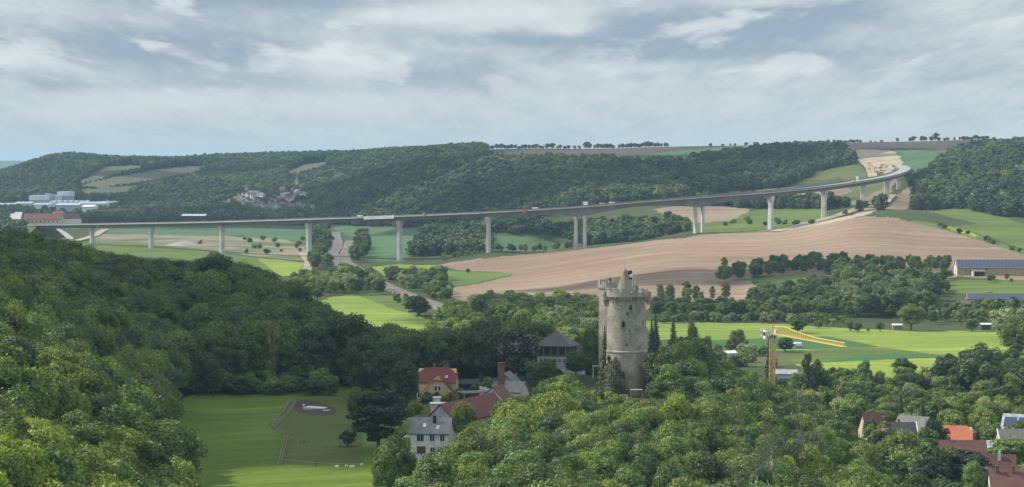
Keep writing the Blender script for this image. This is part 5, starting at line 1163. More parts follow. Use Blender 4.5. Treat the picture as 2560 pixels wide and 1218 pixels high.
# white parapet bridge at the right edge
fb = empty('road_bridge', gp(2575, 828, 1.2), R(-14), 'small white parapet bridge at the right edge above the village', 'bridge')
MB().box(-9, 9, -2.2, 2.2, -.9, 0).build('deck', 'concrete', fb)
for y in (-2.2, 2.05): MB().box(-9, 9, y, y + .15, .003, 1.0).build('parapet', 'white_paint', fb)
for x in (-8.2, 8.2): MB().box(x - .6, x + .6, -2.0, 2.0, -4, -.903).build('abutment', 'concrete_dark', fb)
# poles in the village
for u, Y, h in ((2288, 716, 11), (2462, 690, 9), (1582, 880, 9)):
    e = empty('utility_pole', gp(u, Y), 0, {2288: 'slim pale pole behind the light grey village roof', 2462: 'slim pale pole beside the wide brown red roof', 1582: 'slim pole in the belt left of the castle lodge'}[u], 'pole'); MB().tube([(0, 0, -.5), (0, 0, h)], [.13, .09], 8).build('pole_shaft', 'timber_pale', e); MB().box(-.6, .6, -.05, .05, h - .6, h - .5).build('crossarm', 'timber_pale', e)

# ------------------------------------------------------------------ tower crane
cb = gp(1932, 800); cr = empty('tower_crane', cb, 0, 'yellow tower crane with rusty mast and long jib above the meadow', 'crane'); HZ = 27.0 - cb.z
m_ = MB(); hw = .85
for sx in (-1, 1):
    for sy in (-1, 1): m_.bar((sx * hw, sy * hw, -1), (sx * hw, sy * hw, HZ - 1.4), .26)
zc = 0; k = 0
while zc < HZ - 2.6:
    for (a, b) in (((-hw, -hw), (hw, -hw)), ((hw, -hw), (hw, hw)), ((hw, hw), (-hw, hw)), ((-hw, hw), (-hw, -hw))):
        if k % 2: a, b = b, a
        m_.bar((a[0], a[1], zc), (b[0], b[1], zc + 1.3), .17); m_.bar((a[0], a[1], zc), (b[0], b[1], zc), .14)
    zc += 1.3; k += 1
m_.build('mast', 'steel_rust', cr)
MB().box(-1.3, 1.3, -1.3, 1.3, HZ - 1.4, HZ - .5).build('slewing_ring', 'steel_grey', cr)
tip = Vector((xat(2114, 743), 743, 0)) - Vector((cb.x, cb.y, 0)); D = Vector((tip.x, tip.y, 0)); LJ = D.length; ja = math.atan2(D.y, D.x)
jr = empty('jib', (0, 0, 0)); jr.parent = cr; jr.rotation_euler = (0, 0, ja)
jib = MB(); N_ = 34
def hjib(t): return 2.3 + .5 * math.sin(min(t * 3.2, 1) * math.pi) * (t < .31) if t < .25 else 2.3 - 1.15 * min(1, (t - .25) / .35)
zb = HZ + .1
for i in range(N_):
    t0_, t1_ = i / N_, (i + 1) / N_; xa, xb = 1 + t0_ * (LJ - 1), 1 + t1_ * (LJ - 1); ha, hb_ = hjib(t0_), hjib(t1_)
    for s in (-.6, .6): jib.bar((xa, s, zb), (xb, s, zb), .24); jib.bar((xa, s, zb), ((xa + xb) / 2, 0, zb + (ha + hb_) / 2), .09); jib.bar(((xa + xb) / 2, 0, zb + (ha + hb_) / 2), (xb, s, zb), .09)
    jib.bar((xa, 0, zb + ha), (xb, 0, zb + hb_), .24); jib.bar((xa, -.6, zb), (xa, .6, zb), .1)
jib.build('jib_truss', 'steel_yellow', jr)
m_ = MB(); m_.box(-9, 1, -.9, -.65, zb - .2, zb + .15); m_.box(-9, 1, .65, .9, zb - .2, zb + .15)
for k in range(8): m_.bar((-9 + k * 1.25, -.8, zb), (-9 + (k + 1) * 1.25, .8, zb), .12)
m_.build('counter_jib', 'steel_grey', jr)
for k in range(3): MB().box(-8.9 + k * .95, -8.0 + k * .95, -.62, .62, zb - 1.5 - .15 * k, zb + 1.0).build('counterweight', ['plaster_cream', 'tile_pink', 'plaster_cream'][k], jr)
m_ = MB().box(-3.2, -1.6, -1.9, -.93, zb - 2.0, zb + .9); m_.build('cab', 'white_paint', jr); MB().box(-3.22, -1.58, -1.95, -1.905, zb - .9, zb + .3).build('cab_window', 'glass', jr)
MB().box(3.2, 4.6, -.75, .75, zb + .3, zb + 1.7).build('drive_box', 'plaster_white', jr)
m_ = MB(); m_.bar((0, 0, HZ - .5), (.3, 0, HZ + 3.2), .5); m_.build('peak', 'steel_rust', jr)

# ------------------------------------------------------------------ barns with solar roofs
def solar_barn(u, Y, rot, L, W, e, r, wall, label, gable):
    p = gp(u, Y); t = empty('barn', p, R(rot), label, 'barn', 'solar roofed barns'); walls(L, W, e, r).build('wall', wall, t)
    ro = gable_roof(L, W, e, r, .4).build('roof', 'roof_grey', t); MB().prismx([(-W / 2 - .01, -1), (W / 2 + .01, -1), (W / 2 + .01, e - .28), (0, r - .38), (-W / 2 - .01, e - .28)], -L / 2 - .12, -L / 2 - .003).build('gable_wall', gable, t)
    n_ = int(L / 2.2); sl_ = (r - e) / (W / 2)
    for i in range(min(n_, 40)):
        xa = -L / 2 + .5 + i * (L - 1) / n_; xb = xa + (L - 1) / n_ - .12
        m_ = MB(); m_.slab([(xa, -W / 2, e + .06), (xb, -W / 2, e + .06), (xb, -.4, r - .4 * sl_ + .06), (xa, -.4, r - .4 * sl_ + .06)], .04); m_.build('solar_panel', 'solar', ro)
    return t
mat('brick_yellow', (.36, .28, .16), .9, .25, .8, (.28, .22, .13), obj=True)
t = solar_barn(2500, 1490, -3, 54, 14, 4.6, 9.4, 'brick_yellow', 'big barn with blue grey solar roof and white gable above the meadow', 'plaster_white')
MB().box(-27.2, -27.13, -1.2, 1.2, -1, 3.2).build('door', 'door_brown', t); MB().box(-27.2, -27.13, -.5, .5, 5, 7).build('hatch', 'door_brown', t)
for k in range(5): MB().box(-22 + k * 2.6, -21.2 + k * 2.6, -7.06, -7.003, 2.2, 3.0).build('window', 'black', t)
MB().box(-10, -8.6, -7.06, -7.003, 3.0, 4.2).build('window', 'black', t)
q = empty('lean_to', gp(2448, 1479), R(-3), 'dark open lean-to shed in front of the big solar barn', 'shed'); MB().slab([(-4, -2.5, 3.0), (4, -2.5, 3.0), (4, 2.5, 3.6), (-4, 2.5, 3.6)], .2).build('roof', 'roof_grey', q); MB().box(-4, -3, -2.4, 2.4, -1, 2.9).build('wall', 'plaster_white', q); MB().box(-2.9, 4, 1.8, 2.3, -1, 3.1).build('back_wall', 'dark_wood', q)
t = solar_barn(2520, 1352, -2, 46, 9, 3.2, 6.0, 'plaster_grey', 'low long stable with solar roof and orange brick gable', 'tile_orange')
for y in (-2.4, 1.6): MB().box(-23.2, -23.13, y - .7, y + .7, -1, 2.6).build('door', 'black', t)
for k in range(14): MB().box(-19 + k * 3, -17.2 + k * 3, -4.56, -4.503, 1.2, 2.2).build('window', 'black', t)

# ------------------------------------------------------------------ viaduct
PATH = [(60, 563, 2500), (120, 562, 2440), (230, 560.5, 2370), (378, 558, 2280), (555, 554.5, 2195), (772, 548, 2090), (999, 540.5, 2020), (1221, 531, 1970), (1451, 517, 1940), (1600, 504.5, 1932), (1748, 493, 1935), (1927, 479, 1965), (2060, 465.5, 2040), (2157, 451.5, 2150), (2217, 440.5, 2290), (2247, 431.5, 2420), (2260, 424, 2530), (2256, 417, 2640), (2240, 411.5, 2740), (2212, 406, 2830)]
PP = [atp(u, v, Y) for u, v, Y in PATH]
def catmull(P_, n_=10):
    out_ = []
    for i in range(len(P_) - 1):
        a, b, c, d = P_[max(i - 1, 0)], P_[i], P_[i + 1], P_[min(i + 2, len(P_) - 1)]
        for k in range(n_):
            t = k / n_; out_.append(.5 * ((2 * b) + (c - a) * t + (2 * a - 5 * b + 4 * c - d) * t * t + (3 * b - a - 3 * c + d) * t ** 3))
    return out_ + [P_[-1]]
BP = catmull(PP, 12)
def sweep(P_, sec):
    """sec(i, u) -> list of (side, height) forming a closed outline"""
    m_ = MB(); n_ = None; vs = []; fs = []
    for i, p in enumerate(P_):
        d = (P_[min(i + 1, len(P_) - 1)] - P_[max(i - 1, 0)]); d.z = 0; d.normalize(); sd = Vector((d.y, -d.x, 0)); s = sec(i, uof(p.x, p.y)); n_ = len(s)
        for a, h in s: vs.append(p + sd * a + Vector((0, 0, h)))
    for i in range(len(P_) - 1):
        for k in range(n_): fs.append((i * n_ + k, i * n_ + (k + 1) % n_, (i + 1) * n_ + (k + 1) % n_, (i + 1) * n_ + k))
    fs += [tuple(range(n_))[::-1], tuple(range((len(P_) - 1) * n_, len(P_) * n_))]; return m_.add(vs, fs)
def gdepth(i, u):
    if BP[i].y > 2100: return 4.0
    d = 3.7
    for c, wd in ((1451, 150), (1748, 150)): d += 4.4 * max(0, 1 - abs(u - c) / wd) ** 1.6
    return d
vd = empty('viaduct', (0, 0, 0), 0, 'long concrete motorway viaduct striding across the valley and curving up to the right', 'bridge')
sweep(BP, lambda i, u: [(-7, -.1), (7, -.1), (7, -.55), (3.6, -1.0), (-3.6, -1.0), (-7, -.55)]).build('deck', 'concrete', vd)
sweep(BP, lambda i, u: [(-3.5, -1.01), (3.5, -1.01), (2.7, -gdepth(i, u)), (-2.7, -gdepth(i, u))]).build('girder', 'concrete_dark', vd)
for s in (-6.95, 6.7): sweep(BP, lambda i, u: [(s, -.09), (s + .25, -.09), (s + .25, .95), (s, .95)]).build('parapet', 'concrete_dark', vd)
sweep(BP, lambda i, u: [(-6.6, -.09), (6.6, -.09), (6.6, -.04), (-6.6, -.04)]).build('carriageway', 'asphalt_pale', vd)
def pier(u, Y, k=1.0, twin=False):
    b = min(BP, key=lambda q: abs(uof(q.x, q.y) - u) + abs(q.y - Y) * .15); i = BP.index(b); d = BP[min(i + 1, len(BP) - 1)] - BP[i - 1]; a = math.atan2(d.y, d.x)
    x, y = xat(u, b.y), b.y; zt = b.z - gdepth(i, u) + .02; z0 = zat(x, y) - 3; H = zt - z0; w0, w1 = (1.6, 1.45) if not twin else (1.25, 1.15)
    m_ = MB(); prof = [(0, w0 * k, 2.3), (H * .5, w0 * .95 * k, 2.1), (H - 9, w1 * .92 * k, 2.0), (H - 5, w1 * 1.02 * k, 2.3), (H - 1.5, w1 * (1.5 if not twin else 1.1) * k, 2.9), (H, w1 * (1.6 if not twin else 1.1) * k, 3.0)]
    if H < 12: prof = [(0, w0 * k, 2.3), (H - 3.5, w1 * k, 2.3), (H, w1 * 1.55 * k, 2.9)]
    vs = []; fs = []
    for (h, a_, b_) in prof:                                     # chamfered shaft with a shallow recess on each broad face
        vs += [(-a_, -b_ * .7, h), (-a_ * .75, -b_, h), (-a_ * .25, -b_, h), (-a_ * .2, -b_ + .3, h), (a_ * .2, -b_ + .3, h), (a_ * .25, -b_, h), (a_ * .75, -b_, h), (a_, -b_ * .7, h), (a_, b_ * .7, h), (a_ * .75, b_, h), (-a_ * .75, b_, h), (-a_, b_ * .7, h)]
    q = 12
    for j in range(len(prof) - 1):
        for c in range(q): fs.append((j * q + c, j * q + (c + 1) % q, (j + 1) * q + (c + 1) % q, (j + 1) * q + c))
    fs.append(tuple(range((len(prof) - 1) * q, len(prof) * q))); m_.add(vs, fs); o = m_.build('pier', 'concrete', vd); o.location = (x, y, z0); o.rotation_euler = (0, 0, a)
for u, Y in ((230, 2370), (378, 2280), (555, 2195), (772, 2090), (999, 2020), (1221, 1970), (1927, 1965), (2060, 2040), (2157, 2150), (2217, 2290), (2246, 2420)): pier(u, Y)
for u, Y in ((1440, 1940), (1462, 1940), (1739, 1935), (1757, 1935)): pier(u, Y, twin=True)
pA = BP[4]; ab = MB().box(-8, 6, -8, 8, -12, -1.1); o = ab.build('abutment', 'concrete_dark', vd); o.location = pA; o.rotation_euler = (0, 0, math.atan2((BP[5] - BP[3]).y, (BP[5] - BP[3]).x))
# approach bank at the left end
bank = [gp(u, Y) for u, Y in ((-500, 2760), (-250, 2640), (-60, 2550), (60, 2500), (112, 2452))]
for i, b in enumerate(bank): b.z = PP[0].z
m_ = sweep(bank, lambda i, u: [(-9, -.3), (9, -.3), (30, -18), (-30, -18)]); o = m_.build('embankment', 'grass_dull'); o['kind'] = 'structure'
# things on and along the deck
def ondeck(u, side=0, after=0):
    b = min(BP[after:], key=lambda q: abs(uof(q.x, q.y) - u)); i = BP.index(b); d = BP[min(i + 1, len(BP) - 1)] - BP[i - 1]; return b + Vector((d.y, -d.x, 0)).normalized() * side, math.atan2(d.y, d.x)
i0 = min(range(len(BP)), key=lambda i: abs(uof(BP[i].x, BP[i].y) - 925)); i1 = min(range(len(BP)), key=lambda i: abs(uof(BP[i].x, BP[i].y) - 1005))
seg = [BP[i0].lerp(BP[i1], t / 6) for t in range(7)]
sc_ = empty('scaffold_cover', (0, 0, 0), 0, 'white sheeting hung along the viaduct edge above the fifth pier', 'sheeting')
for k, (a, b) in enumerate(((0, 3), (3, 6))):
    m_ = sweep(seg[a:b + 1], lambda i, u: [(7.05, -1.9), (7.2, -1.9), (7.2, .9), (7.05, .9)]); m_.build('sheet', 'concrete', sc_)
def box_thing(name, u, side, L, W, H, m1, label, cat, m2='steel_grey', dz=0):
    p, a = ondeck(u, side); e = empty(name, p + Vector((0, 0, dz)), a, label, cat); MB().box(-L / 2, L / 2, -W / 2, W / 2, .35, H).build('body', m1, e, bevel=.08); MB().box(-L / 2 + .3, L / 2 - .3, -W / 2 + .2, W / 2 - .2, 0, .34).build('base', m2, e); return e
box_thing('site_cabin', 1464, 3, 3.2, 2.6, 3.6, 'white_paint', 'white site cabin standing on the viaduct above the left pair of piers', 'cabin')
e = box_thing('inspection_rig', 1318, 7.6, 3.5, 1.6, 3.0, 'tile_pink', 'reddish inspection rig hanging on the viaduct edge left of the twin piers', 'rig', dz=-2.2); MB().box(-6, 6, -.5, .5, -1, -.7).build('walkway', 'steel_grey', e); MB().bar((0, -1, 3), (0, -5, 3.6), .4).build('arm', 'tile_pink', e)
for u, m1, lb in ((1343, 'white_paint', 'pale van on the viaduct just right of the reddish rig'), (1510, 'plaster_cream', 'small cream vehicle on the viaduct right of the site cabin'), (1530, 'white_paint', 'white van on the viaduct between the two pairs of piers'), (912, 'white_paint', 'white van on the viaduct left of the hanging sheets'), (2130, 'steel_yellow', 'yellow machine on the viaduct near its right bend')):
    e = box_thing('vehicle', u, 2, 4.8, 2.0, 1.9, m1, lb, 'van'); MB().box(-1.4, 2.2, -1.0, 1.0, 1.903, 2.5).build('cab', 'glass', e)
    for sx in (-1.5, 1.5):
        for sy in (-1, 1): o = MB().lathe([(0, -.12), (.38, -.12), (.38, .12), (0, .12)], 12).build('wheel', 'black', e); o.location = (sx, sy, .38); o.rotation_euler = (R(90), 0, 0)
e = box_thing('crane_base', 710 + 370, 7.4, 1.6, 1.2, 3.4, 'timber_pale', 'small timber formwork cart at the viaduct edge between two piers', 'formwork', dz=-1.6)
# tower like hoist over the right hand pier
p, a = ondeck(2158, -5); e = empty('hoist', p, a, 'pale lifting frame standing on the viaduct over the pier before the bend', 'hoist'); MB().box(-2.2, 2.2, -1, 1, 3.2, 4.0).build('top_beam', 'white_paint', e)
for x in (-2, 2): MB().box(x - .25, x + .25, -.8, .8, 0, 3.197).build('leg', 'white_paint', e)
# material heaps and machines in the cutting behind the bend
g = random.Random(12)
for k in range(24):
    u = g.uniform(2172, 2240); v = 418 + (u - 2172) * .12 + g.uniform(-8, 12); p = hit(u, v, 2450); L = g.uniform(3, 7)
    kind = k % 4
    nm, lb, ct, mt_ = (('timber_stack', 'stack of pale timber in the cutting behind the viaduct bend', 'timber', 'timber_pale'), ('site_container', 'pale container in the cutting behind the viaduct bend', 'container', 'plaster_cream'), ('steel_stack', 'reddish stack of reinforcing steel in the cutting behind the viaduct bend', 'steel', 'steel_rust'), ('concrete_stack', 'stack of concrete slabs in the cutting behind the viaduct bend', 'slabs', 'concrete'))[kind]
    e = empty(nm, p, g.uniform(0, 3), lb, ct, lb.replace(' in ', 's in ')); H = g.uniform(1.2, 2.6); MB().box(-L / 2, L / 2, -1.2, 1.2, .2, H).build('load', mt_, e, bevel=.1); MB().box(-L / 2 + .3, L / 2 - .3, -.9, .9, -.6, .197).build('pallet', 'timber_pale', e)
for u, v, nm in ((1962, 561, 'dark excavator on the haul track between two right hand piers'), (2112, 536, 'excavator on the haul track near the hedge end'), (2152, 528, 'excavator at the top of the haul track'), (500, 610, 'excavator beside the dark gravel heap under the viaduct')):
    p = hit(u, v, 1800); e = empty('excavator', p, 1.0, nm, 'excavator'); MB().box(-1.6, 1.6, -1.4, 1.4, 1.0, 2.8).build('body', 'tile_brown', e, bevel=.15); MB().box(-.2, 1.4, -1.2, 0, 2.803, 3.9).build('cab', 'glass', e)
    for y in (-1.2, 1.2): MB().box(-2.1, 2.1, y - .35, y + .35, -.2, .95).build('track', 'black', e, bevel=.2)
    m_ = MB(); m_.bar((1.4, .5, 2.2), (4.2, .5, 5.0), .5); m_.bar((4.2, .5, 5.0), (6.6, .5, 2.2), .4); m_.bar((6.6, .5, 2.4), (6.0, .5, 1.0), .9); m_.build('arm', 'steel_grey', e)
def heap(u, v, r, h, m1, label):
    p = hit(u, v, 1800); g = random.Random(int(u)); m_ = MB(); vs = [(0, 0, h)]; fs = []; n_ = 18
    for j, (f, hh) in enumerate(((.35, .72), (.7, .34), (1.0, -.1))):
        for k in range(n_): a = 6.283 * k / n_; q = r * f * g.uniform(.85, 1.15); vs.append((q * 1.6 * math.cos(a), q * math.sin(a), h * hh * g.uniform(.85, 1.1)))
    for k in range(n_): fs.append((0, 1 + k, 1 + (k + 1) % n_))
    for j in range(2):
        for k in range(n_): a = 1 + j * n_ + k; b = 1 + j * n_ + (k + 1) % n_; fs.append((a, a + n_, b + n_, b))
    m_.add(vs, fs); o = m_.build('gravel_heap', m1); o.location = p; tag(o, label, 'heap')
heap(462, 614, 12, 4.5, 'asphalt_pale', 'grey cone of gravel between two left hand piers'); heap(580, 622, 10, 2.0, 'soil_tan', 'low brown earth heap right of the third pier'); heap(340, 592, 22, 2.5, 'soil_tan', 'long low earth bank under the left viaduct spans')
heap(1935, 357, 46, 9, 'grass_dull', 'grassy spoil mound on the skyline of the plateau')

# ------------------------------------------------------------------ works, manor and hall in the distance at left
def far_box(u0, u1, v0, v1, Y, m_, dep=30):
    a, b = atp(u0, v0, Y), atp(u1, v1, Y); return MB().box(a.x, b.x, Y, Y + dep, b.z - 6, a.z)
FYp = 3700
fac = empty('factory', (0, 0, 0), 0, 'white and blue grey factory halls with a high tower block at far left', 'factory')
far_box(72, 124, 491, 513, FYp, 0, 40).build('hall', 'metal_blue', fac); far_box(73, 123, 488.6, 491, FYp - 1, 0, 42).build('roof_edge', 'metal_white', fac)
far_box(124.5, 150, 489, 508, FYp + 30, 0, 40).build('hall', 'metal_white', fac); far_box(143, 174, 481, 500, FYp + 50, 0, 40).build('tower_block', 'metal_blue', fac); far_box(142.5, 174.5, 479.5, 481, FYp + 49, 0, 42).build('roof_edge', 'metal_white', fac)
for k in range(6): far_box(92 + k * 5.2, 92.9 + k * 5.2, 492, 512, FYp - 1.2, 0, 1).build('wall_rib', 'metal_white', fac)
for k in range(7):
    u = 128 + k * 14; p = atp(u, 505, FYp - 60); m_ = MB(); m_.lathe([(0.1, 0)] + [(1, 0)], 4)
    m_ = MB(); n_ = 8; w2 = 4.2; pts = [(p.x + w2 * math.cos(math.pi * j / n_), p.z - 3 + 5.0 * math.sin(math.pi * j / n_)) for j in range(n_ + 1)]; pts += [(p.x - w2, p.z - 9), (p.x + w2, p.z - 9)]; m_.prism(pts, p.y, p.y + 30); m_.build('barrel_roof', 'metal_white', fac)
for (a, b, c, d, y) in ((112, 125, 483.5, 488, FYp + 20), (118, 135, 485, 489, FYp + 24)): far_box(a, b, c, d, y, 0, 12).build('plant_unit', 'metal_blue', fac)
wh = 0
for (a, b, c, d, y, mt_, lb) in ((-60, 34, 510, 519, 3620, 'metal_white', 'long white warehouse at the far left edge'), (36, 76, 507, 517, 3640, 'metal_white', 'white warehouse left of the factory tower'), (140, 196, 511, 520, 3560, 'metal_blue', 'grey blue shed in front of the factory'), (196, 262, 507, 516, 3600, 'metal_white', 'white ribbed warehouse right of the factory'), (205, 232, 515, 524, 3500, 'metal_white', 'pale warehouse with ribbed roof nearest to the trees'), (240, 290, 505.5, 511, 3660, 'metal_blue', 'low grey warehouse at the right end of the works'), (262, 300, 503, 508, 3720, 'metal_white', 'farthest white warehouse at the right end of the works'), (84, 120, 510, 519, 3600, 'metal_white', 'white low hall below the factory tower')):
    e = empty('warehouse', (0, 0, 0), 0, lb, 'warehouse', 'warehouses around the far factory'); far_box(a, b, c + 1.5, d, y, 0, 45).build('wall', mt_, e); q = atp(a, c, y); q2 = atp(b, c, y); MB().slab([(q.x - 1, y - 1, q.z - 1), (q2.x + 1, y - 1, q.z - 1), (q2.x + 1, y + 23, q.z + 1.2), (q.x - 1, y + 23, q.z + 1.2)], .5).build('roof', 'metal_white' if mt_ == 'metal_white' else 'metal_blue', e)
def far_house(name, u, v, Y, rot, L, W, e, r, wall, roof, label, cat='house', group=None, hip=(0, 0), ov=.4):
    p = atp(u, v, Y); t = empty(name, p, R(rot), label, cat, group); walls(L, W, e, r).build('wall', wall, t); MB().box(-L / 2, L / 2, -W / 2, W / 2, -8, -1.5).build('basement', wall, t); gable_roof(L, W, e, r, ov, .3, hip[0], hip[1]).build('roof', roof, t); return t
mat('roof_glare', (.75, .62, .56), .22, .1, .3, metal=.55)
t = far_house('manor', 92, 558, 2750, -3, 60, 14, 4.6, 11.2, 'plaster_cream', 'tile_brown', 'long manor farm with dark red roof and sun glare painted at its left end', 'manor', hip=(6, 0))
t2_ = t; MB().slab([(-31.8, -8.1, 4.6), (-16.5, -8.1, 4.6), (-16.5, -.3, 12.75), (-24.5, -.3, 12.75)], .2).build('glare_sheet', 'roof_glare', t)  # pale sheet laid on the red roof to stand for sun glare
for k in range(12): MB().box(-28 + k * 4.8, -26.6 + k * 4.8, -7.56, -7.503, 1, 3).build('window', 'black', t)
far_house('house', 146, 549, 2820, 60, 16, 10, 5, 10, 'plaster_cream', 'tile_orange', 'house with faded orange roof behind the long manor')
far_house('house', 176, 556, 2760, 20, 20, 10, 5, 10, 'plaster_white', 'tile_darkred', 'dark red roofed house right of the long manor')
far_house('house', 188, 554, 2800, -50, 14, 8, 3, 7, 'plaster_white', 'slate', 'light grey roofed barn just above the viaduct at left')
hl = far_house('sports_hall', 487, 549, 2850, -4, 26, 14, 5, 6.6, 'dark_wood', 'plaster_grey', 'low hall with flat pale roof standing among the valley trees', 'hall', ov=1.6)
# the hillside village: single houses
cols = [('plaster_white', 'slate'), ('plaster_white', 'tile_brown'), ('plaster_white', 'roof_grey'), ('plaster_white', 'roof_grey'), ('plaster_cream', 'tile_darkred'), ('plaster_white', 'slate')]
rn = {'slate': 'slate grey', 'tile_brown': 'brown', 'tile_darkred': 'dark red', 'roof_grey': 'weathered grey', 'tile_pink': 'light red'}
for i, (u, v) in enumerate(VP):
    p = hit(u, v + 2, 2500); g = random.Random(i * 7 + 1); w_, r_ = cols[g.randrange(6)]; L = g.uniform(6.5, 10) if u < 800 else 6; W = g.uniform(5, 6.5) if u < 800 else 4.5; e_ = g.uniform(3.2, 4.8) if u < 800 else 2.6
    wh = 'in the left part of the hillside village' if u < 665 else ('in the right part of the hillside village' if u < 800 else 'alone on the slope right of the village')
    far_house('village_house', u, v + 2, p.y, g.uniform(-60, 60), L, W, e_, e_ + g.uniform(2.2, 3.2), w_, r_, f'house with {rn[r_]} roof {wh}', 'house', f'houses with {rn[r_]} roofs {wh}')
sp_ = empty('church_tower', hit(742, 478, 2800), 0, 'pale slim church tower above the hillside village', 'church tower'); MB().box(-2.2, 2.2, -2.2, 2.2, -3, 15).build('wall', 'plaster_white', sp_); MB().lathe([(2.9, 15), (0.05, 22)], 4).build('spire', 'slate', sp_)
# ------------------------------------------------------------------ railway with catenary masts
def ribbon(name, us_, Ys_, w_, m_, dz, kind='structure', h_=.0, side=0):
    P_ = []; Yq = np.linspace(Ys_[0], Ys_[-1], 90); uq = np.interp(Yq, Ys_, us_) if Ys_[0] < Ys_[-1] else None
    xs = xat(uq, Yq); xs = np.convolve(np.pad(xs, 5, mode='edge'), np.ones(11) / 11, 'valid')
    P_ = [Vector((x, y, zat(x, y) + dz)) for x, y in zip(xs, Yq)]
    m2 = sweep(P_, lambda i, u: [(side - w_ / 2, 0), (side + w_ / 2, 0), (side + w_ / 2 + h_, -h_ - .6), (side - w_ / 2 - h_, -h_ - .6)]); o = m2.build(name, m_)
    if kind: o['kind'] = kind
    return o, P_
RY = [1050, 1200, 1300, 1380, 1500, 1600, 1700, 1850, 2000, 2200, 2500]; RU = [1290, 1210, 1145, 1110, 1010, 962, 930, 895, 858, 866, 876]
_, RP = ribbon('railway_bed', RU, RY, 10, 'ballast', .9, h_=1.2)
_, RP2 = ribbon('railway_bed', [838, 836, 832, 846, 838], [1900, 2000, 2200, 2400, 2800], 9, 'ballast', .9, h_=1.0)
for s in (-2.9, -1.4, 1.4, 2.9): ribbon('rails', RU, RY, .22, 'rail_steel', 1.12, side=s)
for s in (-2.2, -.8, .8, 2.2): ribbon('rails', [838, 836, 832, 846, 838], [1900, 2000, 2200, 2400, 2800], .22, 'rail_steel', 1.12, side=s)
ribbon('path', [1290 - 14, 1196, 1131, 1094, 996, 950], [1050, 1200, 1300, 1380, 1500, 1590], 2.6, 'gravel_cut', .45)
ribbon('road', [762, 766, 772, 768, 752], [1720, 1850, 1960, 2060, 2200], 7, 'gravel_cut', .35)
ribbon('road', [185, 200, 240, 265], [2400, 2480, 2600, 2800], 9, 'gravel_cut', .8); ribbon('road', [165, 170, 150, 110], [2380, 2450, 2620, 2900], 12, 'asphalt_pale', .8)
ribbon('haul_road', [2185, 2178, 2170, 2150, 2110], [2520, 2640, 2740, 2850, 2960], 10, 'gravel_cut', .8)
ribbon('haul_road', [1925, 1985, 2060, 2125, 2160, 2200, 2232], [1912, 1945, 2010, 2075, 2140, 2220, 2330], 9, 'gravel_cut', .8)
def mast(p, side, rot, label):
    e = empty('catenary_mast', p, rot, label, 'mast', 'catenary masts along the railway'); MB().tube([(side, 0, -1), (side, 0, 8)], [.2, .14], 6).build('pole', 'steel_grey', e); m_ = MB(); m_.bar((side, 0, 6.9), (0, 0, 6.6), .12); m_.bar((side, 0, 7.8), (side * .3, 0, 6.7), .08); m_.build('bracket', 'steel_grey', e)
for i in range(3, 86, 6): mast(RP[i], 5.5 if i % 12 < 6 else -5.5, 0, 'grey catenary mast beside the curving railway')
for i in range(5, 80, 14): mast(RP2[i], -5.2, 0, 'grey catenary mast beside the straight railway branch')
# crossing lattice masts in the belt in front of the tan field
for u, vt, Y, lb in ((1454, 735, 1050, 'slanting signal gantry arm sticking out of the green belt left of the castle'), (1392, 728, 1150, 'thin dark mast in the green belt left of the castle')):
    p = gp(u, Y); h = zrow(vt, Y) - p.z; e = empty('lattice_mast', p, 0, lb, 'mast'); MB().tube([(0, 0, 0), (0, 0, h * .88)], [.3, .18], 6).build('pole', 'steel_grey', e); m_ = MB(); m_.bar((-6 if u > 1400 else -.8, 0, h * .88), (2.2 if u > 1400 else .8, 0, h * .85), .28); m_.bar((0, 0, h * .86), (1.4 if u > 1400 else 0, 0, h), .25); m_.build('arm', 'steel_grey', e)
mq = [hit(884, 386, 3000), 0]
p = mq[0]; e = empty('radio_mast', p, 0, 'thin radio mast rising above the wooded skyline left of centre', 'mast'); MB().tube([(0, 0, 0), (0, 0, 17)], [.5, .15], 6).build('pole', 'steel_grey', e); MB().box(-1.2, 1.2, -.2, .2, 11, 12).build('antenna', 'steel_grey', e)
# ------------------------------------------------------------------ meadow furniture
p = gp(1996, 1085); e = empty('water_tank', p, R(8), 'small white green livestock tank standing on the dark crop edge', 'tank'); MB().box(-1.9, 1.9, -1.1, 1.1, .4, 2.4).build('tank_body', 'metal_white', e, bevel=.45); MB().box(-1.6, 1.6, -.8, .8, -.2, .397).build('base', 'steel_grey', e)
t, ro = house('shed', 1826, 1030, 30, 4.6, 3.2, 2.4, 3.2, 'plaster_grey', 'metal_white', 'small garden shed with white tilted roof left of the crane', 'shed')
t, ro = house('greenhouse', 1966, 940, -6, 8.5, 4.2, 2.0, 3.4, 'metal_blue', 'zinc', 'low pale greenhouse behind the crane mast', 'greenhouse')
t, ro = house('shed', 1996, 930, 0, 2.6, 2.2, 2.6, 3.2, 'white_paint', 'zinc', 'tiny white hut right of the low greenhouse', 'shed')
t, ro = house('shed', 2244, 1212, 0, 4.6, 2.6, 2.6, 3.1, 'timber_pale', 'metal_white', 'pale field shelter at the far edge of the bright meadow', 'shed')
t, ro = house('shed', 2466, 1215, 0, 4.6, 3.2, 2.8, 3.3, 'dark_wood', 'metal_white', 'dark field shelter with white roof under the right hand willows', 'shed')
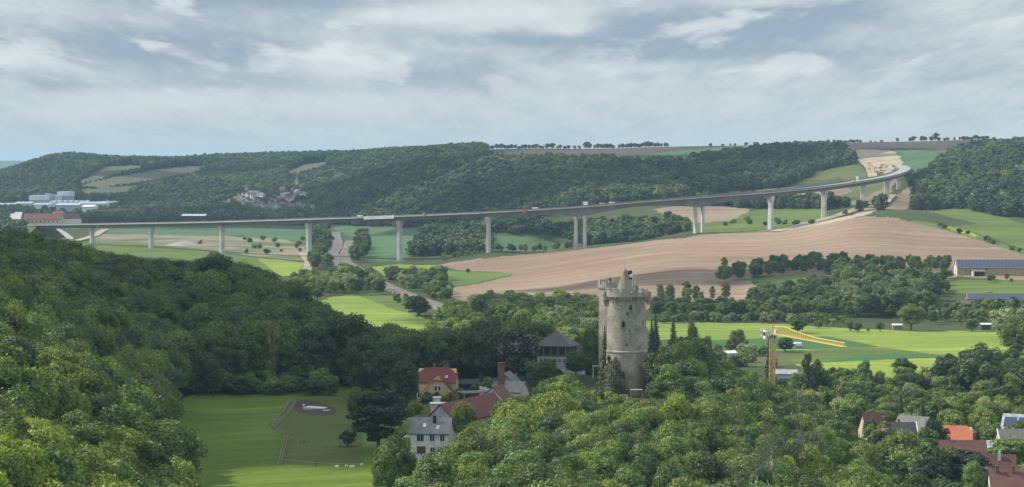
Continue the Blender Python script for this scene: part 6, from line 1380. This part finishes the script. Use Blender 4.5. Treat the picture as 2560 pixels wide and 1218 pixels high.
def truck(u, Y, rz, body, label):
    e = empty('truck', gp(u, Y, .1), rz, label, 'truck'); MB().box(-3.6, 1.4, -1.2, 1.2, 1.1, 3.3).build('load_bed', body, e, bevel=.1); MB().box(1.55, 3.5, -1.2, 1.2, .8, 3.2).build('cab', body, e, bevel=.2); MB().box(3.3, 3.56, -1.0, 1.0, 1.9, 2.8).build('windscreen', 'glass', e); MB().box(-3.6, 3.4, -.9, .9, .6, 1.0).build('chassis', 'black', e)
    for x in (-2.8, -1.4, 2.5):
        for y in (-1.1, 1.1): o = MB().lathe([(0, -.18), (.5, -.18), (.5, .18), (0, .18)], 14).build('wheel', 'black', e); o.location = (x, y, .5); o.rotation_euler = (R(90), 0, 0)
mat('paint_blue', (.03, .07, .22), .4); mat('paint_orange', (.55, .17, .06), .45)
truck(2041, 840, .3, 'paint_blue', 'dark blue truck half hidden at the road bend'); truck(2070, 852, -.2, 'paint_orange', 'orange truck on the road behind the castle hill trees')
# horse grazing at the right edge
def horse(u, Y, rz, m_, label):
    me = bpy.data.meshes.new('horse'); bm = bmesh.new(); J = {}; sk = []
    P_ = dict(pelvis=(-.75, 0, 1.38), mid=(-.1, 0, 1.25), chest=(.55, 0, 1.30), neck0=(.85, 0, 1.42), neck1=(1.25, 0, 1.15), poll=(1.6, 0, .75), nose=(1.75, 0, .28), tail0=(-1.02, 0, 1.35), tail1=(-1.18, 0, .7))
    r_ = dict(pelvis=.34, mid=.36, chest=.34, neck0=.24, neck1=.17, poll=.14, nose=.08, tail0=.08, tail1=.06); ed = [('pelvis', 'mid'), ('mid', 'chest'), ('chest', 'neck0'), ('neck0', 'neck1'), ('neck1', 'poll'), ('poll', 'nose'), ('pelvis', 'tail0'), ('tail0', 'tail1')]
    for s, y in (('l', .22), ('r', -.22)):
        P_.update({f'h1{s}': (-.72, y, .98), f'h2{s}': (-.92, y, .58), f'h3{s}': (-.85, y, .05), f'f1{s}': (.60, y, .95), f'f2{s}': (.63, y, .52), f'f3{s}': (.62, y, .05)}); r_.update({f'h1{s}': .17, f'h2{s}': .085, f'h3{s}': .07, f'f1{s}': .13, f'f2{s}': .075, f'f3{s}': .065})
        ed += [('pelvis', f'h1{s}'), (f'h1{s}', f'h2{s}'), (f'h2{s}', f'h3{s}'), ('chest', f'f1{s}'), (f'f1{s}', f'f2{s}'), (f'f2{s}', f'f3{s}')]
    for k_ in P_: J[k_] = bm.verts.new(P_[k_])
    for a, b in ed: bm.edges.new((J[a], J[b]))
    bm.to_mesh(me); keys_ = list(P_); bm.free(); o = bpy.data.objects.new('horse', me); COL.objects.link(o); md = o.modifiers.new('skin', 'SKIN'); md.use_smooth_shade = True
    for i, k_ in enumerate(keys_): me.skin_vertices[0].data[i].radius = (r_[k_],) * 2; me.skin_vertices[0].data[i].use_root = (k_ == 'pelvis')
    sb = o.modifiers.new('sub', 'SUBSURF'); sb.levels = 1; sb.render_levels = 2; me.materials.append(m_); o.location = gp(u, Y); o.rotation_euler = (0, 0, rz); tag(o, label, 'horse')
horse(2540, 1018, .15, mat('coat_dark', (.03, .022, .018), .7), 'dark horse grazing in the meadow near the right edge')
# field fence posts on the right meadow
fe = empty('fence', gp(2390, 1030), 0, 'thin post and wire fence across the right part of the bright meadow', 'fence'); g = random.Random(2); prev = None; bs_ = gp(2390, 1030)
for i in range(24):
    u = 2335 + i * 11; Y = 1045 - i * 1.2; p = gp(u, Y) - bs_; MB().box(p.x - .08, p.x + .08, p.y - .08, p.y + .08, p.z - .3, p.z + 1.3 + g.uniform(-.2, .3)).build('post', 'timber_pale', fe)
    if prev is not None: MB().bar(prev + Vector((0, 0, 1.05)), p + Vector((0, 0, 1.05)), .04).build('wire', 'steel_grey', fe)
    prev = p
# pasture fences in the clearing
def fence_line(pts, label, step=3.0, h=1.25, rails=(.5, 1.0), w_=.14):
    base = hit(*pts[0], 400, 760); e = empty('fence', base, 0, label, 'fence'); prev = None
    W_ = [hit(u, v, 400, 760) for u, v in pts]
    for a, b in zip(W_[:-1], W_[1:]):
        n_ = max(1, int((b - a).length / step))
        for k in range(n_ + 1):
            q = a.lerp(b, k / n_); q.z = zat(q.x, q.y); p = q - base; MB().box(p.x - w_ / 2, p.x + w_ / 2, p.y - w_ / 2, p.y + w_ / 2, p.z - .2, p.z + h).build('post', 'timber_pale', e)
            if prev is not None and (p - prev).length > .2:
                for r_ in rails: MB().bar(prev + Vector((0, 0, r_)), p + Vector((0, 0, r_)), .06, .10).build('rail', 'timber_pale', e)
            prev = p
fence_line([(722, 1010), (704, 1040), (676, 1067), (714, 1096), (696, 1164)], 'weathered timber fence zigzagging down the left side of the paddock')
fence_line([(738, 1012), (718, 1040), (690, 1068)], 'second parallel timber fence beside the upper paddock corner')
fence_line([(720, 1098), (703, 1160)], 'inner timber fence parallel to the lower left paddock side')
fence_line([(706, 1158), (790, 1166), (905, 1170)], 'long low fence along the near side of the paddock', h=.9, rails=(.8,))
fence_line([(716, 1099), (760, 1108), (850, 1116), (900, 1114)], 'thin wire fence crossing the middle of the paddock', h=.9, rails=(.8,))
# hollow with its concrete trough, white boards
p = hit(788, 1022, 400, 760); e = empty('water_trough', p, R(-4), 'grey concrete slab trough in the muddy patch', 'trough'); MB().slab([(-2.9, -1.6, .55), (2.6, -1.6, .25), (3.2, 1.3, .3), (-1.9, 1.8, .6)], .8).build('basin', 'concrete', e); MB().box(-3.3, -2.95, -1.0, .6, -.2, 1.2).build('upright', 'concrete', e)
p = hit(816, 1027, 400, 760); e = MB().box(-.9, .9, -.2, .2, 0, .22).build('white_board', 'white_paint'); e.location = p; tag(e, 'white board lying on the mud right of the concrete trough', 'board')
for u, v, L, lb in ((842, 1169, 1.2, 'white beehive box row left end beside the paddock fence'), (866, 1168, .9, 'small white crate in the middle of the near paddock fence'), (880, 1169, 1.5, 'white bench like crate near the dark conifer foot'), (904, 1164, .8, 'upright white box beside the bright round tree')):
    p = hit(u, v, 400, 760); e = MB().box(-L / 3, L / 3, -.25, .25, 0, .42).build('crate', 'white_paint'); e.location = p; tag(e, lb, 'crate')
for u in (1062, 1072): pass
e = empty('stone_heap', hit(1020, 1050, 500, 760), 0, 'pale heap of rubble and boards on the bank left of the grey house', 'rubble'); g = random.Random(3)
for k in range(14): x, y = g.uniform(-5, 3), g.uniform(-2, 2); s = g.uniform(.3, .8); MB().box(x - s, x + s, y - s * .5, y + s * .5, -.2, s * .7, rz=g.uniform(0, 3), c=(x, y)).build('stone', ['concrete', 'timber_pale'][k % 2], e, bevel=.05)

# ------------------------------------------------------------------ single trees
def crest(u):                                                    # distance of the skyline at this bearing
    Ys = np.linspace(2700, 5000, 260); x = xat(u, Ys); v = proj(x, Ys, hz_at(x, Ys))[1]; return float(Ys[int(np.argmin(v))])
SKT = [(1222, 9), (1231, 10), (1243, 12), (1252, 13), (1262, 12), (1271, 13), (1280, 13), (1289, 12), (1297, 10), (1306, 11), (1314, 11), (1323, 12), (1332, 12), (1340, 11), (1350, 11), (1356, 10), (1368, 12), (1381, 13), (1393, 9), (1400, 13), (1412, 12), (1421, 9), (1437, 13), (1449, 11), (1466, 16), (1474, 13), (1487, 11), (1495, 12), (1503, 13), (1511, 12), (1519, 13), (1527, 13), (1533, 11), (1548, 13), (1557, 12), (1567, 14), (1577, 11), (1588, 12), (1596, 12), (1604, 13), (1612, 13), (1620, 14), (1628, 13), (1637, 12), (1645, 12), (1653, 13), (1662, 12), (1668, 11),
 (1776, 8), (1806, 6), (1826, 6), (1837, 9), (1864, 10), (1885, 8), (2037, 9), (2046, 8), (2058, 10), (2070, 9), (2085, 10), (2094, 9), (2104, 6), (2112, 7), (2119, 6), (2127, 8), (2135, 7), (2143, 10), (2150, 8), (2176, 6), (2187, 5), (2203, 7), (2243, 10), (2274, 14), (2282, 15), (2303, 16), (2310, 13), (2328, 15), (2338, 21), (2346, 14), (2360, 11), (2368, 12), (2385, 8), (2398, 10), (2408, 12), (2418, 13), (2428, 11), (2438, 14), (2446, 11), (2456, 10), (2466, 9)]
KIND['sky_tree'] = [(crown_mesh('crown', 400 + i, 10, 4.2, 2.6, 'leaf_deep', nl=12, per=60, leaf=.8), trunk_mesh('trunk', 400 + i, 10, 4.2, 2.8, r0=.38, limbs=4), 10, 4.2) for i in range(4)]
for i, (u, hp) in enumerate(SKT):
    Y = crest(u); h = (hp + 2) * random.uniform(.75, 1.12) * Y / FPX; x = xat(u, Y)
    if u < 1700: lb, gr = 'round crowned tree in the long avenue on the plateau skyline', 'avenue trees on the plateau skyline'
    elif u < 1900: lb, gr = 'lone small tree on the bare skyline between avenue and spoil mound', 'lone trees on the bare skyline'
    elif u < 2230: lb, gr = 'small dark tree on the skyline above the road cutting', 'small trees above the road cutting'
    else: lb, gr = 'loose taller tree on the right hand skyline', 'loose trees on the right hand skyline'
    plant('sky_tree', x, Y, h, h * random.uniform(.30, .66), name='skyline_tree', label=lb, group=gr, dz=-1.9)
# skyline conifers in the wood left of centre
for i, u in enumerate((820, 835, 884, 893, 922, 930, 938, 946)):
    Y = crest(u) - 20; x = xat(u, Y); z = zat(x, Y); h = 20 if u == 884 else 15
    plant('spruce', x, Y, max(h, 12), 2.6, name='conifer', label='dark pointed conifer topping the wooded skyline left of centre', group='pointed conifers on the wooded skyline', trunk=False)
def T(key, u, vb, vt, w_, label, name='meadow_tree', **k): return tree_px(key, u, vb, vt, w_, name=name, label=label, **k)
T('river_tree', 1996, 833, 797, 46, 'round full bush like tree alone in the middle of the bright meadow', Y=1178)
for u, vb, vt, w_, lb in ((2048, 822, 800, 24, 'small orchard tree nearest to the round meadow tree'), (2067, 818, 792, 15, 'dark narrow orchard tree in the meadow'), (2084, 815, 796, 22, 'pale orchard tree behind the dark narrow one'), (2111, 812, 796, 18, 'small round orchard tree at the wood edge'), (2127, 828, 800, 34, 'widest orchard tree in the meadow group'), (2146, 832, 806, 22, 'leaning orchard tree at the meadow path'), (2172, 830, 818, 10, 'tiny orchard sapling at the meadow path'), (2202, 830, 806, 22, 'orchard tree under the tall grove edge')):
    T('river_tree' if 'pale' not in lb else 'willow', u, vb, vt, w_, lb, name='orchard_tree', y0=900)
T('wood_olive', 2280, 828, 762, 74, 'broad dome shaped olive tree at the far edge of the bright meadow', Y=1205)
T('river_dark', 2432, 830, 796, 40, 'compact dark bush tree right of the olive dome', Y=1200)
T('willow', 2512, 850, 772, 76, 'large grey green willow at the right meadow edge', Y=1140)
T('wood_fresh', 2548, 886, 796, 96, 'big sunlit yellow green tree with dark trunk at the right edge', Y=1052)
T('river_dark', 2545, 888, 842, 60, 'low dark spreading boughs under the big sunlit tree', Y=1046)
T('river_dark', 1045, 792, 740, 74, 'large dark round tree beside the railway', Y=1302); T('river_dark', 1050, 790, 752, 50, 'smaller dark tree touching the big round one beside the railway', Y=1312)
T('river_dark', 793, 750, 724, 30, 'small round dark tree left of the bright sloping meadow', Y=1460)
T('river_tree', 1169, 686, 672, 12, 'tiny tree alone in the green wedge meadow', Y=1780)
T('wood_olive', 1846, 870, 824, 44, 'brownish round tree beside the shed left of the crane', Y=1060, name='garden_tree'); T('purple', 1868, 884, 858, 32, 'dark purple leaved shrub tree left of the crane', Y=1045, name='garden_tree')
T('spruce', 1922, 915, 842, 30, 'dark spruce directly behind the crane mast', Y=830, name='conifer'); T('wood_deep', 1965, 876, 845, 42, 'dark round garden tree under the crane jib', Y=1060, name='garden_tree')
T('river_dark', 2020, 925, 882, 22, 'slim dark tree between the hut and the lower meadow', Y=900, name='garden_tree'); T('river_dark', 2045, 950, 902, 64, 'dark leafy tree in front of the blue truck', Y=800, name='garden_tree')
T('spruce', 1640, 845, 782, 40, 'left one of the dark spruces beside the castle tower', Y=1010, name='conifer'); T('spruce', 1684, 845, 796, 40, 'dark spruce standing before the bright meadow right of the tower', Y=1005, name='conifer'); T('spruce', 1630, 850, 800, 36, 'low dark spruce touching the castle tower edge', Y=1000, name='conifer')
T('wood_olive', 1732, 870, 806, 44, 'olive brown tree on the crest right of the castle', Y=760, name='garden_tree'); T('wood_mid', 1768, 880, 838, 34, 'small green tree at the right end of the crest beside the meadow', Y=800, name='garden_tree')
# isolated lollipop trees in front of the tan field
for u, vb, vt, w_, lb in ((1782, 768, 712, 18, 'tall ivy clad tree with thin crown before the tan field, left one'), (1815, 768, 706, 30, 'tall tree with fan shaped crown before the tan field'), (1886, 765, 720, 26, 'forked thin tree before the tan field, right one'), (1915, 760, 706, 46, 'wide thin crowned tree where the hedges begin')):
    T('poplar', u, vb, vt, w_, lb, name='field_tree', Y=1400)
# dark garden trees round the houses
T('cedar', 945, 1155, 962, 124, 'large dark layered conifer right of the paddock', name='conifer', Y=545); T('wood_fresh', 985, 1235, 1092, 104, 'bright round tree at bottom centre in front of the dark conifer', name='garden_tree', Y=470)
T('wood_mid', 965, 1240, 1130, 80, 'green tree at the bottom edge left of the bright round one', name='garden_tree', Y=452)
T('river_dark', 868, 1128, 1075, 44, 'small gnarled apple tree inside the paddock', name='garden_tree', Y=556)
T('chestnut', 1300, 975, 812, 104, 'huge chestnut covered in fading flower spikes beside the lodge', name='chestnut_tree', Y=668); T('wood_olive', 1200, 975, 808, 118, 'broad olive tinted willow like tree behind the yellow villa', name='park_tree', Y=690)
T('wood_deep', 1355, 950, 806, 80, 'dark tree between chestnut and lodge', name='park_tree', Y=705); T('wood_deep', 978, 1010, 872, 110, 'dark domed tree left of the yellow villa', name='park_tree', Y=660); T('wood_deep', 880, 985, 790, 150, 'great dark tree at the end of the clearing', name='park_tree', Y=715)
T('wood_mid', 1480, 905, 820, 56, 'dense green tree between lodge and castle towers', name='park_tree', Y=690); T('wood_mid', 1440, 948, 880, 70, 'low green tree hiding the lodge base', name='park_tree', Y=655)
T('wood_deep', 1715, 960, 838, 130, 'big dark dome right of the castle tower', name='park_tree', Y=648)
T('wood_fresh', 1155, 1080, 1005, 60, 'young green tree in front of the long barn roof', name='garden_tree', Y=548)
T('willow', 672, 905, 800, 64, 'pale feathery tree in the dark wood edge beyond the clearing', name='park_tree', Y=700)
T('bare', 592, 960, 775, 110, 'leafless pinkish tree in the dark wood beyond the clearing', name='bare_tree', Y=712); T('bare', 1985, 1165, 1058, 130, 'dead grey branching tree on the hill left of the village', name='bare_tree', Y=520); T('bare', 1790, 1130, 1020, 120, 'leafless dark twigs on the castle hill slope', name='bare_tree', Y=520); T('bare', 1905, 1215, 1120, 90, 'bare trunks at the bottom edge of the hill', name='bare_tree', Y=470)
T('blossom', 1905, 1225, 1165, 60, 'small tree with whitish blossom at the bottom edge right of centre', name='blossom_tree', Y=450)
T('wood_deep', 905, 1010, 838, 92, 'dark tall tree at the right end of the clearing', name='park_tree', Y=672); T('wood_deep', 1012, 1035, 895, 70, 'dark tree close to the left side of the yellow villa', name='park_tree', Y=628)
T('wood_mid', 890, 1075, 975, 60, 'green tree on the right rim of the paddock above the apple tree', name='garden_tree', Y=600); T('cedar', 985, 1100, 985, 66, 'dark conifer between the large one and the villa', name='conifer', Y=590)
T('wood_mid', 1372, 960, 900, 54, 'rounded green tree in front of the lodge arch', name='park_tree', Y=650); T('wood_deep', 1338, 975, 905, 50, 'dark low tree left of the lodge arch', name='park_tree', Y=648)
T('river_dark', 2225, 1150, 1072, 60, 'dark round tree before the leftmost village house', name='garden_tree', Y=655); T('wood_mid', 2310, 1180, 1105, 70, 'green tree in front of the white garage', name='garden_tree', Y=615); T('wood_mid', 2440, 1245, 1160, 70, 'green tree between dark spruce and bottom right roof', name='garden_tree', Y=575)
# village conifers and gardens
for u, vb, vt, w_, Y, lb in ((2255, 1060, 985, 34, 740, 'tall dark spruce behind the light grey village roof'), (2310, 1070, 998, 34, 735, 'dark spruce right of the light grey village roof'), (2425, 1240, 1118, 110, 590, 'massive dark spruce before the wide brown red roof'), (2330, 1235, 1135, 90, 560, 'broad brownish spruce below the white garage'), (2448, 1115, 1075, 40, 690, 'bluish layered fir right of the orange roof'), (2390, 1060, 1015, 30, 760, 'small dark fir in the gardens above the orange roof')):
    T('cedar' if 'broad' in lb or 'massive' in lb else 'spruce', u, vb, vt, w_, lb, name='conifer', Y=Y)
T('river_dark', 2342, 1130, 1052, 60, 'round dark green tree between the grey roof and the orange roof', name='garden_tree', Y=668); T('wood_olive', 2262, 1200, 1080, 120, 'large olive tree in front of the black slate roof', name='garden_tree', Y=590)
T('river_tree', 2535, 1190, 1092, 110, 'big fresh green tree below the grey brown roof at the right edge', name='garden_tree', Y=640); T('wood_fresh', 2375, 1060, 1005, 60, 'yellow green tree between the spruces in the gardens', name='garden_tree', Y=760); T('wood_fresh', 2225, 1040, 990, 70, 'yellow green tree above the leftmost village roof', name='garden_tree', Y=770)
T('river_dark', 2455, 1010, 860, 104, 'tall full tree rising into the bright meadow above the village', name='garden_tree', Y=850); T('river_tree', 2262, 960, 898, 60, 'loose tree standing in front of the road and meadow', name='garden_tree', Y=905); T('river_tree', 2165, 1000, 905, 46, 'slender tree beside the road left of the loose one', name='garden_tree', Y=850)
T('river_dark', 2395, 975, 905, 30, 'slim dark tree left of the tall full tree', name='garden_tree', Y=900)
# bushes
def bushes(pts, keys, h, words, group):
    for i, (u, v, y0, y1) in enumerate(pts):
        p = hit(u, v, y0, y1); k = random.choice(keys); hh = h * random.uniform(.75, 1.3); plant(k, p.x, p.y, hh, hh * random.uniform(.6, .85), name='bush', label=words, cat='bush', group=group, trunk=False)
g = random.Random(9)
bushes([(g.uniform(430, 1000), 0, 0, 0) for _ in range(0)], ['bush'], 3, '', '')
bushes([(u + g.uniform(-9, 9), 984 + g.uniform(-9, 5), 560, 760) for u in range(478, 840, 13)], ['bush', 'bush', 'river_dark'], 4.6, 'dark bush under the shaded wood edge beyond the clearing', 'bushes under the shaded wood edge')
bushes([(418 + g.uniform(-6, 10) + (0 if v < 1120 else 22), v, 380, 700) for v in range(1025, 1215, 9)], ['bush', 'bush_fresh'], 4.0, 'green bush where the left wood meets the clearing', 'bushes along the left wood edge')
bushes([(g.uniform(1060, 1175), g.uniform(990, 1012), 560, 760) for _ in range(12)], ['bush', 'bush_fresh', 'bush_pale'], 2.2, 'garden bush in front of the yellow villa', 'garden bushes of the villa')
bushes([(g.uniform(1150, 1240), g.uniform(975, 1000), 560, 760) for _ in range(8)], ['bush'], 2.6, 'bush between the villa and the brick chimney cottage', 'bushes between villa and cottage')
bushes([(u, 806 + g.uniform(-3, 2), 1000, 1500) for u in range(1640, 2110, 16)], ['bush_pale', 'bush'], 4.2, 'bush in the low fringe behind the bright meadow', 'fringe bushes behind the bright meadow')
bushes([(g.uniform(1990, 2560), g.uniform(985, 1110), 560, 900) for _ in range(44)], ['bush', 'bush_fresh', 'bush_pale'], 4.0, 'garden bush among the village houses', 'garden bushes in the village')
bushes([(g.uniform(960, 1060), g.uniform(1030, 1110), 480, 760) for _ in range(9)], ['bush', 'bush_fresh'], 2.2, 'bush on the bank left of the pale grey house', 'bushes beside the grey house')
bushes([(u, 562 + (u - 2350) * .33 + g.uniform(2, 6), 1500, 2100) for u in (2350, 2361, 2398, 2420, 2466, 2474, 2483, 2530, 2548)], ['bush', 'river_dark'], 3.4, 'dark bush along the green lane right of the tan field', 'bushes along the green lane')
bushes([(u, 600 + (u - 1990) * 0 + 0, 1800, 2300) for u in ()], ['bush'], 3, '', '')
bushes([(g.uniform(1770, 2080), g.uniform(560, 580) - 8, 1880, 2300) for _ in range(10)], ['bush', 'bush_pale'], 4, 'bush on the grass between the right hand piers', 'bushes between the right hand piers')
bushes([(g.uniform(600, 770), g.uniform(600, 640), 1900, 2700) for _ in range(16)], ['bush'], 3.5, 'scrub bush on the waste ground under the viaduct', 'scrub bushes under the viaduct')
bushes([(g.uniform(1700, 1930), g.uniform(880, 920), 880, 1150) for _ in range(22)], ['bush_pale', 'bush'], 4.5, 'silvery shrub between the hill crest and the crane', 'silvery shrubs near the crane')
bushes([(g.uniform(1480, 1640), g.uniform(995, 1040), 520, 620) for _ in range(16)], ['bush', 'bush_fresh'], 2.0, 'low bush on the slope under the castle tower', 'bushes under the castle tower')

# ------------------------------------------------------------------ repeats that share a look: say which one, counting from the left
ORD = 'first second third fourth fifth sixth seventh eighth ninth tenth eleventh twelfth thirteenth fourteenth fifteenth sixteenth seventeenth eighteenth nineteenth twentieth'.split()
def ordinal(i):
    if i < 20: return ORD[i]
    t = ('twenty', 'thirty', 'forty', 'fifty', 'sixty', 'seventy')[(i + 1) // 10 - 2]; r = (i + 1) % 10
    return {'twenty': 'twentieth', 'thirty': 'thirtieth', 'forty': 'fortieth', 'fifty': 'fiftieth', 'sixty': 'sixtieth', 'seventy': 'seventieth'}[t] if r == 0 else f'{t}-{ORD[r - 1]}'
same = {}
for o in COL.objects:
    if o.parent is None and 'category' in o and 'label' in o: same.setdefault(o['label'], []).append(o)
for lb, L_ in same.items():
    if len(L_) < 2: continue
    L_.sort(key=lambda o: uof(o.location.x, o.location.y)); n_ = len(L_)
    for i, o in enumerate(L_):
        w1 = 'leftmost' if i == 0 else ('rightmost' if i == n_ - 1 else f'{ordinal(i)} from left')
        new = f'{lb}, {w1}'
        if len(new.split()) > 16: print('LONG', len(new.split()), new)
        o['label'] = new

# ------------------------------------------------------------------ the air: one even volume round everything
hb = bmesh.new(); bmesh.ops.create_cube(hb, size=1)
bmesh.ops.scale(hb, vec=(40000, 46000, 175), verts=hb.verts); bmesh.ops.translate(hb, vec=(0, 11500, 60.5), verts=hb.verts)
hme = bpy.data.meshes.new('haze'); hb.to_mesh(hme); hb.free()
hazeo = bpy.data.objects.new('haze', hme); COL.objects.link(hazeo); hazeo['kind'] = 'stuff'; hazeo['label'] = 'pale blue summer haze filling the whole valley'
hm = bpy.data.materials.new('haze'); hm.use_nodes = True; hm.node_tree.nodes.clear(); n = NT(hm.node_tree)
ho = n.n('ShaderNodeOutputMaterial'); pv = n.n('ShaderNodeVolumePrincipled'); n.L.new(pv.outputs[0], ho.inputs['Volume'])
pv.inputs['Color'].default_value = (.50, .77, 1.0, 1); pv.inputs['Density'].default_value = 4.2e-5; pv.inputs['Anisotropy'].default_value = 0.0
hme.materials.append(hm)
